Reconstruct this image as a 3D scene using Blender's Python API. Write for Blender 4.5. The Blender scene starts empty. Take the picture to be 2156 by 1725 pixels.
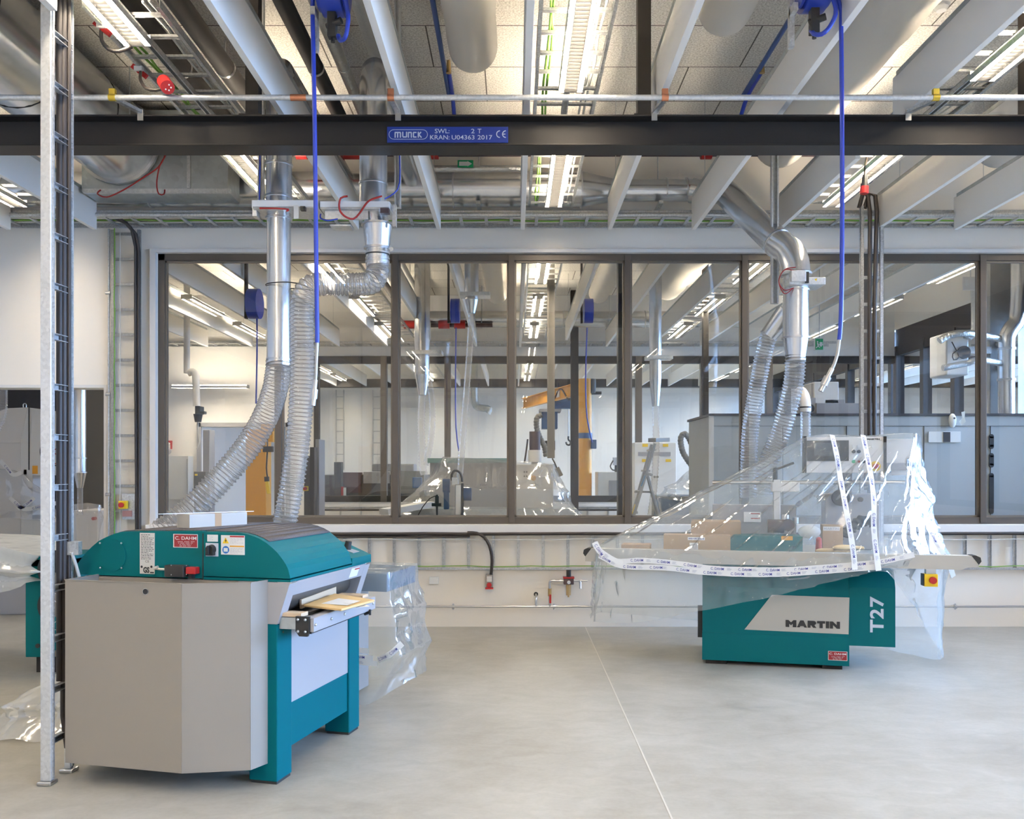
import bpy, math, random
from mathutils import Vector, Matrix, noise
R = math.radians
sc = bpy.context.scene
col = sc.collection
# ---------------------------------------------------------------- camera, world, exposure
F, CX, CY, CH = 1850.0, 1083.0, 990.0, 1.6
cd = bpy.data.cameras.new('camera'); cam = bpy.data.objects.new('camera', cd); col.objects.link(cam)
cam.location = (0, 0, CH); cam.rotation_euler = (R(90), 0, 0)
cd.sensor_width = 36; cd.sensor_fit = 'HORIZONTAL'; cd.lens = 36 * F / 2156
cd.shift_x = -(CX - 1078) / 2156; cd.shift_y = (CY - 862.5) / 2156
cd.clip_start = 0.05; cd.clip_end = 200
sc.camera = cam
w = bpy.data.worlds.new('sky'); sc.world = w; w.use_nodes = True
bg = w.node_tree.nodes['Background']; bg.inputs[0].default_value = (0.38, 0.58, 1.0, 1); bg.inputs[1].default_value = 11.5
sc.view_settings.view_transform = 'Standard'; sc.view_settings.look = 'None'
sc.view_settings.exposure = 1.5; sc.view_settings.gamma = 1.0; sc.view_settings.use_curve_mapping = False
sc.cycles.transparent_max_bounces = 24; sc.cycles.max_bounces = 8; sc.cycles.diffuse_bounces = 5
sc.cycles.glossy_bounces = 4; sc.cycles.transmission_bounces = 6
sc.cycles.caustics_reflective = False; sc.cycles.caustics_refractive = False
sc.cycles.sample_clamp_indirect = 4.0
# extents of the three halls in a row, seen through one another
YW, Y2, Y3 = 8.97, 17.1, 25.2
XL, XR, YB, ZC = -7.6, 7.4, -5.0, 5.0
# openings through which the sky lights the halls
def portal(y0, y1):
    l = bpy.data.lights.new('daylight_opening', 'AREA'); l.shape = 'RECTANGLE'; l.size = y1-y0; l.size_y = 2.8; l.cycles.is_portal = True
    o = bpy.data.objects.new('daylight_opening', l); col.objects.link(o); o.location = (XR+.32, (y0+y1)/2, 2.42); o.rotation_euler = (R(90), 0, R(90))
portal(-4.2, 8.2); portal(9.8, 16.6); portal(17.8, 24.6)
def at(px, py, Y): return Vector(((px - CX) * Y / F, Y, CH + (CY - py) * Y / F))
# ---------------------------------------------------------------- mesh builder
WM = {}
def wm(o): return WM.get(o.name, Matrix.Identity(4))
class MB:
    def __init__(s, M=None): s.v = []; s.f = []; s.s = []; s.m = []; s.M = M or Matrix.Identity(4); s.mi = 0
    def add(s, vs, fs, sm=False, T=None):
        b = len(s.v); X = s.M @ T if T is not None else s.M
        s.v += [X @ Vector(q) for q in vs]
        for f in fs: s.f.append([b + i for i in f]); s.s.append(sm); s.m.append(s.mi)
        return s
    def box(s, a, b, T=None):
        x0, y0, z0 = a; x1, y1, z1 = b
        if x0 > x1: x0, x1 = x1, x0
        if y0 > y1: y0, y1 = y1, y0
        if z0 > z1: z0, z1 = z1, z0
        return s.add([(x0,y0,z0),(x1,y0,z0),(x1,y1,z0),(x0,y1,z0),(x0,y0,z1),(x1,y0,z1),(x1,y1,z1),(x0,y1,z1)],
              [(0,3,2,1),(4,5,6,7),(0,1,5,4),(1,2,6,5),(2,3,7,6),(3,0,4,7)], False, T)
    def cbox(s, c, d, T=None): return s.box([c[i]-d[i]/2 for i in range(3)], [c[i]+d[i]/2 for i in range(3)], T)
    def bar(s, p, q, wd, ht, up=(0,0,1)):
        p = Vector(p); q = Vector(q); d = (q-p).normalized(); u = Vector(up)
        if abs(d.dot(u)) > .98: u = Vector((0,1,0))
        r = d.cross(u).normalized(); u = r.cross(d)
        vs = [e + r*(wd/2*a) + u*(ht/2*b) for e in (p,q) for a,b in ((-1,-1),(1,-1),(1,1),(-1,1))]
        return s.add(vs, [(0,3,2,1),(4,5,6,7),(0,1,5,4),(1,2,6,5),(2,3,7,6),(3,0,4,7)])
    def channel(s, p, q, wd, ht, t=.003, up=(0,0,1)):
        "open C profile, the mouth towards up"
        p = Vector(p); q = Vector(q); d = (q-p).normalized(); u = Vector(up)
        if abs(d.dot(u)) > .98: u = Vector((0,1,0))
        r = d.cross(u).normalized(); u = r.cross(d)
        s.bar(p - u*(ht/2-t/2), q - u*(ht/2-t/2), wd, t, u)
        s.bar(p - r*(wd/2-t/2), q - r*(wd/2-t/2), t, ht, u); s.bar(p + r*(wd/2-t/2), q + r*(wd/2-t/2), t, ht, u)
        l = wd*.22
        s.bar(p - r*(wd/2-l/2) + u*(ht/2), q - r*(wd/2-l/2) + u*(ht/2), l, t, u); s.bar(p + r*(wd/2-l/2) + u*(ht/2), q + r*(wd/2-l/2) + u*(ht/2), l, t, u)
        return s
    def cyl(s, p, q, r0, r1=None, n=20, caps=True):
        p = Vector(p); q = Vector(q); r1 = r0 if r1 is None else r1; d = (q-p).normalized()
        u = d.orthogonal().normalized(); w_ = d.cross(u); A = []; B = []
        for i in range(n):
            a = 2*math.pi*i/n; k = u*math.cos(a) + w_*math.sin(a); A.append(p + k*r0); B.append(q + k*r1)
        s.add(A+B, [(i, (i+1)%n, n+(i+1)%n, n+i) for i in range(n)], True)
        if caps: s.add(A, [tuple(reversed(range(n)))]); s.add(B, [tuple(range(n))])
        return s
    def tube(s, pts, r, n=10, caps=True, rad=None):
        pts = [Vector(p) for p in pts]; L = len(pts); T = []
        for i in range(L): T.append((pts[min(i+1,L-1)] - pts[max(i-1,0)]).normalized())
        u = T[0].orthogonal().normalized(); vs = []
        for i in range(L):
            u = (u - T[i]*u.dot(T[i])).normalized(); w_ = T[i].cross(u); rr = rad[i] if rad else r
            for k in range(n):
                a = 2*math.pi*k/n; vs.append(pts[i] + (u*math.cos(a) + w_*math.sin(a))*rr)
        s.add(vs, [(i*n+k, i*n+(k+1)%n, (i+1)*n+(k+1)%n, (i+1)*n+k) for i in range(L-1) for k in range(n)], True)
        if caps: s.add(vs[:n], [tuple(reversed(range(n)))]); s.add(vs[-n:], [tuple(range(n))])
        return s
    def sphere(s, c, r, n=12, m=8, sc_=(1,1,1)):
        c = Vector(c); vs = []
        for j in range(m+1):
            t = math.pi*j/m
            for i in range(n):
                a = 2*math.pi*i/n; vs.append(c + Vector((math.sin(t)*math.cos(a)*r*sc_[0], math.sin(t)*math.sin(a)*r*sc_[1], math.cos(t)*r*sc_[2])))
        return s.add(vs, [(j*n+i, (j+1)*n+i, (j+1)*n+(i+1)%n, j*n+(i+1)%n) for j in range(m) for i in range(n)], True)
    def prism(s, poly, a, b, ax=1, sm=False):
        "poly: 2-D outline in the plane normal to axis ax, pushed from a to b"
        n = len(poly)
        def P(q, t): return (t, q[0], q[1]) if ax == 0 else ((q[0], t, q[1]) if ax == 1 else (q[0], q[1], t))
        A = [P(q, a) for q in poly]; B = [P(q, b) for q in poly]
        s.add(A+B, [(i, (i+1)%n, n+(i+1)%n, n+i) for i in range(n)], sm)
        s.add(A, [tuple(reversed(range(n)))]); s.add(B, [tuple(range(n))]); return s
    def quad(s, *p): return s.add(p, [tuple(range(len(p)))])
    def build(s, name, mats, parent=None, bevel=0, world=True, thick=0):
        me = bpy.data.meshes.new(name); vs = s.v
        if parent is not None and world:
            I = wm(parent).inverted(); vs = [I @ q for q in vs]
        me.from_pydata([tuple(q) for q in vs], [], s.f)
        me.polygons.foreach_set('use_smooth', s.s)
        if not isinstance(mats, (list, tuple)): mats = [mats]
        for m_ in mats: me.materials.append(m_)
        if len(mats) > 1: me.polygons.foreach_set('material_index', s.m)
        me.update(); me.validate()
        o = bpy.data.objects.new(name, me); col.objects.link(o)
        if parent is not None: o.parent = parent; WM[o.name] = wm(parent)
        if bevel:
            b = o.modifiers.new('bevel', 'BEVEL'); b.width = bevel; b.segments = 2; b.limit_method = 'ANGLE'; b.angle_limit = R(40)
        if thick:
            b = o.modifiers.new('thick', 'SOLIDIFY'); b.thickness = thick; b.offset = 0
        return o
def tag(o, label=None, cat=None, group=None, kind=None):
    if label: o['label'] = label
    if cat: o['category'] = cat
    if group: o['group'] = group
    if kind: o['kind'] = kind
    return o
def empty(name, loc=(0,0,0), rz=0.0):
    o = bpy.data.objects.new(name, None); col.objects.link(o); o.location = loc; o.rotation_euler = (0,0,rz); o.empty_display_size = .1
    WM[o.name] = Matrix.Translation(Vector(loc)) @ Matrix.Rotation(rz, 4, 'Z'); return o
def thing(name, loc, label, cat, group=None, rz=0.0): return tag(empty(name, loc, rz), label, cat, group)
def kids(o): return [c for c in bpy.data.objects if c.parent == o]
def copy_tree(o, loc=None, label=None, parent=None, _k=None):
    c = o.copy(); col.objects.link(c); c.parent = parent
    if loc is not None: c.location = loc
    if label: c['label'] = label
    for ch in kids(o): copy_tree(ch, parent=c)
    return c
def struct(mb, name, m, bevel=0, thick=0): return tag(mb.build(name, m, bevel=bevel, thick=thick), kind='structure')
# ---------------------------------------------------------------- text as mesh
_TX = {}
def text_geo(s_, off=0.0, sp=1.0):
    k = (s_, off, sp)
    if k not in _TX:
        cu = bpy.data.curves.new('t', 'FONT'); cu.body = s_; cu.size = 1; cu.offset = off; cu.resolution_u = 3; cu.space_character = sp
        cu.align_x = 'CENTER'; cu.align_y = 'CENTER'
        ob = bpy.data.objects.new('t', cu); col.objects.link(ob); bpy.context.view_layer.update()
        me = bpy.data.meshes.new_from_object(ob.evaluated_get(bpy.context.evaluated_depsgraph_get()))
        vs = [v.co.copy() for v in me.vertices]; fs = [tuple(p.vertices) for p in me.polygons]
        xs = [v.x for v in vs]; ys = [v.y for v in vs]; cx = (min(xs)+max(xs))/2; cy = (min(ys)+max(ys))/2
        W_ = max(xs)-min(xs); H_ = max(ys)-min(ys)
        _TX[k] = ([Vector(((v.x-cx)/W_, (v.y-cy)/H_, 0)) for v in vs], fs, W_/H_)
        bpy.data.objects.remove(ob); bpy.data.curves.remove(cu); bpy.data.meshes.remove(me)
    return _TX[k]
def put_text(mb, s_, c, right, up, width=None, height=None, off=0.0, sp=1.0):
    "flat lettering centred on c, right and up are unit vectors"
    vs, fs, asp = text_geo(s_, off, sp); right = Vector(right).normalized(); up = Vector(up).normalized(); c = Vector(c)
    if width is None: width = height*asp
    if height is None: height = width/asp
    mb.add([c + right*(v.x*width) + up*(v.y*height) for v in vs], fs)
# ---------------------------------------------------------------- materials
def _new(name):
    m = bpy.data.materials.new(name); m.use_nodes = True; nt = m.node_tree; return m, nt, nt.nodes['Principled BSDF']
def L(nt, a, b): nt.links.new(a, b)
def pm(name, c, rough=.5, metal=0.0, bump=0.0, bs=60, var=0.0, vs=4, spec=None, coat=0, aniso=None):
    m, nt, p = _new(name); p.inputs['Base Color'].default_value = (*c, 1); p.inputs['Roughness'].default_value = rough; p.inputs['Metallic'].default_value = metal
    if spec is not None: p.inputs['Specular IOR Level'].default_value = spec
    if coat: p.inputs['Coat Weight'].default_value = coat
    tc = nt.nodes.new('ShaderNodeTexCoord')
    if bump:
        n = nt.nodes.new('ShaderNodeTexNoise'); n.inputs['Scale'].default_value = bs; L(nt, tc.outputs['Object'], n.inputs['Vector'])
        b = nt.nodes.new('ShaderNodeBump'); b.inputs['Strength'].default_value = bump; b.inputs['Distance'].default_value = .01
        L(nt, n.outputs['Fac'], b.inputs['Height']); L(nt, b.outputs['Normal'], p.inputs['Normal'])
    if var:
        n = nt.nodes.new('ShaderNodeTexNoise'); n.inputs['Scale'].default_value = vs; n.inputs['Detail'].default_value = 6; L(nt, tc.outputs['Object'], n.inputs['Vector'])
        r = nt.nodes.new('ShaderNodeValToRGB'); e = r.color_ramp.elements; e[0].position = .3; e[1].position = .7
        e[0].color = (*[max(0, k*(1-var)) for k in c], 1); e[1].color = (*[min(1, k*(1+var)) for k in c], 1)
        L(nt, n.outputs['Fac'], r.inputs['Fac']); L(nt, r.outputs['Color'], p.inputs['Base Color'])
    return m
def emat(name, c, e):
    m, nt, p = _new(name); p.inputs['Base Color'].default_value = (*c, 1); p.inputs['Emission Color'].default_value = (*c, 1); p.inputs['Emission Strength'].default_value = e; return m
def galv(name, c=(.60,.61,.61), rough=.38, sc_=90, metal=.9, var=.25):
    m, nt, p = _new(name); p.inputs['Metallic'].default_value = metal
    tc = nt.nodes.new('ShaderNodeTexCoord'); v = nt.nodes.new('ShaderNodeTexVoronoi'); v.inputs['Scale'].default_value = sc_; L(nt, tc.outputs['Object'], v.inputs['Vector'])
    n = nt.nodes.new('ShaderNodeTexNoise'); n.inputs['Scale'].default_value = 3; L(nt, tc.outputs['Object'], n.inputs['Vector'])
    mx = nt.nodes.new('ShaderNodeMix'); mx.data_type = 'FLOAT'; mx.inputs[0].default_value = .5
    L(nt, v.outputs['Color'], mx.inputs[2]); L(nt, n.outputs['Fac'], mx.inputs[3])
    r = nt.nodes.new('ShaderNodeValToRGB'); e = r.color_ramp.elements; e[0].position = .2; e[1].position = .8
    e[0].color = (*[k*(1-var) for k in c], 1); e[1].color = (*[min(1,k*(1+var)) for k in c], 1)
    L(nt, mx.outputs[0], r.inputs['Fac']); L(nt, r.outputs['Color'], p.inputs['Base Color'])
    p.inputs['Roughness'].default_value = rough; return m
def brick_ceiling(name):
    m, nt, p = _new(name); tc = nt.nodes.new('ShaderNodeTexCoord')
    b = nt.nodes.new('ShaderNodeTexBrick'); b.inputs['Scale'].default_value = 1; b.inputs['Brick Width'].default_value = .86; b.inputs['Row Height'].default_value = .69
    b.inputs['Mortar Size'].default_value = .006; b.inputs['Color1'].default_value = (.90,.86,.79,1); b.inputs['Color2'].default_value = (.85,.81,.74,1); b.inputs['Mortar'].default_value = (.16,.14,.12,1)
    mp = nt.nodes.new('ShaderNodeMapping'); mp.inputs['Location'].default_value = (.25,.18,0)
    L(nt, tc.outputs['Object'], mp.inputs['Vector']); L(nt, mp.outputs['Vector'], b.inputs['Vector'])
    n = nt.nodes.new('ShaderNodeTexNoise'); n.inputs['Scale'].default_value = 70; n.inputs['Detail'].default_value = 3; L(nt, tc.outputs['Object'], n.inputs['Vector'])
    mx = nt.nodes.new('ShaderNodeMix'); mx.data_type = 'RGBA'; mx.blend_type = 'MULTIPLY'; mx.inputs[0].default_value = .9
    r = nt.nodes.new('ShaderNodeValToRGB'); e = r.color_ramp.elements; e[0].position = .35; e[1].position = .6; e[0].color = (.62,.60,.57,1); e[1].color = (1,1,1,1)
    L(nt, n.outputs['Fac'], r.inputs['Fac']); L(nt, b.outputs['Color'], mx.inputs[6]); L(nt, r.outputs['Color'], mx.inputs[7]); L(nt, mx.outputs[2], p.inputs['Base Color'])
    bu = nt.nodes.new('ShaderNodeBump'); bu.inputs['Strength'].default_value = .4; bu.inputs['Distance'].default_value = .01; L(nt, n.outputs['Fac'], bu.inputs['Height']); L(nt, bu.outputs['Normal'], p.inputs['Normal'])
    p.inputs['Roughness'].default_value = .95; return m
def concrete_floor(name):
    m, nt, p = _new(name); tc = nt.nodes.new('ShaderNodeTexCoord')
    def nz(s_, d, dist=0, sc3=(1,1,1)):
        mp = nt.nodes.new('ShaderNodeMapping'); mp.inputs['Scale'].default_value = sc3; L(nt, tc.outputs['Object'], mp.inputs['Vector'])
        n = nt.nodes.new('ShaderNodeTexNoise'); n.inputs['Scale'].default_value = s_; n.inputs['Detail'].default_value = d; n.inputs['Distortion'].default_value = dist; L(nt, mp.outputs['Vector'], n.inputs['Vector']); return n
    a = nz(1.1, 8, .6); b = nz(5, 8, .8, (1,1.6,1)); c = nz(40, 4)
    r = nt.nodes.new('ShaderNodeValToRGB'); e = r.color_ramp.elements; e[0].position = .3; e[1].position = .7; e[0].color = (.27,.255,.215,1); e[1].color = (.46,.45,.405,1)
    m1 = nt.nodes.new('ShaderNodeMix'); m1.data_type = 'FLOAT'; m1.inputs[0].default_value = .45; L(nt, a.outputs['Fac'], m1.inputs[2]); L(nt, b.outputs['Fac'], m1.inputs[3])
    m2 = nt.nodes.new('ShaderNodeMix'); m2.data_type = 'FLOAT'; m2.inputs[0].default_value = .12; L(nt, m1.outputs[0], m2.inputs[2]); L(nt, c.outputs['Fac'], m2.inputs[3])
    L(nt, m2.outputs[0], r.inputs['Fac']); L(nt, r.outputs['Color'], p.inputs['Base Color'])
    rr = nt.nodes.new('ShaderNodeMapRange'); rr.inputs['To Min'].default_value = .34; rr.inputs['To Max'].default_value = .58; L(nt, b.outputs['Fac'], rr.inputs['Value']); L(nt, rr.outputs[0], p.inputs['Roughness'])
    p.inputs['Specular IOR Level'].default_value = .35
    return m
def thin_glass(name, tint=(.93,.96,.95), refl=.07):
    m = bpy.data.materials.new(name); m.use_nodes = True; nt = m.node_tree; nt.nodes.clear()
    o = nt.nodes.new('ShaderNodeOutputMaterial'); t = nt.nodes.new('ShaderNodeBsdfTransparent'); t.inputs[0].default_value = (*tint, 1)
    g = nt.nodes.new('ShaderNodeBsdfGlossy'); g.inputs['Roughness'].default_value = .0
    lw = nt.nodes.new('ShaderNodeFresnel'); lw.inputs[0].default_value = 1.5
    ml = nt.nodes.new('ShaderNodeMath'); ml.operation = 'MULTIPLY_ADD'; ml.inputs[1].default_value = 1.0; ml.inputs[2].default_value = refl*.5; ml.use_clamp = True
    mx = nt.nodes.new('ShaderNodeMixShader'); L(nt, lw.outputs[0], ml.inputs[0]); L(nt, ml.outputs[0], mx.inputs[0]); L(nt, t.outputs[0], mx.inputs[1]); L(nt, g.outputs[0], mx.inputs[2]); L(nt, mx.outputs[0], o.inputs[0]); return m
def film(name, clear=.72, tint=(.97,.99,1), body=(.80,.86,.90), rough=.12, bs=9, bstr=.6, trans=.5, fk=.8, f0=.0):
    "clear polythene: see-through, shiny, a little milky"
    m = bpy.data.materials.new(name); m.use_nodes = True; nt = m.node_tree; nt.nodes.clear(); N = nt.nodes.new
    o = N('ShaderNodeOutputMaterial'); t = N('ShaderNodeBsdfTransparent'); t.inputs[0].default_value = (*tint, 1)
    d = N('ShaderNodeBsdfDiffuse'); d.inputs[0].default_value = (*body, 1); tr = N('ShaderNodeBsdfTranslucent'); tr.inputs[0].default_value = (*body, 1)
    g = N('ShaderNodeBsdfGlossy'); g.inputs['Roughness'].default_value = rough
    tc = N('ShaderNodeTexCoord'); mp = N('ShaderNodeMapping'); mp.inputs['Scale'].default_value = (1,1,.45); L(nt, tc.outputs['Object'], mp.inputs['Vector'])
    n = N('ShaderNodeTexNoise'); n.inputs['Scale'].default_value = bs; n.inputs['Detail'].default_value = 2; n.inputs['Distortion'].default_value = 1.6; L(nt, mp.outputs['Vector'], n.inputs['Vector'])
    b = N('ShaderNodeBump'); b.inputs['Strength'].default_value = bstr; b.inputs['Distance'].default_value = .05; L(nt, n.outputs['Fac'], b.inputs['Height']); L(nt, b.outputs['Normal'], g.inputs['Normal'])
    m1 = N('ShaderNodeMixShader'); m1.inputs[0].default_value = trans; L(nt, d.outputs[0], m1.inputs[1]); L(nt, tr.outputs[0], m1.inputs[2])
    m2 = N('ShaderNodeMixShader'); m2.inputs[0].default_value = 1-clear; L(nt, t.outputs[0], m2.inputs[1]); L(nt, m1.outputs[0], m2.inputs[2])
    fr = N('ShaderNodeFresnel'); fr.inputs[0].default_value = 1.55; L(nt, b.outputs['Normal'], fr.inputs['Normal'])
    ma = N('ShaderNodeMath'); ma.operation = 'MULTIPLY_ADD'; ma.inputs[1].default_value = fk; ma.inputs[2].default_value = f0; ma.use_clamp = True; L(nt, fr.outputs[0], ma.inputs[0])
    m3 = N('ShaderNodeMixShader'); L(nt, ma.outputs[0], m3.inputs[0]); L(nt, m2.outputs[0], m3.inputs[1]); L(nt, g.outputs[0], m3.inputs[2]); L(nt, m3.outputs[0], o.inputs[0]); return m
M = dict(
 wall=pm('plaster_wall', (.92,.86,.77), .85, bump=.05, bs=200), wallw=pm('white_wall', (.88,.86,.83), .8),
 sill=pm('sill_paint', (.78,.76,.73), .5), floor=concrete_floor('concrete_floor'), ceil=brick_ceiling('wood_wool_boards'), joint=pm('floor_joint', (.55,.53,.47), .7),
 baffle=pm('white_baffle', (.93,.90,.85), .7, bump=.03, bs=300), galv=galv('galvanised_steel', (.58,.59,.59), .42, 90, .75), galv2=galv('zinc_post', (.72,.73,.73), .42, 70, .75, .13), duct=galv('spiral_duct_steel', (.72,.73,.74), .24, 12, .9, .05),
 ductd=galv('duct_sheet', (.52,.56,.57), .4, 20, .75, .12), steel=pm('bright_steel', (.62,.62,.62), .28, 1.0), dark=pm('dark_steel_paint', (.024,.021,.019), .5, spec=.3), bronze=pm('bronze_frame', (.105,.09,.075), .42, .3), bronzel=pm('bronze_stop', (.19,.165,.135), .4, .3),
 teal=pm('teal_paint', (.0,.125,.142), .5, bump=.06, bs=500, spec=.15), teal_daylit=pm('teal_with_daylight', (.0,.115,.145), .6, spec=.08), grey=pm('warm_grey_paint', (.275,.25,.218), .5, bump=.04, bs=500), galvd=galv('dull_zinc', (.36,.365,.36), .5, 90, .6), cartonw=pm('carton_white', (.50,.485,.44), .7), grey_lit=pm('warm_grey_lit', (.47,.45,.40), .5), greyl=pm('light_grey_paint', (.36,.36,.375), .45), black=pm('black_plastic', (.018,.018,.018), .45), rubber=pm('rubber', (.03,.03,.03), .7),  # second teal has blue daylight painted in; panel grey is warm grey painted brighter-lit
 cable=pm('black_cable', (.035,.028,.025), .5), cablew=pm('white_cable', (.62,.62,.58), .5), cableg=pm('green_cable', (.18,.40,.05), .5), cabler=pm('red_cable', (.38,.02,.02), .4), blue=pm('blue_hose', (.02,.05,.42), .3), bluep=pm('blue_pipe', (.025,.07,.25), .4),
 red=pm('red_plastic', (.42,.015,.015), .4), yellow=pm('yellow_plastic', (.85,.58,.02), .4), orange=pm('crane_yellow', (.80,.38,.03), .45), white=pm('white_plastic', (.80,.80,.78), .4), sock=pm('textile_duct', (.78,.73,.66), .9, bump=.15, bs=14), foil=pm('foil_lagging', (.60,.60,.58), .30, .85, bump=.9, bs=45), blackpipe=pm('black_lagging', (.03,.027,.025), .75),
 mat_=pm('grey_grip_mat', (.16,.15,.155), .9, bump=.8, bs=400, var=.45, vs=300), glass=thin_glass('window_glass'), glassd=pm('dark_glass', (.012,.012,.02), .08), tube=emat('fluorescent_tube', (1.0,.85,.66), 60), diff=emat('lamp_reflector_glow', (1.0,.95,.88), .35), louvre=pm('bright_louvre', (.30,.30,.295), .4, .5), alu=pm('aluminium', (.45,.45,.44), .4, .7),
 film=film('clear_polythene', .78, (.99,.998,1), (.92,.99,1.0), .09, 2.6, .5, .5, .44), filmt=film('tent_polythene', .77, (.98,.99,1), (1.0,1.0,1.0), .12, 3, .2, .5, .32), filmw=film('milky_polythene', .30, (.99,.99,.96), (.95,.95,.90), .14, 4, .35, .35, .35), hose=film('clear_pvc_hose', .80, (1,.99,.975), (1.0,.985,.95), .08, 30, .05, .35, .7), rubber2=pm('grey_rubber', (.17,.165,.15), .6), hosef=film('far_pvc_hose', .77, (1,.99,.975), (.95,.93,.88), .15, 30, .05, .4, .4), roller=pm('dark_roller_steel', (.16,.14,.12), .4, .7), hosew=pm('hose_wire', (.16,.14,.12), .4, .3),
 tape=pm('white_tape', (.86,.86,.84), .35), ink=pm('blue_ink', (.03,.04,.28), .5), inkk=pm('black_ink', (.02,.02,.02), .5), inkg=pm('grey_print', (.50,.52,.58), .6), signb=pm('sign_blue', (.008,.035,.26), .35), silver=pm('silver_letters', (.62,.66,.74), .45), labelr=pm('label_red', (.30,.015,.02), .4), paper=pm('paper', (.66,.65,.61), .6), wood=pm('pale_wood', (.66,.50,.33), .6), card=pm('cardboard', (.46,.31,.18), .8), envelope=pm('manila_envelope', (.70,.49,.22), .6), plycol=pm('ply_edge', (.50,.36,.18), .7),
 copper=pm('copper_clamp', (.65,.28,.16), .3, .9), brass=pm('brass', (.60,.42,.18), .3, .9), zincy=pm('yellow_zinc', (.70,.52,.08), .3, .8), redpaint=pm('red_coupling', (.42,.015,.015), .4), greenp=pm('green_plastic', (.01,.35,.12), .4), booth=pm('booth_panel', (.46,.49,.50), .4), concrete=pm('concrete_column', (.42,.42,.41), .9, var=.12, vs=3, bump=.2, bs=30),
 facade=pm('facade_frame', (.045,.042,.045), .5), outside=pm('outside_facade', (.42,.45,.50), .8), bluem=pm('blue_motor', (.035,.09,.22), .4), bluet=pm('blue_grey_table', (.10,.16,.24), .5), brown=pm('brown_machine', (.07,.045,.05), .5), purple=pm('dark_plum', (.06,.015,.03), .4), tealt=pm('pale_teal_rail', (.18,.32,.32), .5), screen=pm('screen_glass', (.10,.11,.12), .2), pinkp=pm('faded_red_plate', (.42,.22,.20), .5))
# ================================================================ THE ROOM
struct(MB().box((XL-.3, YB-.3, -.2), (XR+14, Y3+.3, 0)), 'floor', M['floor'])
struct(MB().box((XL-.3, YB-.3, ZC), (XR+.3, Y3+.3, ZC+.2)), 'ceiling', M['ceil'])
struct(MB().box((.718, 1.0, 0), (.727, YW, .0012)), 'trim_1', M['joint'])
struct(MB().box((XL-.3, YB, 0), (XL, Y3, ZC)), 'wall_left', M['wallw'])
struct(MB().box((XL-.3, YB-.3, 0), (XR+.3, YB, ZC)), 'wall_back', M['wallw'])
struct(MB().box((XL-.3, Y3, 0), (XR+.3, Y3+.3, ZC)), 'wall_far', M['wallw'])
# partition in front of the camera: doorway at the left, long window band
xd0, xd1, zd = -6.7, -4.19, 2.44
xw0, zw0, zw1 = -3.651, 1.047, 3.816
T1 = YW + .24
mb = MB(); mb.box((XL, YW, 0), (xd0, T1, ZC)).box((xd0, YW, zd), (xd1, T1, ZC)).box((xd1, YW, 0), (xw0, T1, ZC)).box((xw0, YW, 0), (XR, T1, zw0)).box((xw0, YW, zw1), (XR, T1, ZC))
struct(mb, 'wall_front', M['wall'])
mb = MB(); mb.box((-3.71, YW-.03, zw1), (XR, YW, zw1+.035)).box((-3.71, YW-.03, zw0-.02), (-3.651, YW, zw1))
struct(mb, 'trim_2', M['sill'])
struct(MB().box((-3.74, YW-.07, .942), (XR, YW, zw0-.002)), 'trim_3', M['sill'], bevel=.004)
mb = MB(); mb.box((xd0, YW-.004, zd), (xd1+.03, YW, zd+.03)).box((xd1, YW-.004, 0), (xd1+.03, YW, zd)).box((xd1, T1-.004, 0), (xd1-.0, T1, zd))
struct(mb, 'trim_4', M['sill'])
def window_band(name, y, x0, x1, z0, z1, muls, fw=.07, mw=.062, dep=.10):
    mb = MB(); mb.box((x0, y, z1-fw), (x1, y+dep, z1)).box((x0, y, z0), (x1, y+dep, z0+fw)).box((x0, y, z0), (x0+fw, y+dep, z1))
    fr = struct(mb, name, M['bronze'], bevel=.003)
    xs = [x0+fw/2] + muls + [x1]
    for x in muls: MB().box((x-mw/2, y-.012, z0+.012), (x+mw/2, y+dep, z1-.012)).build('mullion', M['bronze'], fr, bevel=.003)
    for a, b in zip(xs[:-1], xs[1:]):
        a += mw/2; b -= mw/2 if b != x1 else 0
        if b-a < .05: continue
        s = .018; mb = MB(); mb.box((a, y+.02, z0+fw), (b, y+.05, z0+fw+s)).box((a, y+.02, z1-fw-s), (b, y+.05, z1-fw)).box((a, y+.02, z0+fw), (a+s, y+.05, z1-fw)).box((b-s, y+.02, z0+fw), (b, y+.05, z1-fw))
        mb.build('glazing_bead', M['bronzel'], fr)
        MB().quad((a+s*.5, y+.04, z0+fw), (b-s*.5, y+.04, z0+fw), (b-s*.5, y+.04, z1-fw), (a+s*.5, y+.04, z1-fw)).build('glass_pane', M['glass'], fr)
window_band('window_1', YW+.03, xw0, XR, zw0, zw1, [-2.415, -1.219, -.029, 1.160, 2.361, 3.60, 4.80])
# second partition, between middle and rear hall, dark steel frames
T2 = Y2 + .24
mb = MB(); mb.box((XL, Y2, 0), (-6.1, T2, ZC)).box((-6.1, Y2, 2.44), (-4.42, T2, ZC)).box((-4.42, Y2, 0), (-3.9, T2, ZC)).box((-3.9, Y2, 0), (XR, T2, .98)).box((-3.9, Y2, 3.816), (XR, T2, ZC))
struct(mb, 'wall_middle', M['wallw'])
mb = MB(); x0, z0, z1 = -3.9, .98, 3.816
mb.box((x0, Y2-.02, z1-.14), (XR, Y2+.1, z1)).box((x0, Y2-.02, z0), (XR, Y2+.1, z0+.12)).box((x0, Y2-.02, z0), (x0+.1, Y2+.1, z1))
fr2 = struct(mb, 'window_2', M['dark'])
mus = [-2.54, -1.30, -.06, 1.16, 2.42, 3.68, 4.96]
for x in mus: MB().box((x-.06, Y2-.03, z0), (x+.06, Y2+.1, z1)).build('mullion', M['bronze'], fr2)
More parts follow.
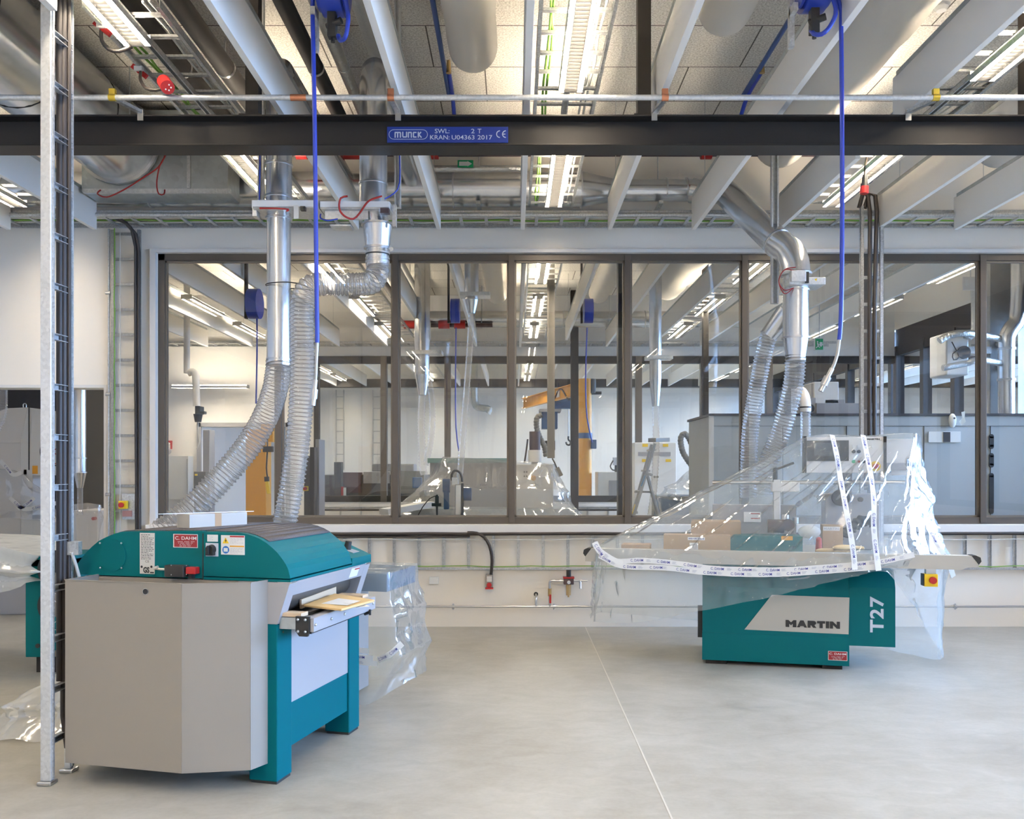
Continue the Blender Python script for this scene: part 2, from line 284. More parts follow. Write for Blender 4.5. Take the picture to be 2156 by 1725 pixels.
for a, b in zip([x0+.04]+mus, mus+[XR]): MB().quad((a+.05, Y2+.05, z0+.12), (b-.05, Y2+.05, z0+.12), (b-.05, Y2+.05, z1-.14), (a+.05, Y2+.05, z1-.14)).build('glass_pane', M['glass'], fr2)
# beam over the rear hall
struct(MB().box((XL, 24.3, 3.9), (XR, 24.6, 4.12)), 'trim_5', M['dark'])
# facade at the right: low wall, high wall, frames, panes
wr = MB(); wr.box((XR, YB, 0), (XR+.3, Y3, 1.0)).box((XR, YB, 4.32), (XR+.3, Y3, ZC))
struct(wr, 'wall_right', M['wall'])
k = 3
for (y0, y1, n) in ((YB, YW, 9), (T1, Y2, 7), (T2, Y3, 7)):
    f = MB(); f.box((XR+.02, y0, 3.82), (XR+.14, y1, 4.32)).box((XR+.02, y0, 1.0), (XR+.14, y1, 1.1))
    fo = struct(f, 'window_%d' % k, M['facade']); k += 1
    for i in range(n+1):
        y = y0 + (y1-y0)*i/n; MB().box((XR+.0, y-.07, 1.0), (XR+.15, y+.07, 4.0)).build('mullion', M['facade'], fo)
    for i in range(n):
        a = y0 + (y1-y0)*i/n + .07; b = y0 + (y1-y0)*(i+1)/n - .07
        MB().quad((XR+.08, a, 1.1), (XR+.08, b, 1.1), (XR+.08, b, 3.82), (XR+.08, a, 3.82)).build('glass_pane', M['glass'], fo)
t = MB().box((XR+10, 0, 0), (XR+12, 30, 3.6)); 
for i in range(9): t.box((XR+9.9, 2+i*3.1, 1.3), (XR+10, 3.9+i*3.1, 1.4))
nb = tag(t.build('neighbouring_building', M['outside']), 'pale low building outside, beyond the facade windows of the middle hall', 'building')
for i in range(14):
    b = MB(); b.box((XR+9.94, 1+i*2, .9), (XR+9.99, 2.3+i*2, 2.9))
    for j in range(12): b.box((XR+9.90, 1+i*2, .95+j*.16), (XR+9.94, 2.3+i*2, 1.03+j*.16))
    b.build('louvred_window', M['white'], nb)
# ================================================================ CEILING FIELD
BAF_Z0, BAF_Z1 = 3.92, 4.23
def baffle(x, y0, y1, label, group='white acoustic baffles hung in rows under the ceiling', rail=True):
    t = thing('acoustic_baffle', (x, y0, BAF_Z0), label, 'acoustic baffle', group)
    MB().box((x-.02, y0, BAF_Z0), (x+.02, y1, BAF_Z1)).build('panel', M['baffle'], t, bevel=.002)
    if rail: MB().box((x-.023, y0+.1, BAF_Z1-.012), (x+.023, y1-.06, BAF_Z1+.02)).build('hanging_rail', M['ductd'], t)
    for y in (() if round(x, 2) in (2.56, -1.52, -1.51, -2.33) else (y0+.5, y1-.5)): MB().cyl((x, y, BAF_Z1), (x, y, ZC), .003, n=5).build('suspension_wire', M['steel'], t)
    return t
A = [(-5.72, -4.2, 8.48, 'outermost at the left edge of the near hall'), (-4.88, -4.2, 8.48, 'above the small tip at the left wall of the near hall'), (-4.05, -4.2, 8.48, 'its end above the wall-mounted ladder beside the doorway'), (-2.33, -4.2, 4.44, 'the short one ending above the floor-standing cable ladder'),
 (-1.52, -4.2, 8.48, 'passing just beside the vertical dust pipe and over the blue hose'), (-.73, -4.2, 8.48, 'running behind the left end of the blue crane sign'), (.08, -4.2, 8.48, 'seen nearly edge-on beside the middle row of lamps'), (.92, -4.2, 8.48, 'right after the dark crane hanger near the middle lamps'),
 (1.73, -4.2, 8.48, 'under the blue pipe and in front of the sloping duct'), (2.56, -4.2, 5.90, 'near length between the blue hose and the crane girder'), (2.56, 6.55, 8.48, 'short far length behind the crane girder beside the hanging red plug'), (3.50, -4.2, 8.48, 'beyond the lamps with the hanging red plug'), (4.26, -4.2, 8.48, 'nearest the facade in the near hall'), (5.1, -4.2, 8.48, 'last one by the facade of the near hall')]
for x, a, b, l in A: baffle(x, a, b, 'white acoustic baffle, ' + l)
ORD = ['first', 'second', 'third', 'fourth', 'fifth', 'sixth', 'seventh', 'eighth', 'ninth', 'tenth', 'eleventh', 'twelfth', 'thirteenth', 'fourteenth', 'fifteenth']
BX = [-5.77, -4.93, -4.1, -3.3, -2.39, -1.51, -.72, .11, .93, 1.73, 2.56, 3.5, 4.26, 5.1]
for i, x in enumerate(BX): baffle(x, 9.6, {7: 16.6, 8: 15.7, 5: 15.66}.get(i, 16.5), 'white acoustic baffle in the hall behind the glass, %s counted from the left' % ORD[i], 'baffles of the hall behind the glass')
for i, x in enumerate(BX): baffle(x, 17.8, 24.3, 'white acoustic baffle in the rearmost hall, %s counted from the left' % ORD[i], 'baffles of the rearmost hall', rail=False)

def make_light(name='ceiling_light'):
    t = empty(name, (0,0,0)); Lh = .71
    MB().box((-.034, -Lh, .046), (.034, Lh, .070)).box((-.078, -Lh, .004), (-.076, Lh, .042)).box((.076, -Lh, .004), (.078, Lh, .042)).build('housing', M['galv'], t)
    for s in (-1, 1):
        MB().cyl((s*.056, -Lh+.02, .028), (s*.056, Lh-.02, .028), .0115, n=8).build('fluorescent_tube', M['tube'], t)
        MB().box((-.078, s*Lh-.004, 0), (.078, s*Lh+.004, .066)).build('end_cap', M['alu'], t)
    mb = MB()
    for i in range(33):
        y = -Lh + .03 + i*(2*Lh-.06)/32; mb.box((-.04, y-.0015, .004), (.04, y+.0015, .026))
    mb.box((-.043, -Lh, .002), (-.04, Lh, .03)).box((.04, -Lh, .002), (.043, Lh, .03)).build('louvre', M['louvre'], t)
    MB().quad((-.038, -Lh+.02, .040), (-.038, Lh-.02, .040), (.038, Lh-.02, .040), (.038, -Lh+.02, .040)).build('diffuser', M['diff'], t)
    return t
light0 = make_light(); used = [False]
def light(x, y, z, label, group, rz=0):
    if used[0]: t = copy_tree(light0, (x, y, z), label)
    else: t = light0; t.location = (x, y, z); t['label'] = label; t['category'] = 'ceiling light'; used[0] = True
    t['category'] = 'ceiling light'; t['group'] = group; t.rotation_euler = (0, 0, rz)
    MB2 = None
    return t
ZL = 4.05
rows = [(-4.62, [7.48, 4.6, 1.9, -.8, -3.4], 'left row by the wall'), (-2.18, [7.52, 4.37, 1.8, -.8, -3.4], 'row beside the big duct'), (.364, [7.48, 4.99, 2.4, -.2, -2.8], 'middle row'), (2.95, [7.48, 4.83, 2.2, -.4, -3.0], 'row with the red plug'), (5.5, [7.48, 4.6, 2.0, -.6], 'row by the facade')]
wh = ['far fitting against the glass wall', 'nearer fitting before the crane girder', 'fitting above the camera', 'fitting behind the camera', 'rearmost fitting']
for x, ys, rl in rows:
    for i, y in enumerate(ys): light(x, y, ZL, 'louvred twin-tube ceiling light, %s, %s' % (rl, wh[i]), 'ceiling lights of the near hall')
for x, rl in ((-4.7, 'left row'), (-2.3, 'second row'), (.34, 'middle row'), (2.95, 'fourth row'), (5.5, 'facade row')):
    for i, y in enumerate((10.85, 13.3, 15.6)): light(x, y, ZL, 'lit ceiling light in the hall behind the glass, %s, %s' % (rl, ('nearest', 'in between', 'furthest')[i]), 'ceiling lights of the middle hall')
    for i, y in enumerate((18.9, 21.4, 23.5)): light(x, y, ZL, 'small lit ceiling light in the rearmost hall, %s, %s' % (rl, ('nearest', 'in between', 'furthest')[i]), 'ceiling lights of the rearmost hall')
# battens across the wall behind the camera (the glass mirrors them)
for i, (x, z) in enumerate(((-6.4, 3.46), (-4.7, 3.62), (-3.0, 3.50), (-1.4, 3.62), (-1.4, 3.46), (-3.0, 3.66))): light(x, YB+.5, z, 'fluorescent batten hung across the wall behind the camera, mirrored in the glass, %s one' % ORD[i], 'battens behind the camera', R(90))
p = at(443, 818, 16.6); light(p.x, p.y, p.z, 'lit batten above the far doorway behind the glass, added for a mirrored tube', 'added batten for a mirrored tube', R(90))  # added tube, stands in for a batten mirrored in the glass
# ---------------------------------------------------------------- cable ladders
def ladder(name, label, p0, p1, side, wid, cat='cable ladder', gap=.25, rail=(.045, .02), rung=(.03, .014), mat='galv', off0=.12, group=None, cables=(), depth_dir=None):
    "two rails from p0 to p1 (centre line), side = unit vector across, parts: rail, rung"
    p0 = Vector(p0); p1 = Vector(p1); side = Vector(side).normalized(); d = (p1-p0); Lg = d.length; d.normalize(); nrm = d.cross(side).normalized()
    t = thing(name, p0, label, cat, group)
    for s in (-1, 1): MB().channel(p0+side*(s*wid/2), p1+side*(s*wid/2), rail[0], rail[1], .0025, up=side*-s).build('rail', M[mat], t)
    n = int((Lg-off0)/gap)+1; r0 = None
    for i in range(n):
        c = p0 + d*(off0+i*gap)
        if r0 is None:
            r0 = MB(); a = c-side*(wid/2); b = c+side*(wid/2)
            r0.bar(a-nrm*rung[1]/2, b-nrm*rung[1]/2, rung[0], .002, nrm); r0.bar(a-d*rung[0]/2, b-d*rung[0]/2, .002, rung[1], nrm); r0.bar(a+d*rung[0]/2, b+d*rung[0]/2, .002, rung[1], nrm)
            r0 = r0.build('rung', M[mat], t)
        else:
            o = r0.copy(); col.objects.link(o); o.parent = t; o.location = d*(i*gap)
    for (m_, r, pts) in cables: MB().tube(pts, r, 6).build('cable', M[m_], t)
    return t
def wob(p0, p1, n, amp, seed):
    rr = random.Random(seed); p0 = Vector(p0); p1 = Vector(p1); return [p0.lerp(p1, i/n) + Vector([rr.uniform(-amp, amp) for _ in range(3)]) for i in range(n+1)]
ZT = 4.15
for (x, y1, l, sd, ys0) in ((-2.15, 8.3, 'above the lamps beside the big duct', 1, 4.8), (.349, 8.45, 'above the middle row of lamps', 2, 2.0), (2.93, 8.45, 'above the lamps with the red plug', 3, 2.0), (-4.6, 8.4, 'above the leftmost lamps', 4, 2.0)):
    cb = []
    for j in range(4): cb.append((['cableg', 'cablew', 'cablew', 'cableg'][j], .008, wob((x+(-.15, .12, .155, -.13)[j], ys0, ZT+.02), (x+(-.15, .12, .155, -.13)[j], y1, ZT+.02), 22, .008, sd*7+j)))
    ladder('cable_ladder', 'galvanised cable ladder under the ceiling, ' + l, (x, ys0, ZT), (x, y1, ZT), (1,0,0), .408, cables=cb, group='ceiling cable ladders')
    s = thing('support_channel', (x, 2.2, ZT-.05), 'perforated steel channel, ' + l, 'support channel', 'lamp channels')
    mb = MB(); mb.channel((x, 2.2, ZT-.03), (x, y1-.3, ZT-.03), .04, .035, up=(0,0,-1)); mb.build('channel', M['galv'], s)
for i, (x, sd) in enumerate(((-2.12, 11), (.38, 12), (2.98, 13), (5.4, 14))):
    ladder('cable_ladder', 'cable ladder under the ceiling of the hall behind the glass, %s from the left' % ORD[i], (x, 9.5, ZT), (x, 16.8, ZT), (1,0,0), .408, gap=.3, group='ceiling cable ladders of the middle hall')
for i, x in enumerate((-2.12, .38, 2.98)):
    ladder('cable_ladder', 'cable ladder under the ceiling of the rearmost hall, %s from the left' % ORD[i], (x, 17.7, ZT), (x, 24.2, ZT), (1,0,0), .408, gap=.3, group='ceiling cable ladders of the rearmost hall')
cb = [(c, .008, wob((-6.8, 8.5+o, 4.10), (6.0, 8.5+o, 4.10), 50, .007, 40+int(o*100))) for c, o in (('cablew', .12), ('cableg', .30), ('cablew', .16), ('cablew', .2), ('cablew', .35))]
ladder('cable_ladder', 'long horizontal cable ladder along the top of the glass wall', (-6.9, 8.725, 4.09), (6.1, 8.725, 4.09), (0,1,0), .43, rail=(.05,.02), cables=cb, group='long wall cable ladders')
ladder('cable_ladder', 'horizontal cable ladder along the far wall of the hall behind the glass', (-6.9, 16.85, 4.02), (6.1, 16.85, 4.02), (0,1,0), .40, group='long wall cable ladders')
# galvanised pipe below that ladder
tag(MB().cyl((-6.9, 8.465, 4.06), (6.1, 8.465, 4.06), .02, n=12).build('conduit_pipe', M['galv']), 'straight steel conduit running in front of the long ladder above the glass wall', 'pipe')
# low ladder on the wall under the window (rungs upright)
cb = [('cable', .017, wob((-2.6, 8.90, .955), (5.9, 8.90, .955), 30, .003, 5)), ('cable', .013, wob((-2.6, 8.905, .925), (-.45, 8.905, .925), 12, .003, 6)), ('cablew', .005, wob((-2.6, 8.90, .895), (5.9, 8.90, .895), 40, .006, 7)), ('cableg', .005, wob((-2.6, 8.90, .625), (5.9, 8.90, .625), 40, .006, 8))]
ladder('cable_ladder', 'low cable ladder fixed along the wall under the long window', (-2.6, 8.925, .79), (6.0, 8.925, .79), (0,0,1), .385, rail=(.03,.02), rung=(.028,.02), gap=.252, cables=cb)
# tall ladder on the wall beside the window
x0, x1 = -4.07, -3.82
cbl = [('cable', .018, [(-4.3, 8.72, 4.12), (-4.0, 8.74, 4.12), (-3.88, 8.78, 4.07), (-3.81, 8.85, 3.97), (-3.795, 8.88, 3.8), (-3.80, 8.885, 3.0), (-3.79, 8.885, 2.0), (-3.795, 8.885, 1.2), (-3.79, 8.885, .75)]),
       ('cable', .014, [(-4.3, 8.69, 4.14), (-3.95, 8.72, 4.13), (-3.84, 8.8, 4.03), (-3.825, 8.87, 3.85), (-3.83, 8.885, 2.4), (-3.82, 8.885, 1.1), (-3.825, 8.885, .75)]),
       ('cableg', .006, wob((-4.045, 8.89, 4.05), (-4.045, 8.89, .7), 24, .006, 9)), ('cablew', .004, wob((-3.99, 8.89, 4.0), (-3.99, 8.89, .9), 14, .002, 10))]
ladder('cable_ladder', 'tall narrow cable ladder on the wall between doorway and window', (-3.945, 8.925, .55), (-3.945, 8.925, 4.04), (1,0,0), .27, rail=(.03,.03), rung=(.026,.012), gap=.256, cables=cbl, mat='galvd')
p = thing('conduit_pipe', (-4.12, 8.93, .3), 'thin upright steel pipe clipped to the wall beside the tall narrow ladder', 'pipe')
MB().cyl((-4.122, 8.93, .3), (-4.122, 8.93, 4.05), .010, n=10).build('pipe', M['galv'], p)
for z in (1.35, 2.37, 3.4): MB().cyl((-4.15, 8.925, z), (-4.10, 8.925, z), .018, n=8).build('pipe_clip', M['steel'], p)
def estop(loc, label, s=1.0, parent_fn=None):
    x, y, z = loc; t = thing('emergency_stop', loc, label, 'emergency stop')
    MB().box((x-.035*s, y-.045*s, z-.035*s), (x+.035*s, y, z+.035*s)).build('housing', M['yellow'], t, bevel=.004*s)
    MB().cyl((x, y-.045*s, z), (x, y-.055*s, z), .012*s, n=12).cyl((x, y-.055*s, z), (x, y-.075*s, z), .022*s, n=18).build('push_button', M['red'], t, bevel=.002); return t
q = at(262, 1063, 8.87); estop(q, 'yellow emergency stop with red button on the tall narrow ladder', 1.15)
t = thing('isolator_box', (q.x+.03, 8.9, 1.14), 'small steel plate with faded red sign under the yellow stop', 'isolator')
MB().box((q.x-.03, 8.88, 1.10), (q.x+.10, 8.915, 1.36)).build('back_plate', M['galv'], t); MB().box((q.x-.02, 8.865, 1.13), (q.x+.075, 8.88, 1.19)).build('sign_plate', M['pinkp'], t)
# free-standing ladder before the right part of the window
xr = (1835-CX)*8.38/F
cbl = [('cable', .02, [(xr-.12, 8.38, 4.1), (xr-.10, 8.34, 4.22), (xr-.06, 8.32, 4.2), (xr-.035, 8.33, 4.05), (xr-.035, 8.34, 2.5), (xr-.035, 8.34, .1)]), ('cable', .02, [(xr-.06, 8.40, 4.1), (xr-.03, 8.36, 4.23), (xr+.01, 8.32, 4.2), (xr+.03, 8.33, 4.05), (xr+.012, 8.34, 3.2), (xr+.01, 8.34, .1)])]
ladder('cable_ladder', 'upright cable ladder with two thick black cables before the glass, beside the covered spindle moulder', (xr, 8.38, .0), (xr, 8.38, 4.12), (1,0,0), .19, rail=(.03,.03), rung=(.03,.012), gap=.255, cables=cbl)
# floor-standing ladder at the left, near the camera
t = thing('cable_ladder', (-2.35, 4.52, 0), 'tall floor-standing galvanised cable ladder beside the grey planer hood', 'cable ladder')
pa = Vector((-2.378, 4.475, 0)); pb = Vector((-2.365, 4.665, 0)); dd = (pb-pa).normalized(); sd = Vector((dd.y, -dd.x, 0)); up = Vector((0,0,1))
for pp, hh in ((pa, ZC), (pb, ZC)):
    MB().bar(pp+up*.02, pp+up*hh, .056 if pp is pa else .034, .034, dd).build('rail', M['galv2'], t, bevel=.004)
    MB().bar(pp+up*.03 + sd*(.03 if pp is pa else .018), pp+up*hh + sd*(.03 if pp is pa else .018), .010, .012, dd).build('rail_edge', M['galv'], t)
    MB().bar(pp, pp+up*.02, .075, .07, dd).build('foot_plate', M['steel'], t, bevel=.006)
z = .22
while z < 4.9:
    mb = MB(); a = pa+up*z+dd*.01; b = pb+up*z-dd*.01
    mb.bar(a, b, .004, .030, up).bar(a+sd*.016+up*.015, b+sd*.016+up*.015, .03, .003, up).bar(a+sd*.016-up*.015, b+sd*.016-up*.015, .03, .003, up)
    mb.build('rung', M['galv'], t); z += .258
for j, (off, r) in enumerate(((.11, .017), (.135, .017), (.16, .011))):
    base = (Vector((-2.376, 4.585, 0)), Vector((-2.356, 4.598, 0)), Vector((-2.343, 4.615, 0)))[j]
    pts = [base+up*zz for zz in (4.95, 4.0, 3.0, 2.0, 1.2, .8, .5)]
    if j == 1: pts += [base+up*.32, base+Vector((.03, -.02, .16)), base+Vector((.12, -.03, .09)), base+Vector((.22, 0, .085)), base+Vector((.35, .1, .11))]
    MB().tube([p_ + Vector((random.Random(j).uniform(-.004, .004), 0, 0)) for p_ in pts], r, 10).build('cable', M['cable'], t)
pts = [pa+dd*.13+sd*.05+up*zz for zz in (1.17,)] + [pa+dd*.17+sd*.05+up*1.10, pa+dd*.20+sd*.06+up*1.0, pa+dd*.20+sd*.06+up*.95, pa+dd*.15+sd*.05+up*.89]
MB().tube(pts, .009, 8).build('cable', M['cablew'], t)
MB().box((-.035, -.02, -.035), (.035, .02, .035), Matrix.Translation(pa+dd*.15+sd*.05+up*1.19)).build('clamp_plate', M['galv'], t)
# ================================================================ CRANE GIRDER
cx0, cx1, yc = XL+.1, XR-.1, 5.6
t = thing('crane_girder', (0, yc, 3.637), 'dark steel crane girder crossing the hall, carrying the blue load sign', 'crane')
mb = MB(); mb.box((cx0, yc-.09, 3.637), (cx1, yc+.09, 3.648)).box((cx0, yc-.09, 3.820), (cx1, yc+.09, 3.831)).box((cx0, yc-.005, 3.648), (cx1, yc+.005, 3.820))
mb.prism([(yc-.09, 3.637), (yc-.09, 3.643), (yc-.005, 3.665), (yc-.005, 3.64)], cx0, cx1, 0); mb.build('girder', M['dark'], t, bevel=.002)
for i, (px, l) in enumerate(((536, 'left'), (1354, 'mid'), (2160, 'right'))):
    h = thing('crane_hanger', ((px-CX)*5.62/F, 5.6, 3.83), ['dark square steel hanger of the crane girder above the dust pipes', 'dark square steel hanger of the crane girder right of the middle lamps', 'dark square steel hanger of the crane girder at the far right edge'][i], 'steel hanger', 'steel hangers of the crane girder')
    x = (px-CX)*5.62/F; MB().box((x-.042, 5.56, 3.831), (x+.042, 5.64, ZC)).build('post', M['dark'], h, bevel=.003)
    MB().box((x-.07, 5.52, 3.832), (x+.07, 5.68, 3.842)).build('end_plate', M['dark'], h)
# sign on the web
ys = 5.587
s0 = at(815, 300.5, ys); s1 = at(1070, 267, ys)
s = tag(MB().box((s0.x, ys, s0.z), (s1.x, ys+.006, s1.z)).build('load_sign', M['signb']), 'blue load sign with white lettering on the crane girder', 'sign')
yt = ys-.002
def S(mb_, tx, px, py, wpx, hpx, off=.009):
    put_text(mb_, tx, at(px, py, yt), (1,0,0), (0,0,1), wpx*yt/F, hpx*yt/F, off)
mb = MB()
S(mb, 'SWL:', 931, 276, 31, 9.5); S(mb, '2', 995.5, 276, 7.5, 9.5); S(mb, 'T', 1009.5, 276, 8, 9.5); S(mb, 'KRAN:', 926, 289.2, 41, 9.5); S(mb, 'U04363', 975, 289.2, 48, 9.5); S(mb, '2017', 1021, 289.2, 31, 9.5)
def bar2(mb_, a, b, wpx):
    A_, B_ = at(*a, yt), at(*b, yt); mb_.bar(A_, B_, .0012, wpx*yt/F, up=(B_-A_).cross(Vector((0,1,0))))
# maker's lettering, squared letters in a rounded outline
def arc(c, rx, ry, a0, a1, n): return [(c[0]+rx*math.cos(R(a0+(a1-a0)*i/n)), c[1]-ry*math.sin(R(a0+(a1-a0)*i/n))) for i in range(n+1)]
o_ = arc((890, 283.2), 10, 10, -90, 90, 10) + arc((829, 283.2), 10, 10, 90, 270, 10); o_.append(o_[0])
for a, b in zip(o_[:-1], o_[1:]): bar2(mb, a, b, 1.0)
for a, b in (((832,290),(832,279)),((831,279),(843.5,279)),((837.3,280),(837.3,290)),((843,279),(843,290)), ((848,277.5),(848,288)),((848,288.5),(856,288.5)),((856,277.5),(856,289)), ((860,290),(860,279)),((859,279),(866.5,279)),((866,279),(866,290)), ((877,279),(870,279)),((870.5,279),(870.5,289)),((870,288.6),(877,288.6)), ((880.7,277.5),(880.7,290)),((881,284),(886.5,278)),((882,283.5),(887.5,289.8))): bar2(mb, a, b, 2.6)
for cxp in (1052.5, 1065):
    a_ = arc((cxp, 282.5), 7, 7, 90, 270, 12)
    for a, b in zip(a_[:-1], a_[1:]): bar2(mb, a, b, 1.9)
bar2(mb, (1058, 282.5), (1064, 282.5), 1.8)
mb.build('lettering', M['silver'], s)
# conduit before the girder with clamps and straps
yp, zp = 5.25, at(0, 205.5, 5.25).z
t = thing('conduit_pipe', (0, yp, zp), 'bright galvanised pipe running across the hall just before the crane girder', 'pipe')
MB().cyl((XL+.1, yp, zp), (XR-.1, yp, zp), .0165, n=14).build('pipe', M['galv2'], t)
MB().cyl((at(612,0,yp).x, yp, zp), (at(645,0,yp).x, yp, zp), .0195, n=14).build('pipe_sleeve', M['copper'], t)
for px, m_ in ((237, 'zincy'), (823, 'copper'), (1400, 'copper'), (1970, 'zincy')):
    x = at(px, 0, yp).x; mb = MB(); mb.cyl((x-.02, yp, zp), (x+.02, yp, zp), .021, n=14); mb.box((x-.018, yp-.012, zp+.014), (x+.018, yp+.012, zp+.05)); mb.build('pipe_clamp', M[m_], t)
for px, px2, l in ((243, 295, 'left of the big spiral duct'), (823, 838, 'left of the crane sign'), (1400, 1378, 'right of the dark middle hanger'), (1970, 1913, 'before the lamps at the right')):
    x = at(px, 0, yp).x; x2 = at(px2, 0, 5.5).x; t = thing('mounting_strap', (x, yp, zp), 'perforated strap clipped from pipe to crane girder, ' + l, 'strap', 'mounting straps of the pipe')
    MB().channel((x, yp+.02, zp-.004), (x2, 5.52, 3.845), .03, .02, up=(0,0,1)).build('strap', M['galv'], t)
    MB().box((x2-.018, 5.50, 3.79), (x2+.018, 5.506, 3.86)).box((x2-.018, 5.50, 3.835), (x2+.018, 5.55, 3.842)).build('girder_clip', M['steel'], t)
# ================================================================ DUCTS, PIPES, HOSES of the near hall
def crom(pts, step):
    P = [Vector(p) for p in pts]; P = [P[0]*2-P[1]] + P + [P[-1]*2-P[-2]]; out = []
    for i in range(1, len(P)-2):
        a, b, c, d = P[i-1:i+3]; n = max(2, int((c-b).length/step))
        for k in range(n):
            t = k/n; out.append(.5*((2*b)+(c-a)*t+(2*a-5*b+4*c-d)*t*t+(3*b-a-3*c+d)*t**3))
    out.append(P[-2]); return out
def hose(name, label, pts, r, cat='hose', pitch=.028, amp=.07, n=20, m_='hose', wire=True, group=None):
    t = thing(name, Vector(pts[0]), label, cat, group); C = crom(pts, pitch/4); Lc = 0; vs = []; hel = []; u = None
    for i, c in enumerate(C):
        T = (C[min(i+1, len(C)-1)] - C[max(i-1, 0)]).normalized()
        if u is None: u = T.orthogonal().normalized()
        u = (u - T*u.dot(T)).normalized(); w_ = T.cross(u)
        if i: Lc += (c-C[i-1]).length
        for k in range(n):
            a = 2*math.pi*k/n; ph = math.cos(2*math.pi*Lc/pitch - a); vs.append(c + (u*math.cos(a)+w_*math.sin(a))*r*(1-amp+amp*ph))
        hel.append((c, u.copy(), w_.copy(), Lc))
    mb = MB(); mb.add(vs, [(i*n+k, i*n+(k+1)%n, (i+1)*n+(k+1)%n, (i+1)*n+k) for i in range(len(C)-1) for k in range(n)], True); mb.build('hose_wall', M[m_], t)
    if wire:
        W = []
        for i in range(len(hel)-1):
            c, u, w_, l0 = hel[i]; c2, u2, w2, l1 = hel[i+1]
            for q in range(3):
                f = q/3; l = l0+(l1-l0)*f; a = 2*math.pi*l/pitch; W.append(c.lerp(c2, f) + (u.lerp(u2, f)*math.cos(a)+w_.lerp(w2, f)*math.sin(a))*r*1.005)
        MB().tube(W, .0016, 4).build('wire_spiral', M['hosew'], t)
    return t
def ring(mb, p, ax, r, t=.012, wd=.012): p = Vector(p); ax = Vector(ax); return mb.cyl(p-ax*wd/2, p+ax*wd/2, r+t, n=24)
_bd = MB.build
def _build(s, name, *a, **k):
    'a row of separate bands is built band by band'
    if name in ('joint_ring', 'seam', 'pipe_clamp') and len(s.v) > 96 and len(s.v) % 96 == 0 and all(len(f) in (4, 24) for f in s.f):
        n = len(s.v)//96; o = None
        for i in range(n):
            q = MB(); q.v = s.v[i*96:(i+1)*96]; q.f = [[j-i*96 for j in f] for f in s.f[i*26:(i+1)*26]]; q.s = s.s[i*26:(i+1)*26]; q.m = [0]*26; o = _bd(q, name, *a, **k)
        return o
    return _bd(s, name, *a, **k)
MB.build = _build
XA, XB_, YP = -1.662, -.995, 6.2
# --- big spiral duct and plenum
t = thing('spiral_duct', (-3.65, 8.0, 4.62), 'very large round spiral duct running towards the viewer at the left', 'duct')
MB().cyl((-3.65, 4.6, 4.62), (-3.65, 8.1, 4.62), .36, n=40).build('duct_body', M['duct'], t)
MB().tube(crom([(-3.65, 4.62, 4.62), (-3.68, 4.2, 4.62), (-3.9, 3.7, 4.62), (-4.4, 3.45, 4.62), (-5.2, 3.4, 4.62), (-6.6, 3.4, 4.62)], .22), .362, 36).build('elbow', M['duct'], t)
mb = MB()
for y in (4.62, 5.62, 6.45, 7.3): ring(mb, (-3.65, y, 4.62), (0,1,0), .36, .004, .012)
mb.build('seam', M['dark'], t); mb = MB(); ring(mb, (-3.65, 8.08, 4.62), (0,1,0), .36, .03, .03); mb.build('flange', M['steel'], t)
for y in (5.3, 7.4): MB().cyl((-3.24, y, 4.5), (-3.24, y, ZC), .006, n=6).cyl((-3.28, y, 4.5), (-3.20, y, 4.5), .01, n=6).build('hanger_rod', M['galv'], t)
t = thing('plenum_box', (-3.3, 8.3, 4.16), 'large grey sheet metal plenum box at the end of the big spiral duct', 'duct box')
MB().box((-4.0, 8.12, 4.17), (-2.645, 8.46, 4.93)).build('box', M['ductd'], t, bevel=.004)
MB().box((-3.98, 8.10, 4.155), (-2.62, 8.13, 4.195)).box((-3.02, 8.10, 4.2), (-2.99, 8.125, 4.6)).build('flange', M['galv2'], t)
for i, pts in enumerate(([(-3.36, 7.9, 4.45), at(345,320,7.9), at(335,350,7.9), at(300,375,7.95), at(260,400,8.0), at(225,415,8.05), at(205,408,8.06), at(212,400,8.08)], [(-3.36, 7.8, 4.45), at(348,318,7.9), at(336,350,7.95), at(330,385,8.0), at(334,408,8.0), at(345,409,8.05), at(347,400,8.08)])):
    tag(MB().tube(crom(pts, .03), .007, 6).build('control_cable', M['cabler']), ['thin red cable sagging in a long curve below the big duct', 'thin red cable hanging in a tight loop before the plenum box'][i], 'cable')
# --- main duct along the wall
zc, yd = 4.379, 8.70
t = thing('spiral_duct', (0, yd, zc), 'long horizontal extraction duct along the top of the glass wall', 'duct')
mb = MB(); mb.cyl((-6.2, yd, zc), (.66, yd, zc), .17, n=30).cyl((.66, yd, zc), (.985, yd, zc-.01), .172, .11, n=30).cyl((.985, yd, zc-.01), (1.80, yd, zc-.01), .108, n=26); mb.build('duct_body', M['duct'], t)
mb = MB()
for x, r in ((-5, .17), (-3.6, .17), (-2.2, .17), (-.6, .17), (.66, .172), (.985, .11), (1.50, .108), (1.70, .108)): ring(mb, (x, yd, zc), (1,0,0), r, .008, .014)
mb.build('joint_ring', M['steel'], t)
for x in (-2.5, -.35, 1.42): MB().cyl((x, yd, zc+.1), (x, yd, ZC), .005, n=6).box((x-.02, yd-.2, zc-.2), (x+.02, yd+.1, zc-.17)).build('hanger_bracket', M['galv'], t)
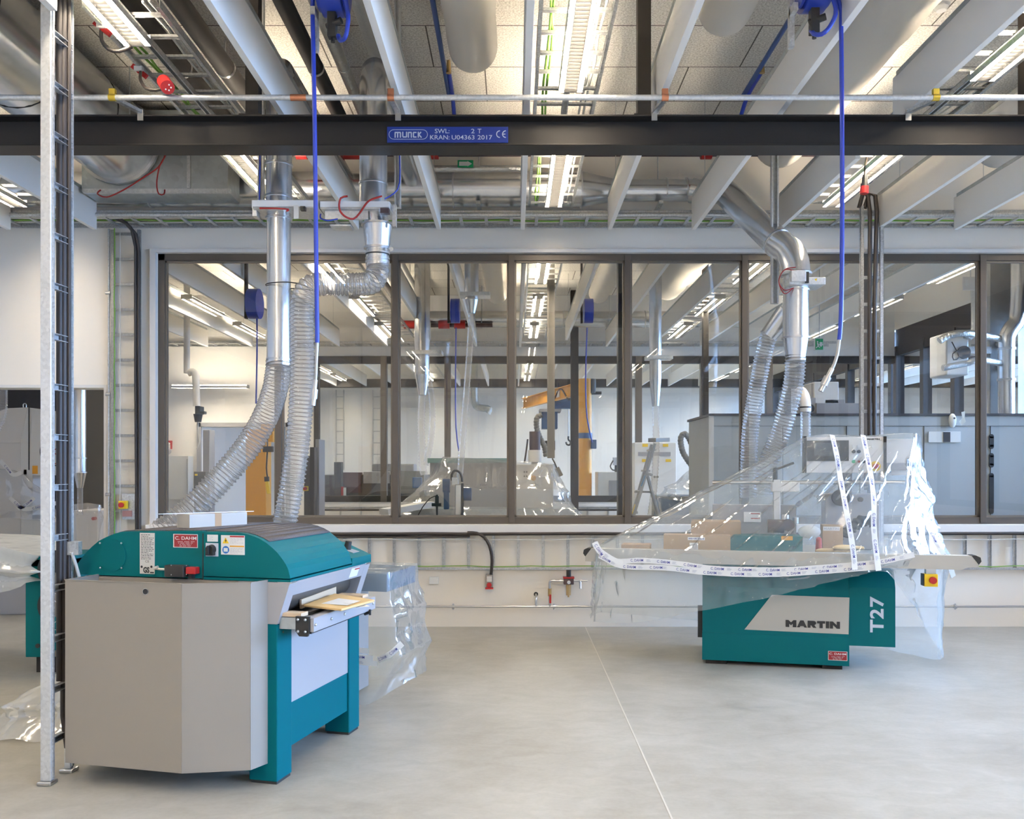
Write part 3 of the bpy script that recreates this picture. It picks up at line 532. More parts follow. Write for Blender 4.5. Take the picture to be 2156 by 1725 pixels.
# --- sloping duct down to the moulder
pts = [(1.75, 8.70, 4.369), (1.88, 8.64, 4.33), at(1520,402,8.4), at(1580,457,8.0), at(1638,512,7.6), at(1662,530,7.48), at(1672,552,7.42), at(1675,578,7.4)]
t = thing('sloping_duct', pts[2], 'round duct sloping from the wall duct down to the covered spindle moulder', 'duct')
MB().tube(crom(pts, .09), .122, 28).build('duct_body', M['duct'], t)
mb = MB(); q = at(1675, 578, 7.4); V = Vector((0,0,1)); X7 = q.x
ring(mb, q, V, .122, .01, .02); d_ = (Vector(pts[4])-Vector(pts[3])).normalized(); ring(mb, pts[4], d_, .122, .008, .016); ring(mb, pts[2], d_, .122, .008, .016)
z1, z2, z3 = at(0,612,7.4).z, at(0,712,7.4).z, at(0,757,7.4).z
ring(mb, (X7, 7.4, z1), V, .106, .008, .014); ring(mb, (X7, 7.4, z2), V, .106, .010, .014); ring(mb, (X7, 7.4, z3), V, .078, .004, .02); mb.build('joint_ring', M['steel'], t)
mb = MB(); mb.cyl((X7, 7.4, z1+.14), (X7, 7.4, z2), .105, n=28).cyl((X7, 7.4, z2), (X7, 7.4, z3), .105, .078, n=28); mb.build('drop_pipe', M['duct'], t)
mb = MB(); mb.box((X7-.10, 7.25, z1+.02), (X7+.20, 7.50, z1+.08)).box((X7-.09, 7.22, z1+.04), (X7+.03, 7.30, z1+.13)); mb.build('gate_damper', M['galv2'], t, bevel=.003)
MB().box((X7+.03, 7.225, z1+.03), (X7+.055, 7.245, z1+.12)).build('switch_plate', M['black'], t); MB().cyl((X7+.12, 7.248, z1+.06), (X7+.12, 7.252, z1+.06), .014, n=3).build('warning_mark', M['yellow'], t)
for dz in (0, .03): MB().tube(crom([(X7-.05, 7.24, z1+.13+dz), (X7-.14, 7.25, z1+.14), (X7-.18, 7.27, z1+.05), (X7-.13, 7.28, z1-.02-dz), (X7-.05, 7.29, z1)], .02), .004, 6).build('red_lead', M['cabler'], t)
MB().cyl((X7-.03, 7.52, z2+.25), (X7-.16, 7.62, z2+.06), .09, .075, n=20).build('branch', M['duct'], t)
hose('flexible_hose', 'clear corrugated hose under the sloping duct, straight one on the right', [(X7, 7.4, z3+.03), (X7-.01, 7.4, z3-.15), (X7-.04, 7.42, 2.2), (X7-.11, 7.48, 1.9), (X7-.19, 7.55, 1.65), (X7-.22, 7.6, 1.4)], .088)
hose('flexible_hose', 'clear corrugated hose under the sloping duct, left one of the pair, bowed to the left', [(X7-.155, 7.62, z2+.08), (X7-.19, 7.68, z2-.1), (X7-.23, 7.76, 2.3), (X7-.27, 7.82, 1.95), (X7-.28, 7.84, 1.6), (X7-.28, 7.84, 1.35)], .078)
t = thing('hood_elbow', at(1692, 870, 7.8), 'cream elbow with clear hose below, standing behind the control panel of the spindle moulder', 'duct elbow')
MB().tube(crom([at(1683,826,8.15), at(1688,826,8.0), at(1694,838,7.85), at(1696,856,7.8), at(1696,866,7.8)], .05), .048, 18).build('elbow', M['sill'], t); mb = MB(); ring(mb, at(1696,858,7.8), V, .047, .004, .012); mb.build('strap', M['black'], t)
hose('flexible_hose', 'short pale hose below the cream elbow', [at(1696,864,7.8), at(1696,900,7.8), at(1696,960,7.8)], .047, wire=False)
# --- the two drops over the thickness planer
def zat(py): return at(0, py, YP).z
t = thing('dust_pipe', (XA, YP, zat(768)), 'shiny vertical dust pipe ending in a clear hose, left of the blue air hose', 'duct')
MB().tube(crom([(XA, 8.6, 4.45), (XA, 6.5, 4.45), (XA, 6.28, 4.42), (XA, YP, 4.30), (XA, YP, 4.1), (XA, YP, zat(436))], .08), .090, 28).build('upper_pipe', M['duct'], t)
MB().cyl((XA, YP, zat(450)), (XA, YP, zat(770)), .083, n=32).build('lower_pipe', M['duct'], t)
mb = MB()
for py, r, e in ((348, .09, .008), (416, .09, .01), (461, .083, .01), (757, .083, .004), (766, .083, .006)): ring(mb, (XA, YP, zat(py)), V, r, e, .014)
mb.build('pipe_clamp', M['steel'], t)
def px_(p): return (p-CX)*YP/F
mb = MB(); mb.box((px_(542), 6.06, zat(450)), (px_(680), 6.34, zat(434))); mb.box((px_(538), 6.12, zat(462)), (px_(548), 6.2, zat(434))); mb.build('gate_damper', M['galv2'], t, bevel=.003)
MB().box((px_(545), 6.045, zat(449)), (px_(678), 6.058, zat(436))).build('damper_front', M['white'], t)
MB().tube(crom([(px_(560), 6.05, zat(452)), (px_(590), 6.03, zat(454)), (px_(620), 6.04, zat(455)), (px_(615), 6.05, zat(458))], .03), .006, 6).build('red_lead', M['cabler'], t)
MB().box((px_(631), 6.03, zat(475)), (px_(641), 6.034, zat(447))).build('hang_tag', M['paper'], t)
MB().box((px_(645), 6.02, zat(458)), (px_(655), 6.06, zat(450))).build('fitting', M['black'], t)
MB().tube(crom([(px_(558), 6.09, 4.2), (px_(556), 6.09, zat(400)), (px_(556), 6.08, zat(432))], .05), .004, 6).build('air_line', M['blue'], t)
t = thing('dust_pipe', (XB_, YP, zat(525)), 'vertical dust pipe with cone and clamps, feeding the bent clear hose', 'duct')
MB().tube(crom([(XB_, 8.6, 4.45), (XB_, 6.5, 4.45), (XB_, 6.28, 4.42), (XB_, YP, 4.30), (XB_, YP, 4.1), (XB_, YP, zat(438))], .08), .097, 28).build('upper_pipe', M['duct'], t)
xb = px_(795)
mb = MB(); mb.cyl((XB_, YP, zat(440)), (xb, YP, zat(476)), .085, .085, n=28); mb.cyl((xb, YP, zat(476)), (xb, YP, zat(524)), .104, .083, n=28).cyl((xb, YP, zat(524)), (xb, YP, zat(560)), .082, n=28); mb.build('cone', M['duct'], t)
mb = MB()
for py, r, e in ((388, .097, .006), (474, .104, .012), (523, .083, .014), (534, .083, .004), (545, .083, .003), (552, .083, .003)): ring(mb, (XB_ if py < 400 else xb, YP, zat(py)), V, r, e, .012)
mb.cyl((px_(825), 6.14, zat(527)), (px_(828), 6.1, zat(532)), .015, n=8); mb.build('pipe_clamp', M['steel'], t)
mb = MB(); ring(mb, (xb, YP, zat(537)), V, .084, .003, .008); mb.build('rubber_band', M['black'], t)
mb = MB(); mb.box((px_(683), 6.06, zat(452)), (px_(827), 6.34, zat(437))); mb.box((px_(690), 6.1, zat(470)), (px_(780), 6.11, zat(452))); mb.box((px_(702), 6.08, zat(486)), (px_(745), 6.2, zat(482))); mb.build('gate_damper', M['galv2'], t, bevel=.003)
MB().box((px_(684), 6.045, zat(450)), (px_(825), 6.058, zat(438))).build('damper_front', M['white'], t); MB().box((px_(808), 6.03, zat(463)), (px_(826), 6.08, zat(453))).build('valve_block', M['brown'], t)
MB().tube(crom([(px_(742), 6.02, zat(430)), (px_(728), 6.02, zat(434)), (px_(725), 6.02, zat(455)), (px_(735), 6.02, zat(470)), (px_(752), 6.05, zat(474)), (px_(765), 6.05, zat(462)), (px_(785), 6.02, zat(440)), (px_(812), 6.03, zat(429))], .02), .007, 6).build('red_lead', M['cabler'], t)
MB().tube(crom([(px_(685), 6.05, zat(464)), (px_(686), 6.03, zat(474)), (px_(700), 6.03, zat(479)), (px_(720), 6.05, zat(474))], .02), .005, 6).tube(crom([(px_(845), 6.1, zat(325)), (px_(845), 6.1, zat(395)), (px_(835), 6.08, zat(418)), (px_(815), 6.08, zat(430))], .03), .005, 6).build('air_line', M['blue'], t)
MB().box((px_(830), 6.1, zat(485)), (px_(838), 6.14, zat(440))).build('side_bracket', M['galv'], t)
YH = 5.95
pts = [(xb, YP, zat(556)), (xb+.002, YP-.01, zat(572)), at(786,592,6.15), at(762,599,6.1), at(720,598,6.05), at(680,598,6.0), at(652,605,5.97), at(638,630,5.95), at(636,680,5.93), at(637,760,5.9), at(634,850,5.85), at(626,940,5.8), at(613,1030,5.78), at(600,1098,5.78), at(596,1130,5.78)]
hose('flexible_hose', 'clear corrugated hose bending from the cone down to the back of the planer', pts, .082, n=24)
pts = [(XA, YP, zat(762)), (XA, YP-.02, zat(785)), at(578,825,6.12), at(558,880,6.0), at(526,935,5.9), at(486,985,5.82), at(440,1035,5.76), at(400,1075,5.72), at(362,1105,5.70), at(335,1125,5.70)]
hose('flexible_hose', 'clear corrugated hose curving down to the left behind the small carton on the planer', pts, .089, n=24)
mb = MB(); n_ = 28; P = []
for i in range(n_+1):
    a = math.pi*2*i/n_; P.append(Vector((px_(612)+px_(0)*0 + math.cos(a)*.165, 6.17+math.sin(a)*.11, zat(603)-.03*max(0, math.cos(a))**2)))
tag(MB().tube(P, .004, 6).build('cable_tie', M['black']), 'black strap tying the clear hose to the shiny vertical dust pipe', 'strap')
# --- support struts
for x, y, zb, l in ((-1.786, 6.2, zat(423), 'left of the shiny vertical dust pipe'), (-.825, 6.22, zat(437), 'between cone pipe and the baffle over the crane sign'), (2.25, 7.6, at(0,640,7.6).z, 'beside the elbow of the sloping duct')):
    s = tag(MB().channel((x, y, zb), (x, y, ZC), .042 if x < 0 else .062, .04, up=(0,-1,0)).box((x-.022, y-.018, zb), (x+.022, y+.022, zb+.004)).build('steel_strut', M['galv2']), 'galvanised strut hanging from the ceiling ' + l, 'steel strut', 'hanging struts')
# --- lagged and plain pipes under the ceiling
for x, r, m_, l in ((-2.62, .085, 'blackpipe', 'thick black lagged pipe nearest the big duct'), (-2.27, .075, 'blackpipe', 'black lagged pipe over the left row of lamps'), (-1.56, .062, 'blackpipe', 'slimmer black lagged pipe beside the foil pipes'), (-1.34, .046, 'foil', 'foil-wrapped pipe next to the black pipe, left of the hose reel'), (-1.06, .044, 'foil', 'foil-wrapped pipe nearest the baffle, right of the hose reel')):
    t = thing('lagged_pipe', (x, 5, 4.76), l, 'pipe', 'lagged pipes'); MB().cyl((x, 1.0, 4.76), (x, 8.6, 4.76), r, n=18).build('pipe', M[m_], t)
    for y in (4.9, 6.9): MB().cyl((x, y, 4.76), (x, y, ZC), .005, n=6).cyl((x, y-.015, 4.76), (x, y+.015, 4.76), r+.004, n=18).build('pipe_hanger', M['steel'], t)
for x, l in ((-.55, 'straight blue pipe left of the cream textile duct'), (1.93, 'straight blue pipe right of the short textile duct')):
    t = thing('water_pipe', (x, 5, 4.76), l, 'pipe'); MB().cyl((x, 1.0, 4.76), (x, 7.4, 4.76), .019, n=12).build('pipe', M['bluep'], t)
    xx = x+.03; zz = 4.80
    MB().tube(crom([(xx, 6.95, 4.76), (xx, 7.4, 4.74), (xx, 7.7, 4.6), (xx, 7.75, 4.45)], .05), .018, 10).build('drop', M['blue'], t); MB().cyl((xx, 6.95, 4.74), (xx, 6.95, 4.84), .022, .014, n=8).build('valve', M['brass'], t)
    mb = MB(); mb.cyl((xx-.035, 7.6, 4.58), (xx+.035, 7.6, 4.58), .04, n=14).box((xx-.03, 7.56, 4.5), (xx+.03, 7.6, 4.56)); mb.build('coupling', M['redpaint'], t, bevel=.006)
t = thing('sprinkler_main', (0, 8.35, 4.62), 'horizontal brown pipe with red couplings high above the glass wall', 'pipe')
MB().cyl((-2.3, 8.3, 4.60), (3.2, 8.3, 4.60), .038, n=14).build('pipe', M['brown'], t)
for px in (635, 660, 735, 757, 912, 1487):
    x = (px-CX)*8.3/F; mb = MB(); mb.cyl((x-.05, 8.3, 4.60), (x+.05, 8.3, 4.60), .062, n=16); mb.cyl((x, 8.3, 4.60), (x, 8.22, 4.56), .02, n=8); mb.build('coupling', M['redpaint'], t, bevel=.008)
t = thing('lagged_pipe', (-.5, 8.55, 4.62), 'short horizontal foil-wrapped pipe with green arrow sign above the glass wall', 'pipe')
MB().cyl((-1.1, 8.45, 4.50), (.12, 8.45, 4.50), .032, n=14).build('pipe', M['foil'], t)
q = at(980, 345, 8.38); MB().box((q.x-.075, 8.38, q.z-.035), (q.x+.075, 8.385, q.z+.035)).build('sign_plate', M['greenp'], t); mb = MB(); mb.box((q.x-.06, 8.376, q.z-.02), (q.x+.02, 8.379, q.z+.02)).prism([(q.x+.02, q.z-.026), (q.x+.062, q.z), (q.x+.02, q.z+.026)], 8.376, 8.379); mb.build('arrow', M['white'], t)
# --- textile ducts
def sock(x, y1, r, zc_, label, n=26, y0=1.0, group='textile air ducts'):
    t = thing('textile_duct', (x, y1, zc_), label, 'air duct', group); rr = random.Random(int(x*100)+7); pts = []; rad = []
    y = y0; i = 0
    while y < y1-.001:
        pts.append((x, y, zc_)); rad.append(r*(1+.02*math.sin(i*1.7)+rr.uniform(-.012, .012))); y += .16; i += 1
    for k in range(7):
        a = k/6*math.pi/2; pts.append((x, y1+math.sin(a)*.10, zc_+.02*(1-math.cos(a)))); rad.append(r*(.25+.75*math.cos(a)))
    MB().tube(pts, r, n, rad=rad).build('sleeve', M['sock'], t)
    for yy in ((y0+y1)/2, y1-.4): MB().cyl((x, yy, zc_+r*.9), (x, yy, ZC-.001), .003, n=5).build('suspension_wire', M['steel'], t)
sock(-.31, 6.58, .183, 4.765, 'cream textile air duct left of the middle lamps, its round end above the crane sign')
sock(1.44, 6.02, .183, 4.765, 'short cream textile air duct right of the dark crane hanger')
sock(2.50, 8.3, .242, 4.70, 'wide wrinkled textile air duct behind the right blue hose reel')
sock(4.57, 8.3, .242, 4.70, 'wide textile air duct at the far right above the baffles')
# --- hose reels
def reel(x, y, z, label, s=1.0, group='blue hose reels'):
    t = thing('hose_reel', (x, y, z), label, 'hose reel', group)
    mb = MB(); mb.cyl((x-.055*s, y, z), (x+.055*s, y, z), .155*s, n=28); mb.build('drum_cover', M['blue'], t, bevel=.012*s)
    mb = MB(); mb.cyl((x-.075*s, y, z), (x-.06*s, y, z), .13*s, n=24).cyl((x+.06*s, y, z), (x+.075*s, y, z), .13*s, n=24); mb.build('side_disc', M['blue'], t, bevel=.004)
    mb = MB(); mb.box((x-.025*s, y-.03*s, z-.28*s), (x+.02*s, y+.02*s, z-.15*s)).cyl((x-.03*s, y, z-.22*s), (x+.05*s, y-.03*s, z-.20*s), .018*s, n=10).cyl((x, y, z-.30*s), (x, y, z-.26*s), .012*s, n=8); mb.build('hose_guide', M['black'], t, bevel=.004)
    xa = x+.10 if x < 0 else x+.23; mb = MB(); mb.box((x-.115*s, y+.04, z-.32*s), (x-.09*s, y+.08, 4.44)).box((x-.115*s, y-.02, z-.16), (x-.09*s, y+.06, z-.12)).box((x-.115*s, y-.02, 4.42), (xa+.02, y+.02, 4.44)).box((xa, y-.02, 4.42), (xa+.02, y+.02, ZC)); mb.build('mounting_rail', M['galv'], t); return t
reel(-.95, 4.6, 4.14, 'blue hose reel hanging above the planer, before the foil pipes'); reel(1.57, 4.6, 4.16, 'blue hose reel hanging above the spindle moulder, before the wide textile duct')
def air_hose(label, pts, tip, r=.0115, loop=None):
    t = thing('air_hose', Vector(pts[0]), label, 'hose'); MB().tube(crom(pts, .05), r, 10).build('hose', M['blue'], t)
    if loop: MB().tube(crom(loop, .02), r, 10).build('hose_loop', M['blue'], t)
    mb = MB(); mb.tube(crom(tip, .03), r*.78, 8); mb.build('spiral_guard', M['alu'], t)
    e = Vector(tip[-1]); d = (e-Vector(tip[-2])).normalized(); mb = MB(); mb.cyl(e, e+d*.05, r*1.1, n=10).cyl(e+d*.05, e+d*.10, r*1.7, n=12).cyl(e+d*.10, e+d*.135, r*1.25, n=10); mb.build('coupler', M['steel'], t)
air_hose('blue air hose hanging straight down past the clear hoses above the planer', [(-1.05, 4.6, 4.2), at(658,10,4.6), at(660,120,4.6), at(663,300,4.6), at(665,480,4.6), at(668,722,4.6)], [at(668,720,4.6), at(666,760,4.6), at(665,790,4.6), at(664,800,4.6)], loop=[(-.90, 4.52, 4.15), at(732,20,4.5), at(731,60,4.5), at(726,80,4.5), at(716,85,4.55), at(712,75,4.58)])
air_hose('blue air hose with bent metal end hanging above the spindle moulder', [(1.62, 4.6, 4.25), at(1768,10,4.6), at(1771,60,4.6), at(1773,300,4.6), at(1773,500,4.6), at(1772,600,4.6), at(1770,680,4.6), at(1767,716,4.6)], [at(1767,715,4.6), at(1763,745,4.6), at(1756,768,4.6), at(1752,776,4.6)], loop=[(1.62, 4.55, 4.12), at(1760,20,4.5), at(1748,55,4.5), at(1730,72,4.5), at(1715,72,4.55), at(1708,65,4.6)])
# --- plugs, sockets, smoke detector
t = thing('power_plug', at(1822, 340, 7.2), 'red and grey industrial plug dangling from a cable before the right-hand lamps', 'plug')
MB().tube(crom([(2.88, 7.2, 4.3), at(1826,325,7.2), at(1822,350,7.2), at(1821,372,7.2)], .03), .011, 8).build('cable', M['cable'], t)
mb = MB(); mb.cyl(at(1821,368,7.2), at(1821,388,7.2), .020, .026, n=14).cyl(at(1821,388,7.2), at(1820,394,7.2), .032, n=14); mb.build('grip', M['black'], t); MB().cyl(at(1820,393,7.2), at(1819,408,7.2), .034, n=18).build('socket', M['red'], t)
t = thing('power_plug', at(350, 180, 5.2), 'red industrial socket with black cable under the left cable ladder', 'plug')
MB().tube(crom([at(296,152,5.5), at(296,168,5.35), at(308,186,5.2), at(328,190,5.2), at(342,186,5.2)], .03), .010, 8).build('cable', M['cable'], t)
MB().cyl(at(340,165,5.2)+Vector((0,.06,0)), at(347,175,5.2), .03, .035, n=14).build('grip', M['black'], t); MB().cyl(at(345,172,5.2), at(353,184,5.13), .040, n=18).build('socket', M['red'], t)
mb = MB()
c = at(354,184.5,5.125); 
for i in range(5): a = i*1.256; mb.sphere(c+Vector((math.cos(a)*.017, 0, math.sin(a)*.017)), .005, 6, 4)
mb.build('contact_pin', M['white'], t)
for px, py, l, yy in ((214, 62, 'under the nearest lamp at the left', 5.02), (292, 152, 'beside the red industrial socket', 5.52)):
    q = at(px, py, yy); t = thing('junction_clip', q, 'red and white cable outlet clip ' + l, 'cable outlet', 'red and white outlets'); MB().bar(q+Vector((-.04,0,.04)), q+Vector((.05,0,-.03)), .02, .03).build('clip', M['red'], t); MB().cbox(q+Vector((.005,-.01,.015)), (.05,.03,.03)).build('housing', M['white'], t)
tag(MB().tube(crom([at(213,65,5.02), at(214,85,5.02), at(228,103,5.03), at(250,108,5.05), at(278,98,5.07)], .03), .011, 8).build('lamp_cable', M['cable']), 'black cable sagging under the nearest lamp at the left', 'cable')
q = at(1982, 18, 6.37); t = thing('smoke_detector', q, 'round white smoke detector on the ceiling at the upper right', 'smoke detector'); mb = MB(); mb.cyl((q.x, q.y, ZC-.07), (q.x, q.y, ZC-.045), .035, .05, n=20).cyl((q.x, q.y, ZC-.025), (q.x, q.y, ZC), .06, n=20).cyl((q.x, q.y, ZC-.045), (q.x, q.y, ZC-.025), .03, n=14); mb.build('body', M['white'], t)
# ---------------------------------------------------------------- fittings low on the wall
def wx(px): return (px-CX)*8.95/F
def wz(py): return CH+(CY-py)*8.95/F
z = wz(1276)
t = thing('air_pipe', (0, 8.9, z), 'thin steel compressed-air pipe low along the wall under the cable ladder', 'pipe')
MB().cyl((-2.6, 8.90, z), (6.05, 8.90, z), .011, n=10).build('pipe', M['steel'], t)
for px in (955, 1166, 2006):
    mb = MB(); mb.cyl((wx(px)-.012, 8.90, z), (wx(px)+.012, 8.90, z), .022, n=12).cyl((wx(px), 8.90, z-.03), (wx(px), 8.90, z+.03), .008, n=8).cyl((wx(px), 8.9, z), (wx(px), YW, z), .006, n=6); mb.build('pipe_clamp', M['steel'], t)
mb = MB(); x = wx(1128.5); mb.tube(crom([(x, 8.96, wz(1252)), (x, 8.92, wz(1254)), (x, 8.90, wz(1262)), (x, 8.90, z)], .02), .011, 8); mb.build('riser', M['steel'], t); mb = MB(); x = wx(1157); mb.cyl((x, 8.90, z), (x, 8.90, wz(1240)), .012, n=10); mb.tube(crom([(x, 8.90, wz(1240)), (x, 8.90, wz(1226)), (wx(1160), 8.90, wz(1222)), (wx(1166), 8.90, wz(1222)), (wx(1186), 8.90, wz(1222))], .015), .011, 8); mb.build('riser', M['steel'], t)
mb = MB(); mb.cyl((wx(1157), 8.90, wz(1254)), (wx(1157), 8.90, wz(1238)), .018, n=10); mb.build('valve', M['brass'], t); MB().box((wx(1156), 8.865, wz(1268)), (wx(1160), 8.88, wz(1250))).build('valve_lever', M['red'], t)
MB().cyl((wx(1128.5), YW-.004, wz(1252)), (wx(1128.5), YW, wz(1252)), .022, n=16).build('wall_sleeve', M['dark'], t)
t = thing('pressure_regulator', (wx(1196), 8.9, wz(1222)), 'compressed-air regulator with red band, gauge and filter bowl on the wall', 'regulator')
MB().box((wx(1186), 8.86, wz(1229)), (wx(1207), 8.94, wz(1215))).build('body', M['brown'], t, bevel=.004); MB().box((wx(1185), 8.855, wz(1216.5)), (wx(1208), 8.945, wz(1213.5))).build('band', M['red'], t)
MB().cyl((wx(1196.5), 8.9, wz(1214)), (wx(1196.5), 8.9, wz(1199)), .024, n=14).build('knob', M['black'], t, bevel=.003); MB().cyl((wx(1196.5), 8.9, wz(1229)), (wx(1196.5), 8.9, wz(1252)), .027, .024, n=14).cyl((wx(1196.5), 8.9, wz(1252)), (wx(1196.5), 8.9, wz(1256)), .01, n=10).build('filter_bowl', M['plycol'], t)
MB().cyl((wx(1196.5), 8.86, wz(1224)), (wx(1196.5), 8.845, wz(1224)), .017, n=18).build('gauge', M['white'], t); mb = MB(); mb.cyl((wx(1207), 8.9, wz(1222)), (wx(1236), 8.9, wz(1222)), .008, n=10).cyl((wx(1221), 8.9, wz(1222)), (wx(1221), 8.88, wz(1238)), .012, n=10).cyl((wx(1221), 8.9, wz(1222)), (wx(1225), 8.9, wz(1222)), .014, n=10); mb.build('outlet', M['steel'], t)
t = thing('power_socket', (wx(1030), 8.9, wz(1222)), 'grey industrial wall socket with red flap under the low cable ladder', 'socket')
MB().box((wx(1023), 8.87, wz(1236)), (wx(1038), YW, wz(1209))).build('housing', M['grey'], t, bevel=.006); MB().box((wx(1025.5), 8.866, wz(1223)), (wx(1036), 8.871, wz(1212))).build('label_plate', M['paper'], t); MB().cyl((wx(1030.5), 8.86, wz(1230)), (wx(1030.5), 8.90, wz(1230)), .025, n=16).box((wx(1022.5), 8.84, wz(1238)), (wx(1039), 8.87, wz(1234.5))).build('flap', M['red'], t)
MB().tube(crom([(wx(985), 8.89, wz(1121)), (wx(1004), 8.88, wz(1122)), (wx(1020), 8.87, wz(1130)), (wx(1031), 8.87, wz(1148)), (wx(1036), 8.87, wz(1170)), (wx(1036), 8.88, wz(1190)), (wx(1034), 8.9, wz(1210))], .04), .016, 10).build('feed_cable', M['cable'], t)
tag(MB().box((wx(904), YW-.03, wz(1230)), (wx(923.5), YW, wz(1215))).build('wall_box', M['white'], bevel=.003), 'small blank white box on the wall left of the grey socket', 'wall box')
# ================================================================ MACHINES of the near hall
class Fr:
    "a machine's own upright frame: origin, turn about z; pl() = where a sight line meets its plane y = y0"
    def __init__(s, ox, oy, deg): s.o = Vector((ox, oy, 0)); s.a = R(deg); s.M = Matrix.Translation(s.o) @ Matrix.Rotation(s.a, 4, 'Z'); s.I = s.M.inverted()
    def pl(s, px, py, y0=0.0):
        c = s.I @ Vector((0,0,CH)); d = (s.I.to_3x3() @ Vector(((px-CX)/F, 1, (CY-py)/F))); k = (y0-c.y)/d.y; return c + d*k
    def pz(s, px, py, z0):
        c = s.I @ Vector((0,0,CH)); d = (s.I.to_3x3() @ Vector(((px-CX)/F, 1, (CY-py)/F))); k = (z0-c.z)/d.z; return c + d*k
    def mb(s): return MB(s.M)
    def thing(s, name, label, cat, group=None, z=0): o = thing(name, (s.o.x, s.o.y, z), label, cat, group, s.a); return o
def face_rect(mb, fr, p0, p1, y0, t=.003):
    a = fr.pl(*p0, y0); b = fr.pl(*p1, y0); return mb.box((a.x, y0-t, b.z), (b.x, y0, a.z))
def ftext(fr, mb, s_, p0, p1, y0, off=.0, vertical=False, sp=1.0):
    a = fr.pl(*p0, y0); b = fr.pl(*p1, y0); c = (a+b)/2; w_ = abs(b.x-a.x); h_ = abs(a.z-b.z)
    if vertical: put_text(mb, s_, c, (0,0,1), (-1,0,0), h_, w_, off, sp)
    else: put_text(mb, s_, c, (1,0,0), (0,0,1), w_, h_, off, sp)
def dahm_plate(fr, t, p0, p1, y0, big=True):
    x0, y0p = p0; x1, y1p = p1; W_ = x1-x0; H_ = y1p-y0p
    o = face_rect(fr.mb(), fr, p0, p1, y0).build('maker_plate', M['white'], t)
    q = face_rect(fr.mb(), fr, (x0+W_*.025, y0p+H_*.04), (x1-W_*.025, y1p-H_*.04), y0-.003, .001).build('plate_field', M['labelr'], o)
    mb = fr.mb(); ftext(fr, mb, 'C. DAHM', (x0+W_*.06, y0p+H_*.17), (x1-W_*.06, y0p+H_*.44), y0-.0055, .008)
    for k, (a, b) in enumerate(((.12,.88),(.2,.8),(.25,.75),(.25,.75))):
        yy = y0p + H_*(.54+.10*k); n = 14
        for j in range(n):
            if (j*7+k*3) % 5: xx = x0+W_*(a+(b-a)*j/n); face_rect(mb, fr, (xx, yy), (xx+W_*(b-a)/n*.62, yy+H_*.035), y0-.0055, .0004)
    mb.build('plate_lettering', M['white'], o)
def fine_print(fr, mb, x0, y0p, x1, y1p, rows, y0, seed=0, h=.35, gap=.25):
    rr = random.Random(seed); dy = (y1p-y0p)/rows
    for k in range(rows):
        x = x0; end = x0+(x1-x0)*rr.uniform(.5, 1)
        while x < end:
            w_ = rr.uniform(.04, .22)*(x1-x0); face_rect(mb, fr, (x, y0p+k*dy), (min(x+w_, x1), y0p+(k+h)*dy), y0, .0004); x += w_ + (x1-x0)*gap*.2
# ---------------------------------------------------------------- thickness planer
P = Fr(-1.204, 4.46, -14.0)
t = P.thing('thickness_planer', 'teal and grey thickness planer with angular grey hood, standing nearest at the left', 'planer')
g = P.mb(); g.box((-1.15, .004, .10), (-.22, 1.0, 1.030)); g.build('body', M['grey'], t, bevel=.004)
for y0, y1, nm in ((0, .154, 'f'), (.862, 1.01, 'r')):
    m = P.mb(); m.box((-.16, y0, .014), (.0, y1, .816)); m.build('leg', M['teal_daylit'], t, bevel=.006); m = P.mb(); m.box((-.15, y0+.006, 0), (-.006, y1-.006, .016)); m.build('foot', M['rubber'], t)
P.mb().box((-1.12, .006, .055), (-.14, .13, .12)).build('base_beam', M['teal'], t)
P.mb().box((-1.10, .86, .055), (-.14, .99, .2)).build('base_beam', M['teal'], t)
P.mb().box((-.05, .15, .148), (-.014, .865, .378)).build('lower_panel', M['teal_daylit'], t)
P.mb().box((-.05, .15, .378), (-.010, .865, .83)).build('end_panel', M['greyl'], t)
chk = [(-.22, .816), (.0, .816), (.072, 1.030), (-.22, 1.030)]
m = P.mb(); m.prism(chk, .0, .075, 1); m.build('cheek', M['greyl'], t, bevel=.003); m = P.mb(); m.prism(chk, .935, 1.012, 1); m.build('cheek', M['greyl'], t, bevel=.003)
m = P.mb(); m.prism([(.046, .955), (.072, 1.030), (.058, 1.030), (.032, .955)], .075, .935, 1); m.build('lintel_plate', M['greyl'], t)
m = P.mb(); m.box((.0, .0, 1.024), (.078, .06, 1.034)); m.box((.0, .93, 1.024), (.078, 1.0, 1.034)); 
m.build('hinge', M['steel'], t, bevel=.003)
P.mb().cyl((-.10, .08, .915), (-.10, .93, .915), .075, n=26).build('feed_roller', M['roller'], t)
P.mb().box((-.215, .08, .82), (-.20, .93, 1.02)).build('inner_wall', M['dark'], t)
m = P.mb(); a = P.pl(700,1192,.9); m.box((.0,0,0),(0,0,0)) if False else None
c0 = Vector((.066, .80, .985)); 
m = P.mb(); m.quad((.0475+.003, .745, .965), (.0475+.003, .86, .965), (.067+.003, .86, 1.020), (.067+.003, .745, 1.020)); m.build('warning_label', M['white'], t); m = P.mb(); m.quad((.0625+.005, .79, 1.007), (.0625+.005, .86, 1.007), (.0655+.005, .86, 1.015), (.0655+.005, .79, 1.015)); m.build('label_bar', M['red'], t)
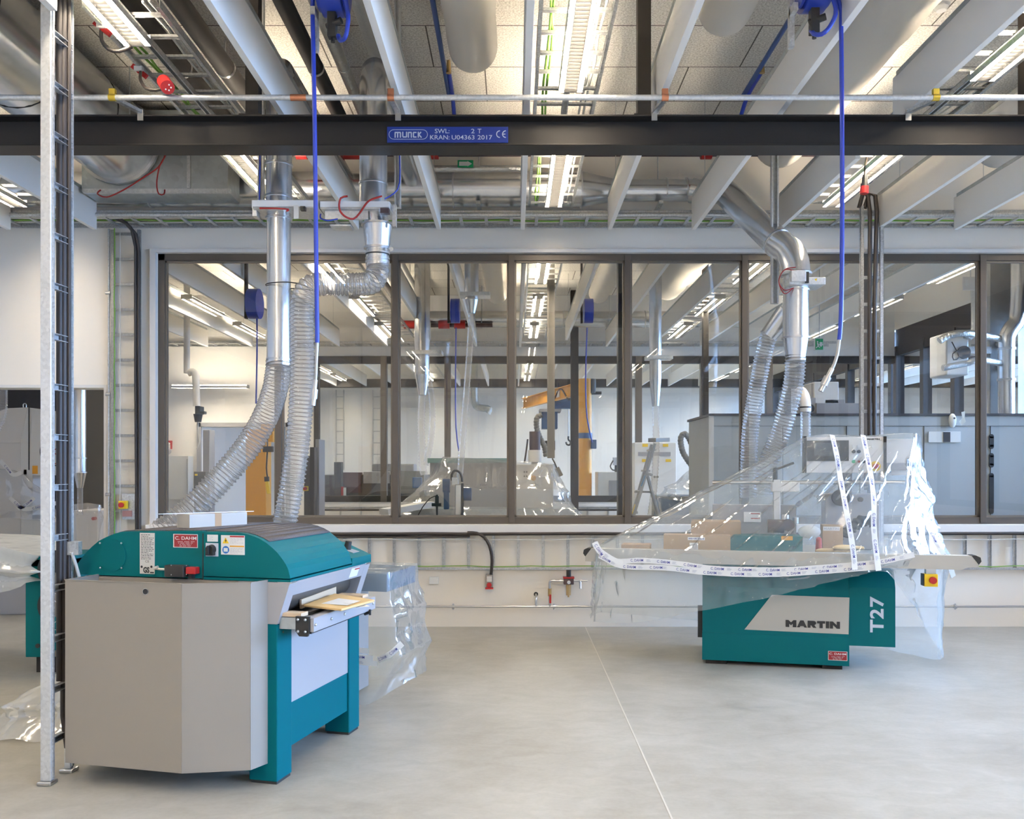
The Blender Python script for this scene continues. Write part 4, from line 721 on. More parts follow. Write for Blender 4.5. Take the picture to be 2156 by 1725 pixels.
# open-topped grey hood with two faces
z0, z1 = .106, 1.039
pl4 = [(-1.063, -.237), (-.387, -.2356), (-.0857, -.111), (-.055, .0)]
m = P.mb(); th = .004
outer = [(-1.063, .03)] + pl4
for (ax, ay), (bx, by) in zip(outer[:-1], outer[1:]):
    m.bar((ax, ay, (z0+z1)/2), (bx, by, (z0+z1)/2), th, z1-z0, (0,0,1))
hd = m.build('hood', M['grey'], t)
m = P.mb(); m.add([(x, y, .965) for x, y in outer], [tuple(range(5))]); m.box((-1.05, .002, .99), (-.06, .006, 1.02)); m.build('dusty_ledge', M['plycol'] if False else M['grey'], t)
for (ax, ay), (bx, by) in zip(outer[:-1], outer[1:]): pass
m = P.mb()
for (ax, ay), (bx, by) in zip(outer[:-1], outer[1:]): m.bar((ax, ay, z1), (bx, by, z1), .012, .004, (0,0,1))
m.build('hood_rim', M['grey'], t)
h = P.pl(306, 1246, -.241); m = P.mb(); m.cyl((h.x, -.2425, h.z), (h.x, -.2405, h.z), .014, n=20); m.build('hole', M['black'], t); m = P.mb(); m.cyl((h.x, -.241, h.z), (h.x, -.2405, h.z), .016, n=20); m.build('hole_rim', M['steel'], t)
# teal covers: outlines in the x-z plane taken along the front edge
def prof(pts, z_end): return [(P.pl(*q).x, P.pl(*q).z) for q in pts]
L1 = prof([(426,1118.5),(340,1119),(275,1119.5),(255,1120.5),(243,1123.5),(231,1128),(218,1134),(207,1140),(194,1151),(181,1164),(171,1177),(162.7,1188),(162.7,1209)], 0)
R1 = prof([(428,1120),(470,1121),(500,1122),(516,1124),(530,1128),(545,1134),(560,1143),(573.6,1154),(584,1164),(594,1177),(602,1189),(607,1200),(608.4,1213.5)], 0)
zb = 1.036
L1 = [(L1[0][0], zb)] + L1[:-1] + [(L1[-1][0], zb)]; R1 = [(R1[0][0], zb+.014)] + R1[:-1] + [(.074, zb+.014)]
m = P.mb(); m.prism(L1, .0, .74, 1); cl = m.build('outfeed_cover', M['teal'], t, bevel=.005)
m = P.mb(); m.prism(R1, .0, .74, 1); cr = m.build('infeed_cover', M['teal'], t, bevel=.005)
m = P.mb(); m.box((R1[0][0], .0, zb-.004), (.074, 1.018, zb+.008)); m.build('cover_rail', M['teal'], t)
m = P.mb(); m.prism([(-.98, zb), (.074, zb), (.074, 1.079), (-.10, 1.15), (-.16, 1.165), (-.8, 1.20), (-.98, 1.16)], .742, 1.018, 1); co = m.build('console', M['teal'], t, bevel=.004)
q = P.pl(731, 1146, .90); m = P.mb(); m.cyl((q.x, .90, q.z-.03), (q.x+.01, .90, q.z+.018), .024, .02, n=10); m.build('knob', M['black'], t, bevel=.003); m = P.mb(); m.bar((q.x-.04, .90, q.z-.020), (q.x+.06, .90, q.z-.048), .09, .004); m.build('knob_plate', M['greyl'], t)
# grip mats, following the covers
def mat_strip(prof_, xa, xb, ya, yb, nm):
    ps = [p_ for p_ in prof_ if xa <= p_[0] <= xb]; m = P.mb(); ps.sort()
    for (x0, z0_), (x1, z1_) in zip(ps[:-1], ps[1:]): m.add([(x0,ya,z0_+.003),(x1,ya,z1_+.003),(x1,yb,z1_+.003),(x0,yb,z0_+.003)], [(0,1,2,3)], True)
    m.build(nm, M['mat_'], t, thick=.004)
mat_strip(L1[1:-1], -1.02, -.40, .035, .735, 'grip_mat'); mat_strip(R1[1:-1], -.45, -.045, .035, .735, 'grip_mat')
P.mb().box((R1[0][0]-.004, -.002, zb), (R1[0][0]+.002, .0, 1.27)).build('cover_gap', M['black'], t)
# round access disc
c = P.pl(236, 1169.5); m = P.mb(); m.cyl((c.x, -.004, c.z), (c.x, .0, c.z), .086, n=40); dd_ = m.build('access_disc', M['teal'], t, bevel=.002)
m = P.mb()
for q in ((212,1143.6),(257,1143.8),(212.7,1195.7),(257.5,1196.2)): s_ = P.pl(*q); m = P.mb(); m.sphere((s_.x, -.006, s_.z), .0055, 8, 6); m.build('screw', M['steel'], t)
# data plate
pl_ = face_rect(P.mb(), P, (295,1122), (326,1209), -.001).build('data_plate', M['paper'], t)
m = P.mb(); fine_print(P, m, 297, 1126, 324, 1180, 16, -.0045, 3); ftext(P, m, 'CE', (306,1180), (314,1185), -.0045); ftext(P, m, 'GS', (301.5,1194), (314.5,1207), -.0045, .05); face_rect(m, P, (316,1204.5), (324,1207.5), -.0045, .0004)
for cxp in (299.5, 320): q = P.pl(cxp, 1193.5); m.cyl((q.x, -.0052, q.z), (q.x, -.0045, q.z), .0065, n=14)
m.build('plate_print', M['inkk'], pl_)
dahm_plate(P, t, (365.5,1124.5), (416.5,1154), -.001)
# warning sticker, card, rotary switch
pl_ = face_rect(P.mb(), P, (466,1127), (515.5,1169), -.001).build('warning_sticker', M['white'], t)
m = P.mb(); a = [P.pl(*q, -.005) for q in ((475,1132),(468.5,1144.5),(482,1144.5))]; m.prism([(v.x, v.z) for v in a], -.0056, -.0048, 1); m.build('triangle_sign', M['yellow'], pl_)
m = P.mb(); a = [P.pl(*q, -.006) for q in ((476,1134),(473.5,1139.5),(475,1139.5),(474.2,1143.5),(477.5,1138),(475.6,1138))]; m.prism([(v.x, v.z) for v in a], -.0064, -.0058, 1); m.build('bolt_mark', M['inkk'], pl_)
q = P.pl(475.3, 1158, -.005); m = P.mb(); m.cyl((q.x, -.0056, q.z), (q.x, -.0048, q.z), .0195, n=28); m.build('round_sign', pm('sign_blue_light', (.01,.16,.55), .4), pl_); m = P.mb(); face_rect(m, P, (471,1154), (479.5,1162), -.0058, .0006); m.build('book_mark', M['white'], pl_)
m = P.mb(); face_rect(m, P, (484,1128.5), (514,1132), -.0045, .0005); m.build('red_bar', M['red'], pl_); m = P.mb(); face_rect(m, P, (484,1149), (514,1152.5), -.0045, .0005); m.build('orange_bar', M['orange'], pl_)
m = P.mb(); fine_print(P, m, 485, 1134, 512, 1146, 5, -.0045, 5); fine_print(P, m, 485, 1154.5, 512, 1167, 5, -.0045, 6); m.build('sticker_print', M['inkg'], pl_)
cd_ = face_rect(P.mb(), P, (437,1126), (459,1141), -.001).build('small_card', M['white'], t); m = P.mb(); fine_print(P, m, 439.5, 1128, 451, 1139, 4, -.0045, 8, gap=.9); m.build('card_print', M['inkg'], cd_)
sw = face_rect(P.mb(), P, (434,1143.5), (460,1172), -.001, .004).build('switch_plate', M['silver'], t); q = P.pl(447, 1157); m = P.mb(); m.cyl((q.x, -.03, q.z), (q.x, -.005, q.z), .022, .026, n=20).box((q.x-.006, -.045, q.z-.022), (q.x+.006, -.03, q.z+.022)).box((q.x-.022, -.03, q.z-.03), (q.x+.022, -.005, q.z-.012)); m.build('rotary_knob', M['black'], sw, bevel=.002)
# interlock switch
ix = face_rect(P.mb(), P, (358,1188.5), (398,1214), -.001, .05).build('interlock_switch', M['rubber'], t, bevel=.004)
a = P.pl(397,1193.5,-.02); b = P.pl(417,1208.5,-.02); P.mb().box((a.x, -.045, b.z), (b.x, -.005, a.z)).build('actuator', M['red'], ix, bevel=.003)
a = P.pl(400,1208.5,-.02); b = P.pl(424,1220,-.02); P.mb().box((a.x, -.035, b.z+.004), (a.x+.02, -.005, a.z)).box((a.x, -.04, b.z), (b.x, -.03, b.z+.006)).build('latch_bracket', M['black'], ix)
m = P.mb()
for q in ((361,1190.5),(361,1210.5),(393,1191),(393,1210)): s_ = P.pl(*q, -.05); m.sphere((s_.x, -.052, s_.z), .003, 6, 4)
m.build('screw', M['steel'], ix)
a = P.pl(357,1199.5,-.02); b = P.pl(338,1199,-.02); c = P.pl(328,1197,-.01)
P.mb().cyl((a.x-.012, -.022, a.z), (a.x+.003, -.022, a.z), .012, n=12).build('cable_gland', M['grey'], ix); P.mb().tube([(a.x-.01, -.022, a.z), (b.x, -.02, b.z), (c.x, -.012, c.z)], .0065, 8).cyl((c.x-.004, -.02, c.z), (c.x+.02, -.02, c.z+.008), .009, n=10).build('switch_cable', M['cablew'], ix)
P.mb().box((a.x-.004, -.036, a.z-.01), (a.x+.004, -.034, a.z+.01)).build('yellow_mark', M['yellow'], ix)
q = P.pl(588, 1336, 0); P.mb().cyl((.0, .06, q.z), (.0012, .06, q.z), .006, n=10).build('bolt_hole', M['black'], t)
# infeed table that reaches out of the mouth
zt = .852
tb = P.mb().box((-.19, .10, .815), (.165, .80, .838)).build('table_bed', M['steel'], t)
P.mb().box((.175, .015, .782), (.196, .80, .852)).box((.150, .015, .846), (.196, .80, .853)).build('front_rail', M['greyl'], tb, bevel=.002)
P.mb().box((.150, .02, .772), (.18, .79, .800)).build('rail_slot', M['black'], tb)
for y in (.03, .21, .37, .76): P.mb().sphere((.198, y, .818), .008, 8, 6).build('bolt', M['steel'], tb)
P.mb().box((.0, .02, .79), (.145, .10, .85)).build('side_plate', M['ductd'], tb, bevel=.002)
P.mb().prism([(.10, .785), (.12, .76), (.165, .76), (.175, .785), (.175, .86), (.10, .86)], .004, .02, 1).build('corner_plate', M['black'], tb)
for x, z in ((.115, .845), (.155, .845), (.115, .785), (.155, .785)): P.mb().sphere((x, .002, z), .008, 8, 6).build('bolt', M['steel'], tb)
P.mb().cyl((.163, .045, .80), (.163, .045, .838), .013, n=14).build('end_pin', M['steel'], tb)
P.mb().cyl((.20, .70, .775), (.17, .70, .765), .010, n=8).cyl((.205, .70, .760), (.205, .70, .792), .007, n=8).build('clamp_lever', M['black'], tb)
P.mb().cyl((.07, .10, .825), (.07, .80, .825), .022, n=14).build('table_roller', M['rubber'], tb)
# things lying on the planer
def woodbit(name, mbx, label, mm='wood'): return tag(mbx.build(name, M[mm], bevel=.001), label, 'wood piece')
m = P.mb(); m.box((-.02, .025, .853), (.12, .10, .872)); woodbit('wood_strip', m, 'short pale wood strip on the near corner of the planer table')
m = P.mb(); m.box((-.02, .72, .84), (.15, .80, .868)); woodbit('wood_strip', m, 'pale wood strip on the far corner of the planer table')
q0, q1 = at(633,1277,4.74), at(706,1246,5.16); m = MB(); m.bar(q0+Vector((0,0,.012)), q1+Vector((0,0,.004)), .012, .05); tag(m.build('wood_strip', M['wood']), 'pale board on edge leaning behind the envelope in the planer mouth', 'wood piece')
E = [Vector((-.896,4.553,.868)), Vector((-.7776,4.893,.866)), Vector((-1.04,5.08,.875)), Vector((-1.12,4.67,.872))]
t2 = thing('envelope', E[0], 'manila envelope with white address label lying on the planer table', 'envelope')
MB().add(E+[v+Vector((0,0,.012)) for v in E], [(3,2,1,0),(4,5,6,7),(0,1,5,4),(1,2,6,5),(2,3,7,6),(3,0,4,7)]).build('envelope', M['envelope'], t2, bevel=.003)
def zp_(px, py, z): Y = (CH-z)*F/(py-CY); return at(px, py, Y)
lb = [zp_(*q, .8845) for q in ((676,1271),(731,1275),(759,1265.5),(713,1260))]
MB().add(lb, [(0,1,2,3)]).build('address_label', M['white'], t2)
m = MB(); c = (lb[1]+lb[2]+lb[0]*.6)/2.6; put_text(m, 'MARTIN', zp_(733,1270.5,.886), (lb[1]-lb[0]).normalized()+Vector((.0,.25,0)), Vector((-.3,1,0)), .05, .012); m.build('label_print', M['inkk'], t2)
m = MB(); m.add([zp_(*q, .862) for q in ((748,1280),(779,1277),(768,1272.5),(755,1275))], [(0,1,2,3)]); tag(m.build('paper_slip', M['paper'], thick=.001), 'small white paper slip under the envelope on the planer table', 'paper')
zc0 = 1.279
C0 = Vector((-1.773, 4.795, zc0)); d1 = Vector((.64, .77, 0)).normalized(); d2 = Vector((-.77, .64, 0)).normalized()
TM = Matrix.Translation(C0) @ Matrix(((d1.x, d2.x, 0, 0), (d1.y, d2.y, 0, 0), (0, 0, 1, 0), (0, 0, 0, 1)))
t2 = thing('carton', C0, 'long white cardboard carton with brown tape on top of the planer', 'carton')
MB(TM).box((0,0,0), (.36,.13,.078)).build('box', M['cartonw'], t2, bevel=.001); MB(TM).box((.155,-.001,.0), (.195,.131,.0795)).build('brown_tape', M['card'], t2)
q0, q1 = at(333,1085,4.78), at(533,1074,5.12); m = MB(); q0.z = q1.z = zc0+.0815
m.bar(q0, q1, .025, .0015); tag(m.build('steel_ruler', M['steel']), 'thin steel ruler lying across the white carton on the planer', 'ruler')
# ---------------------------------------------------------------- spindle moulder
K = Fr(2.671, 7.004, -12.5)
t = K.thing('spindle_moulder', 'teal spindle moulder with grey name panel, wrapped in clear plastic at the right', 'spindle moulder')
m = K.mb(); m.prism([(0, .035), (0, .642), (.07, .85), (.80, .85), (.80, .035)], -1.146, -.004, 0); m.build('body', M['teal'], t, bevel=.004)
m = K.mb(); m.prism([(-.004, .035), (-.004, .262), (.3, .262), (.3, .035)], -1.148, -.002, 0); m.build('plinth_panel', M['teal'], t, bevel=.002)
m = K.mb(); m.box((-1.12, .03, 0), (-.95, .15, .036)).box((-.2, .03, 0), (-.05, .15, .036)).box((-1.12, .6, 0), (-.95, .75, .036)).box((-.2, .6, 0), (-.05, .75, .036)); m.build('foot', M['dark'], t)
m = K.mb(); m.prism([(.02, .196), (.02, .663), (.09, .80), (.72, .80), (.72, .196)], .0, .346, 0); m.build('side_cabinet', M['teal'], t, bevel=.004)
m = K.mb(); m.box((-1.185, .10, .20), (-1.147, .16, .46)); m.build('edge_profile', M['black'], t)
a = [K.pl(*q, -.001) for q in ((1625,1252.8),(1788.5,1258.6),(1786.6,1336),(1567.4,1325.8))]; m = K.mb(); m.prism([(v.x, v.z) for v in reversed(a)], -.0035, -.001, 1); np_ = m.build('name_panel', M['grey_lit'], t)
def slab(mb_, fr, pts, y0): a = [fr.pl(*q, y0) for q in pts]; mb_.prism([(v.x, v.z) for v in a], y0-.001, y0, 1)
m = K.mb(); A0 = K.pl(1654,1305.5,-.005); A1 = K.pl(1768.5,1324.5,-.005); LW = A1.x-A0.x; LH = A0.z-A1.z
GL = dict(M=([[(0,0),(.34,0),(.34,.45),(.5,.25),(.66,.45),(.66,0),(1,0),(1,1),(.74,1),(.5,.68),(.26,1),(0,1)]], 1.35), A=([[(0,0),(.26,0),(.36,.2),(.36,.2),(.64,.2),(.74,0),(1,0),(.66,1),(.34,1)]], 1.25), R=([[(0,0),(.33,0),(.33,.34),(.42,.34),(.62,0),(1,0),(.76,.40),(.93,.52),(.97,.72),(.88,.92),(.7,1),(0,1)]], 1.1), T=([[(.3,0),(.7,0),(.7,.66),(1,.66),(1,1),(0,1),(0,.66),(.3,.66)]], 1.0), I=([[(0,0),(1,0),(1,1),(0,1)]], .42), N=([[(0,0),(.32,0),(.32,.5),(.7,0),(1,0),(1,1),(.68,1),(.68,.5),(.3,1),(0,1)]], 1.25))
tw = sum(GL[c_][1] for c_ in 'MARTIN')+.07*5; xx_ = A0.x; u_ = LW/tw
for c_ in 'MARTIN':
    for pg in GL[c_][0]: m.prism([(xx_+p_[0]*GL[c_][1]*u_, A1.z+p_[1]*LH) for p_ in pg], -.006, -.0045, 1)
    xx_ += (GL[c_][1]+.07)*u_
m.build('name_lettering', M['inkk'], np_)
dahm_plate(K, t, (1743.5,1371), (1784,1392), -.0045)
m = K.mb(); ftext(K, m, 'T27', (1831.5,1256), (1861,1333), .0185, .028, vertical=True, sp=1.12); m.build('model_lettering', M['silver'], t)
a = K.pl(1799,1208,.05); b = K.pl(1827,1239,.05); m = K.mb(); m.bar(((a.x+b.x)/2, .075, .745), ((a.x+b.x)/2, .030, .665), .105, .003, (0,-1,.5)); lp = m.build('type_plate', M['paper'], t)
# table, long fence beam
m = K.mb(); m.box((-1.25, -.13, .865), (.40, .80, .935)); m.build('table_top', M['ductd'], t, bevel=.003)
m = K.mb(); m.prism([(-2.085, .85), (.76, .85), (.80, .87), (.878, .87), (.878, .93), (.84, .955), (-2.05, .955), (-2.085, .93)], -.245, -.14, 1); bm_ = m.build('sliding_beam', M['grey_lit'], t, bevel=.003)
for x, s_ in ((-2.085, 1), (.878, -1)): m = K.mb(); m.prism([(x, .89), (x+s_*.05, .958), (x+s_*.02, .960), (x-s_*.012, .945), (x-s_*.018, .915)], -.247, -.138, 1); m.build('end_cap', M['black'], bm_)
q = K.pl(1958, 1221, -.22); m = K.mb(); m.box((q.x-.045, -.25, q.z-.05), (q.x+.05, -.17, q.z+.045)); es = m.build('emergency_stop', M['yellow'], t, bevel=.004); m = K.mb(); m.cyl((q.x+.012, -.25, q.z+.0), (q.x+.012, -.275, q.z), .026, n=20); m.build('push_button', M['red'], es); m = K.mb(); m.box((q.x-.03, -.23, q.z+.045), (q.x+.04, -.18, .85)); m.build('stop_bracket', M['steel'], es); m = K.mb(); m.box((q.x-.055, -.245, q.z-.045), (q.x-.045, -.17, q.z+.045)); m.build('stop_side', M['black'], es)
# control panel
yc_ = .38
cp = face_rect(K.mb(), K, (1694,922), (1856,996), yc_, .10).build('control_panel', M['sill'], t, bevel=.004); yf = yc_-.10
def cpr(p0, p1, nm, mm, par, th=.004, yy=None): return face_rect(K.mb(), K, p0, p1, yf-.001 if yy is None else yy, th).build(nm, M[mm], par)
face_rect(K.mb(), K, (1689,920), (1695,996), yc_+.004, .115).build('panel_edge', M['dark'], cp); face_rect(K.mb(), K, (1855,920), (1861,996), yc_+.004, .115).build('panel_edge', M['dark'], cp)
def sc_(q): return (1775+(q[0]-1775)*1.0, q[1])
sr = cpr((1699,928), (1787,971), 'screen_surround', 'rubber', cp); cpr((1714,933), (1768,960), 'screen', 'screen', cp, .006, yf-.003)
for i, (x, y, mm) in enumerate(((1797,940,'white'),(1808,940,'white'),(1797,951,'black'),(1808,951,'black'),(1797,972,'greenp'),(1808,972,'red'),(1818,972,'black'),(1838,940,'white'))):
    q = K.pl(x, y, yf); m = K.mb(); m.cyl((q.x, yf-.012, q.z), (q.x, yf, q.z), .0145 if i != 5 else .010, n=14); m.build('push_button', M[mm], cp)
q = K.pl(1843, 982, yf); m = K.mb(); m.cyl((q.x, yf-.004, q.z), (q.x, yf, q.z), .042, n=24); ys_ = m.build('stop_ring', M['yellow'], cp); m = K.mb(); m.cyl((q.x, yf-.035, q.z), (q.x, yf-.004, q.z), .022, n=18); m.build('stop_button', M['red'], ys_)
m = K.mb(); ftext(K, m, 'MARTIN', (1826,923.5), (1852,926.5), yf-.002, .05); m.build('panel_lettering', M['inkk'], cp)
face_rect(K.mb(), K, (1862,925), (1924,1001), .46, .04).build('side_screen', M['sill'], t, bevel=.004)
a = K.pl(1780, 990, .45); m = K.mb(); m.box((a.x-.05, .42, .93), (a.x+.05, .52, a.z+.25)); m.box((a.x-.06, .38, a.z), (a.x+.5, .52, a.z+.06)); m.build('panel_post', M['greyl'], t, bevel=.004)
a = K.pl(1500, 1016, .30); b = K.pl(1905, 1016, .30); m = K.mb(); m.cyl((a.x, .30, a.z), (b.x, .30, b.z), .016, n=12); m.build('guide_tube', M['steel'], t)
a = K.pl(1640, 1040, .2); m = K.mb(); m.box((a.x-.045, .17, .935), (a.x+.01, .24, 1.52)); m.box((a.x-.06, .15, 1.42), (a.x+.16, .26, 1.50)); m.build('support_arm', M['sill'], t, bevel=.006); m = K.mb(); m.cyl((a.x-.03, .2, 1.5), (a.x-.03, .2, 1.62), .02, n=12).bar((a.x-.04, .2, 1.60), (a.x+.12, .2, 1.66), .02, .02); m.build('clamp_handle', M['black'], t, bevel=.003)
m = K.mb(); a = K.pl(1500,1008,.45); b = K.pl(1600,1120,.45); m.box((a.x, .44, 1.02), (b.x+.3, .56, 1.30)); m.build('fence_left', M['greyl'], t, bevel=.005)
a = K.pl(1735,1045,.4); b = K.pl(1850,1110,.4); m = K.mb(); m.box((a.x, .34, .935), (b.x, .6, 1.40)); m.build('cutter_guard', M['greyl'], t, bevel=.01)
q = K.pl(1770,1048,.3); m = K.mb(); m.cyl((q.x, .28, q.z), (q.x, .335, q.z), .07, n=24); m.build('adjust_wheel', M['dark'], t, bevel=.005); q = K.pl(1812,1052,.3); m = K.mb(); m.cyl((q.x, .29, q.z), (q.x, .335, q.z), .02, n=12); m.build('knob', M['black'], t)
pa_ = [K.M @ Vector(v) for v in ((-.06, .42, .98), (.05, .36, 1.10), (.16, .36, 1.18), (.24, .42, 1.10), (.26, .5, .98))]
hose('dust_hose', 'dark corrugated hose looping on the moulder table under the plastic', pa_, .055, m_='rubber', wire=False, pitch=.035, amp=.12)
sg = face_rect(K.mb(), K, (1566,1078), (1602,1100), .43, .003).build('warning_sticker', M['white'], t); face_rect(K.mb(), K, (1581,1081), (1600,1083), .426, .001).build('red_bar', M['red'], sg); face_rect(K.mb(), K, (1581,1091), (1600,1093), .426, .001).build('red_bar', M['red'], sg)
# things lying on the moulder's table, under the sheet
def tbl(fr, p0, p1, y0, dep, zb_=.936): a = fr.pl(*p0, y0); b = fr.pl(*p1, y0); return (a.x, y0, zb_), (b.x, y0+dep, a.z)
Z0 = .936
def kbox(name, p0, p1, y0, dep, mm, label, cat, bevel=.002, zb_=Z0):
    o = K.mb().box(*tbl(K, p0, p1, y0, dep, zb_)).build(name, M[mm], bevel=bevel); return tag(o, label, cat)
t2 = thing('power_feeder', K.M @ Vector((-.35, .1, Z0)), 'teal power feeder with black motors lying on the moulder table under the plastic', 'power feeder')
a, b = tbl(K, (1533,1128), (1690,1160), -.08, .30); m = K.mb(); m.prism([(a[0], a[2]), (b[0], a[2]), (b[0], b[2]), (a[0]+.05, b[2]), (a[0], b[2]-.05)], -.08, .18, 1); m.build('housing', M['teal'], t2, bevel=.012)
q = K.pl(1632,1108,.05); m = K.mb(); m.cyl((q.x-.06, .05, q.z), (q.x+.07, .05, q.z), .055, n=18).cyl((q.x+.10, .0, q.z+.01), (q.x+.10, .12, q.z+.01), .05, n=18); m.build('motor', M['brown'], t2, bevel=.005); q = K.pl(1660,1090,.05); m = K.mb(); m.cyl((q.x-.02, .08, q.z-.05), (q.x-.02, .08, q.z+.02), .03, n=12).cyl((q.x+.06, .08, q.z-.05), (q.x+.06, .08, q.z+.0), .025, n=12); m.build('bracket', M['steel'], t2)
face_rect(K.mb(), K, (1645,1129), (1669,1138), -.082, .002).build('type_sticker', M['orange'], t2)
q = K.pl(1705,1110,.05); m = K.mb(); m.sphere((q.x, .08, q.z-.04), .06, 16, 10, (1.5,.8,.9)); m.build('hand_guard', M['filmw'], t2)
kbox('carton', (1455,1098), (1560,1126), .10, .30, 'card', 'large brown carton on the moulder table, behind the others', 'carton', zb_=Z0)
kbox('carton', (1397,1126), (1538,1142), -.09, .17, 'card', 'flat brown carton on the moulder table, upper of the front pair', 'carton', zb_=1.0)
kbox('carton', (1397,1142), (1538,1159), -.09, .18, 'card', 'flat brown carton with printed tape, lower of the front pair on the moulder table', 'carton', zb_=Z0)
kbox('carton', (1308,1147), (1368,1160), -.09, .2, 'card', 'small open carton near the pointed end of the sheet', 'carton')
kbox('carton', (1732,1106), (1775,1132), .10, .16, 'card', 'small brown carton beside the red cup on the moulder table', 'carton')
for p0, p1, y, par in (((1452,1143), (1470,1158), -.093, 1), ((1448,1131), (1484,1138), -.093, 0), ((1733,1109), (1768,1118), .098, 2)):
    o = face_rect(K.mb(), K, p0, p1, y, .001).build('printed_tape', M['white']); m = K.mb(); ftext(K, m, 'MARTIN', (p0[0]+2, p0[1]+2), (p1[0]-2, p1[1]-2), y-.002, .03); m.build('tape_print', M['inkg'] if par else M['ink'], o); tag(o, ['strip of white printed tape on the upper front carton', 'white printed tape square on the lower front carton', 'white printed tape on the small carton beside the red cup'][par], 'tape')
q = K.pl(1724,1128,.04); m = K.mb(); m.cyl((q.x, .04, Z0), (q.x, .04, Z0+.10), .028, .022, n=14).sphere((q.x, .04, Z0+.10), .024, 10, 6); tag(m.build('red_cup', M['red']), 'bright red rounded cup standing on the moulder table', 'cup')
for i, (px, py, s_, a_) in enumerate(((1738,1152,1.1,.2),(1758,1158,1.0,-.5),(1775,1146,1.2,.4),(1790,1155,.9,-.1))):
    q = K.pl(px, py, -.05); m = K.mb(); T_ = Matrix.Translation((q.x, -.06+.05*(i % 2), Z0+.022+.028*(i//2))) @ Matrix.Rotation(a_, 4, 'Z')
    m.add(*(lambda mm_: (mm_.v, mm_.f))(MB().sphere((0,0,0), .06*s_, 12, 8, (1.3,.6,.32))), True, T_)
    for f in range(4): m.add(*(lambda mm_: (mm_.v, mm_.f))(MB().cyl((.05*s_, -.03+.02*f, 0), (.12*s_, -.045+.03*f, -.004), .011, .008, n=8)), True, T_)
    tag(m.build('work_glove', M['envelope']), ['tan work glove, left of the pile on the moulder table', 'tan work glove lying lowest in front of the pile', 'tan work glove on top of the pile beside the tape', 'tan work glove, rightmost of the pile'][i], 'glove')
# ---------------------------------------------------------------- plastic sheets
def sheet(name, label, rings, nper=5, nrow=6, amp=.02, seed=1, mat_='film', cat='plastic sheet', cap=True, folds=7, fine=.006, ridge=.06):
    "rings: closed loops with the same number of points, from the top down"
    def sm(R_):
        n = len(R_); out = []
        for i in range(n):
            a, b, c, d = [Vector(R_[(i+k) % n]) for k in (-1, 0, 1, 2)]
            for k in range(nper):
                u = k/nper; cr_ = .5*((2*b)+(c-a)*u+(2*a-5*b+4*c-d)*u*u+(3*b-a-3*c+d)*u**3); out.append(cr_.lerp(b.lerp(c, u), .6))
        return out
    RR = [sm(r_) for r_ in rings]; N_ = len(RR[0]); rows_ = []
    for i in range(len(RR)-1):
        for k in range(nrow): rows_.append((i+k/nrow, [RR[i][j].lerp(RR[i+1][j], k/nrow) for j in range(N_)]))
    rows_.append((len(RR)-1.0, RR[-1])); vs = []
    for s_, row in rows_:
        c = sum(row, Vector())/N_
        for j, q in enumerate(row):
            d = (q-c); d.z = 0; L_ = d.length or 1; d /= L_
            sag = 4*(s_-int(s_))*(1-(s_-int(s_))) if s_ < len(RR)-1 else 0
            f = noise.noise(Vector((j*folds/N_*2.2+seed*9.1, s_*.6, seed)))*amp*(.5+sag) + noise.noise(q*11+Vector((seed, 0, 0)))*fine*2 - sag*amp*.9
            rd = 1-abs(noise.noise(Vector((j/N_*folds*1.3+seed*3, s_*1.1, seed*2.7)))*2.2); f += max(0, rd-.72)*ridge
            w_ = min(1, s_*1.5+.12); vs.append(q + d*f*w_ + Vector((0,0,noise.noise(q*6)*fine*w_)))
    fs = [(i*N_+j, i*N_+(j+1) % N_, (i+1)*N_+(j+1) % N_, (i+1)*N_+j) for i in range(len(rows_)-1) for j in range(N_)]
    t_ = thing(name, sum(RR[-1], Vector())/N_, label, cat); m = MB(); m.add(vs, fs, True)
    if cap:
        c = sum(RR[0], Vector())/N_ + Vector((0,0,.015)); m.add([c]+vs[:N_], [(0, 1+j, 1+(j+1) % N_) for j in range(N_)], True)
    m.build('sheet', M[mat_], t_); return t_
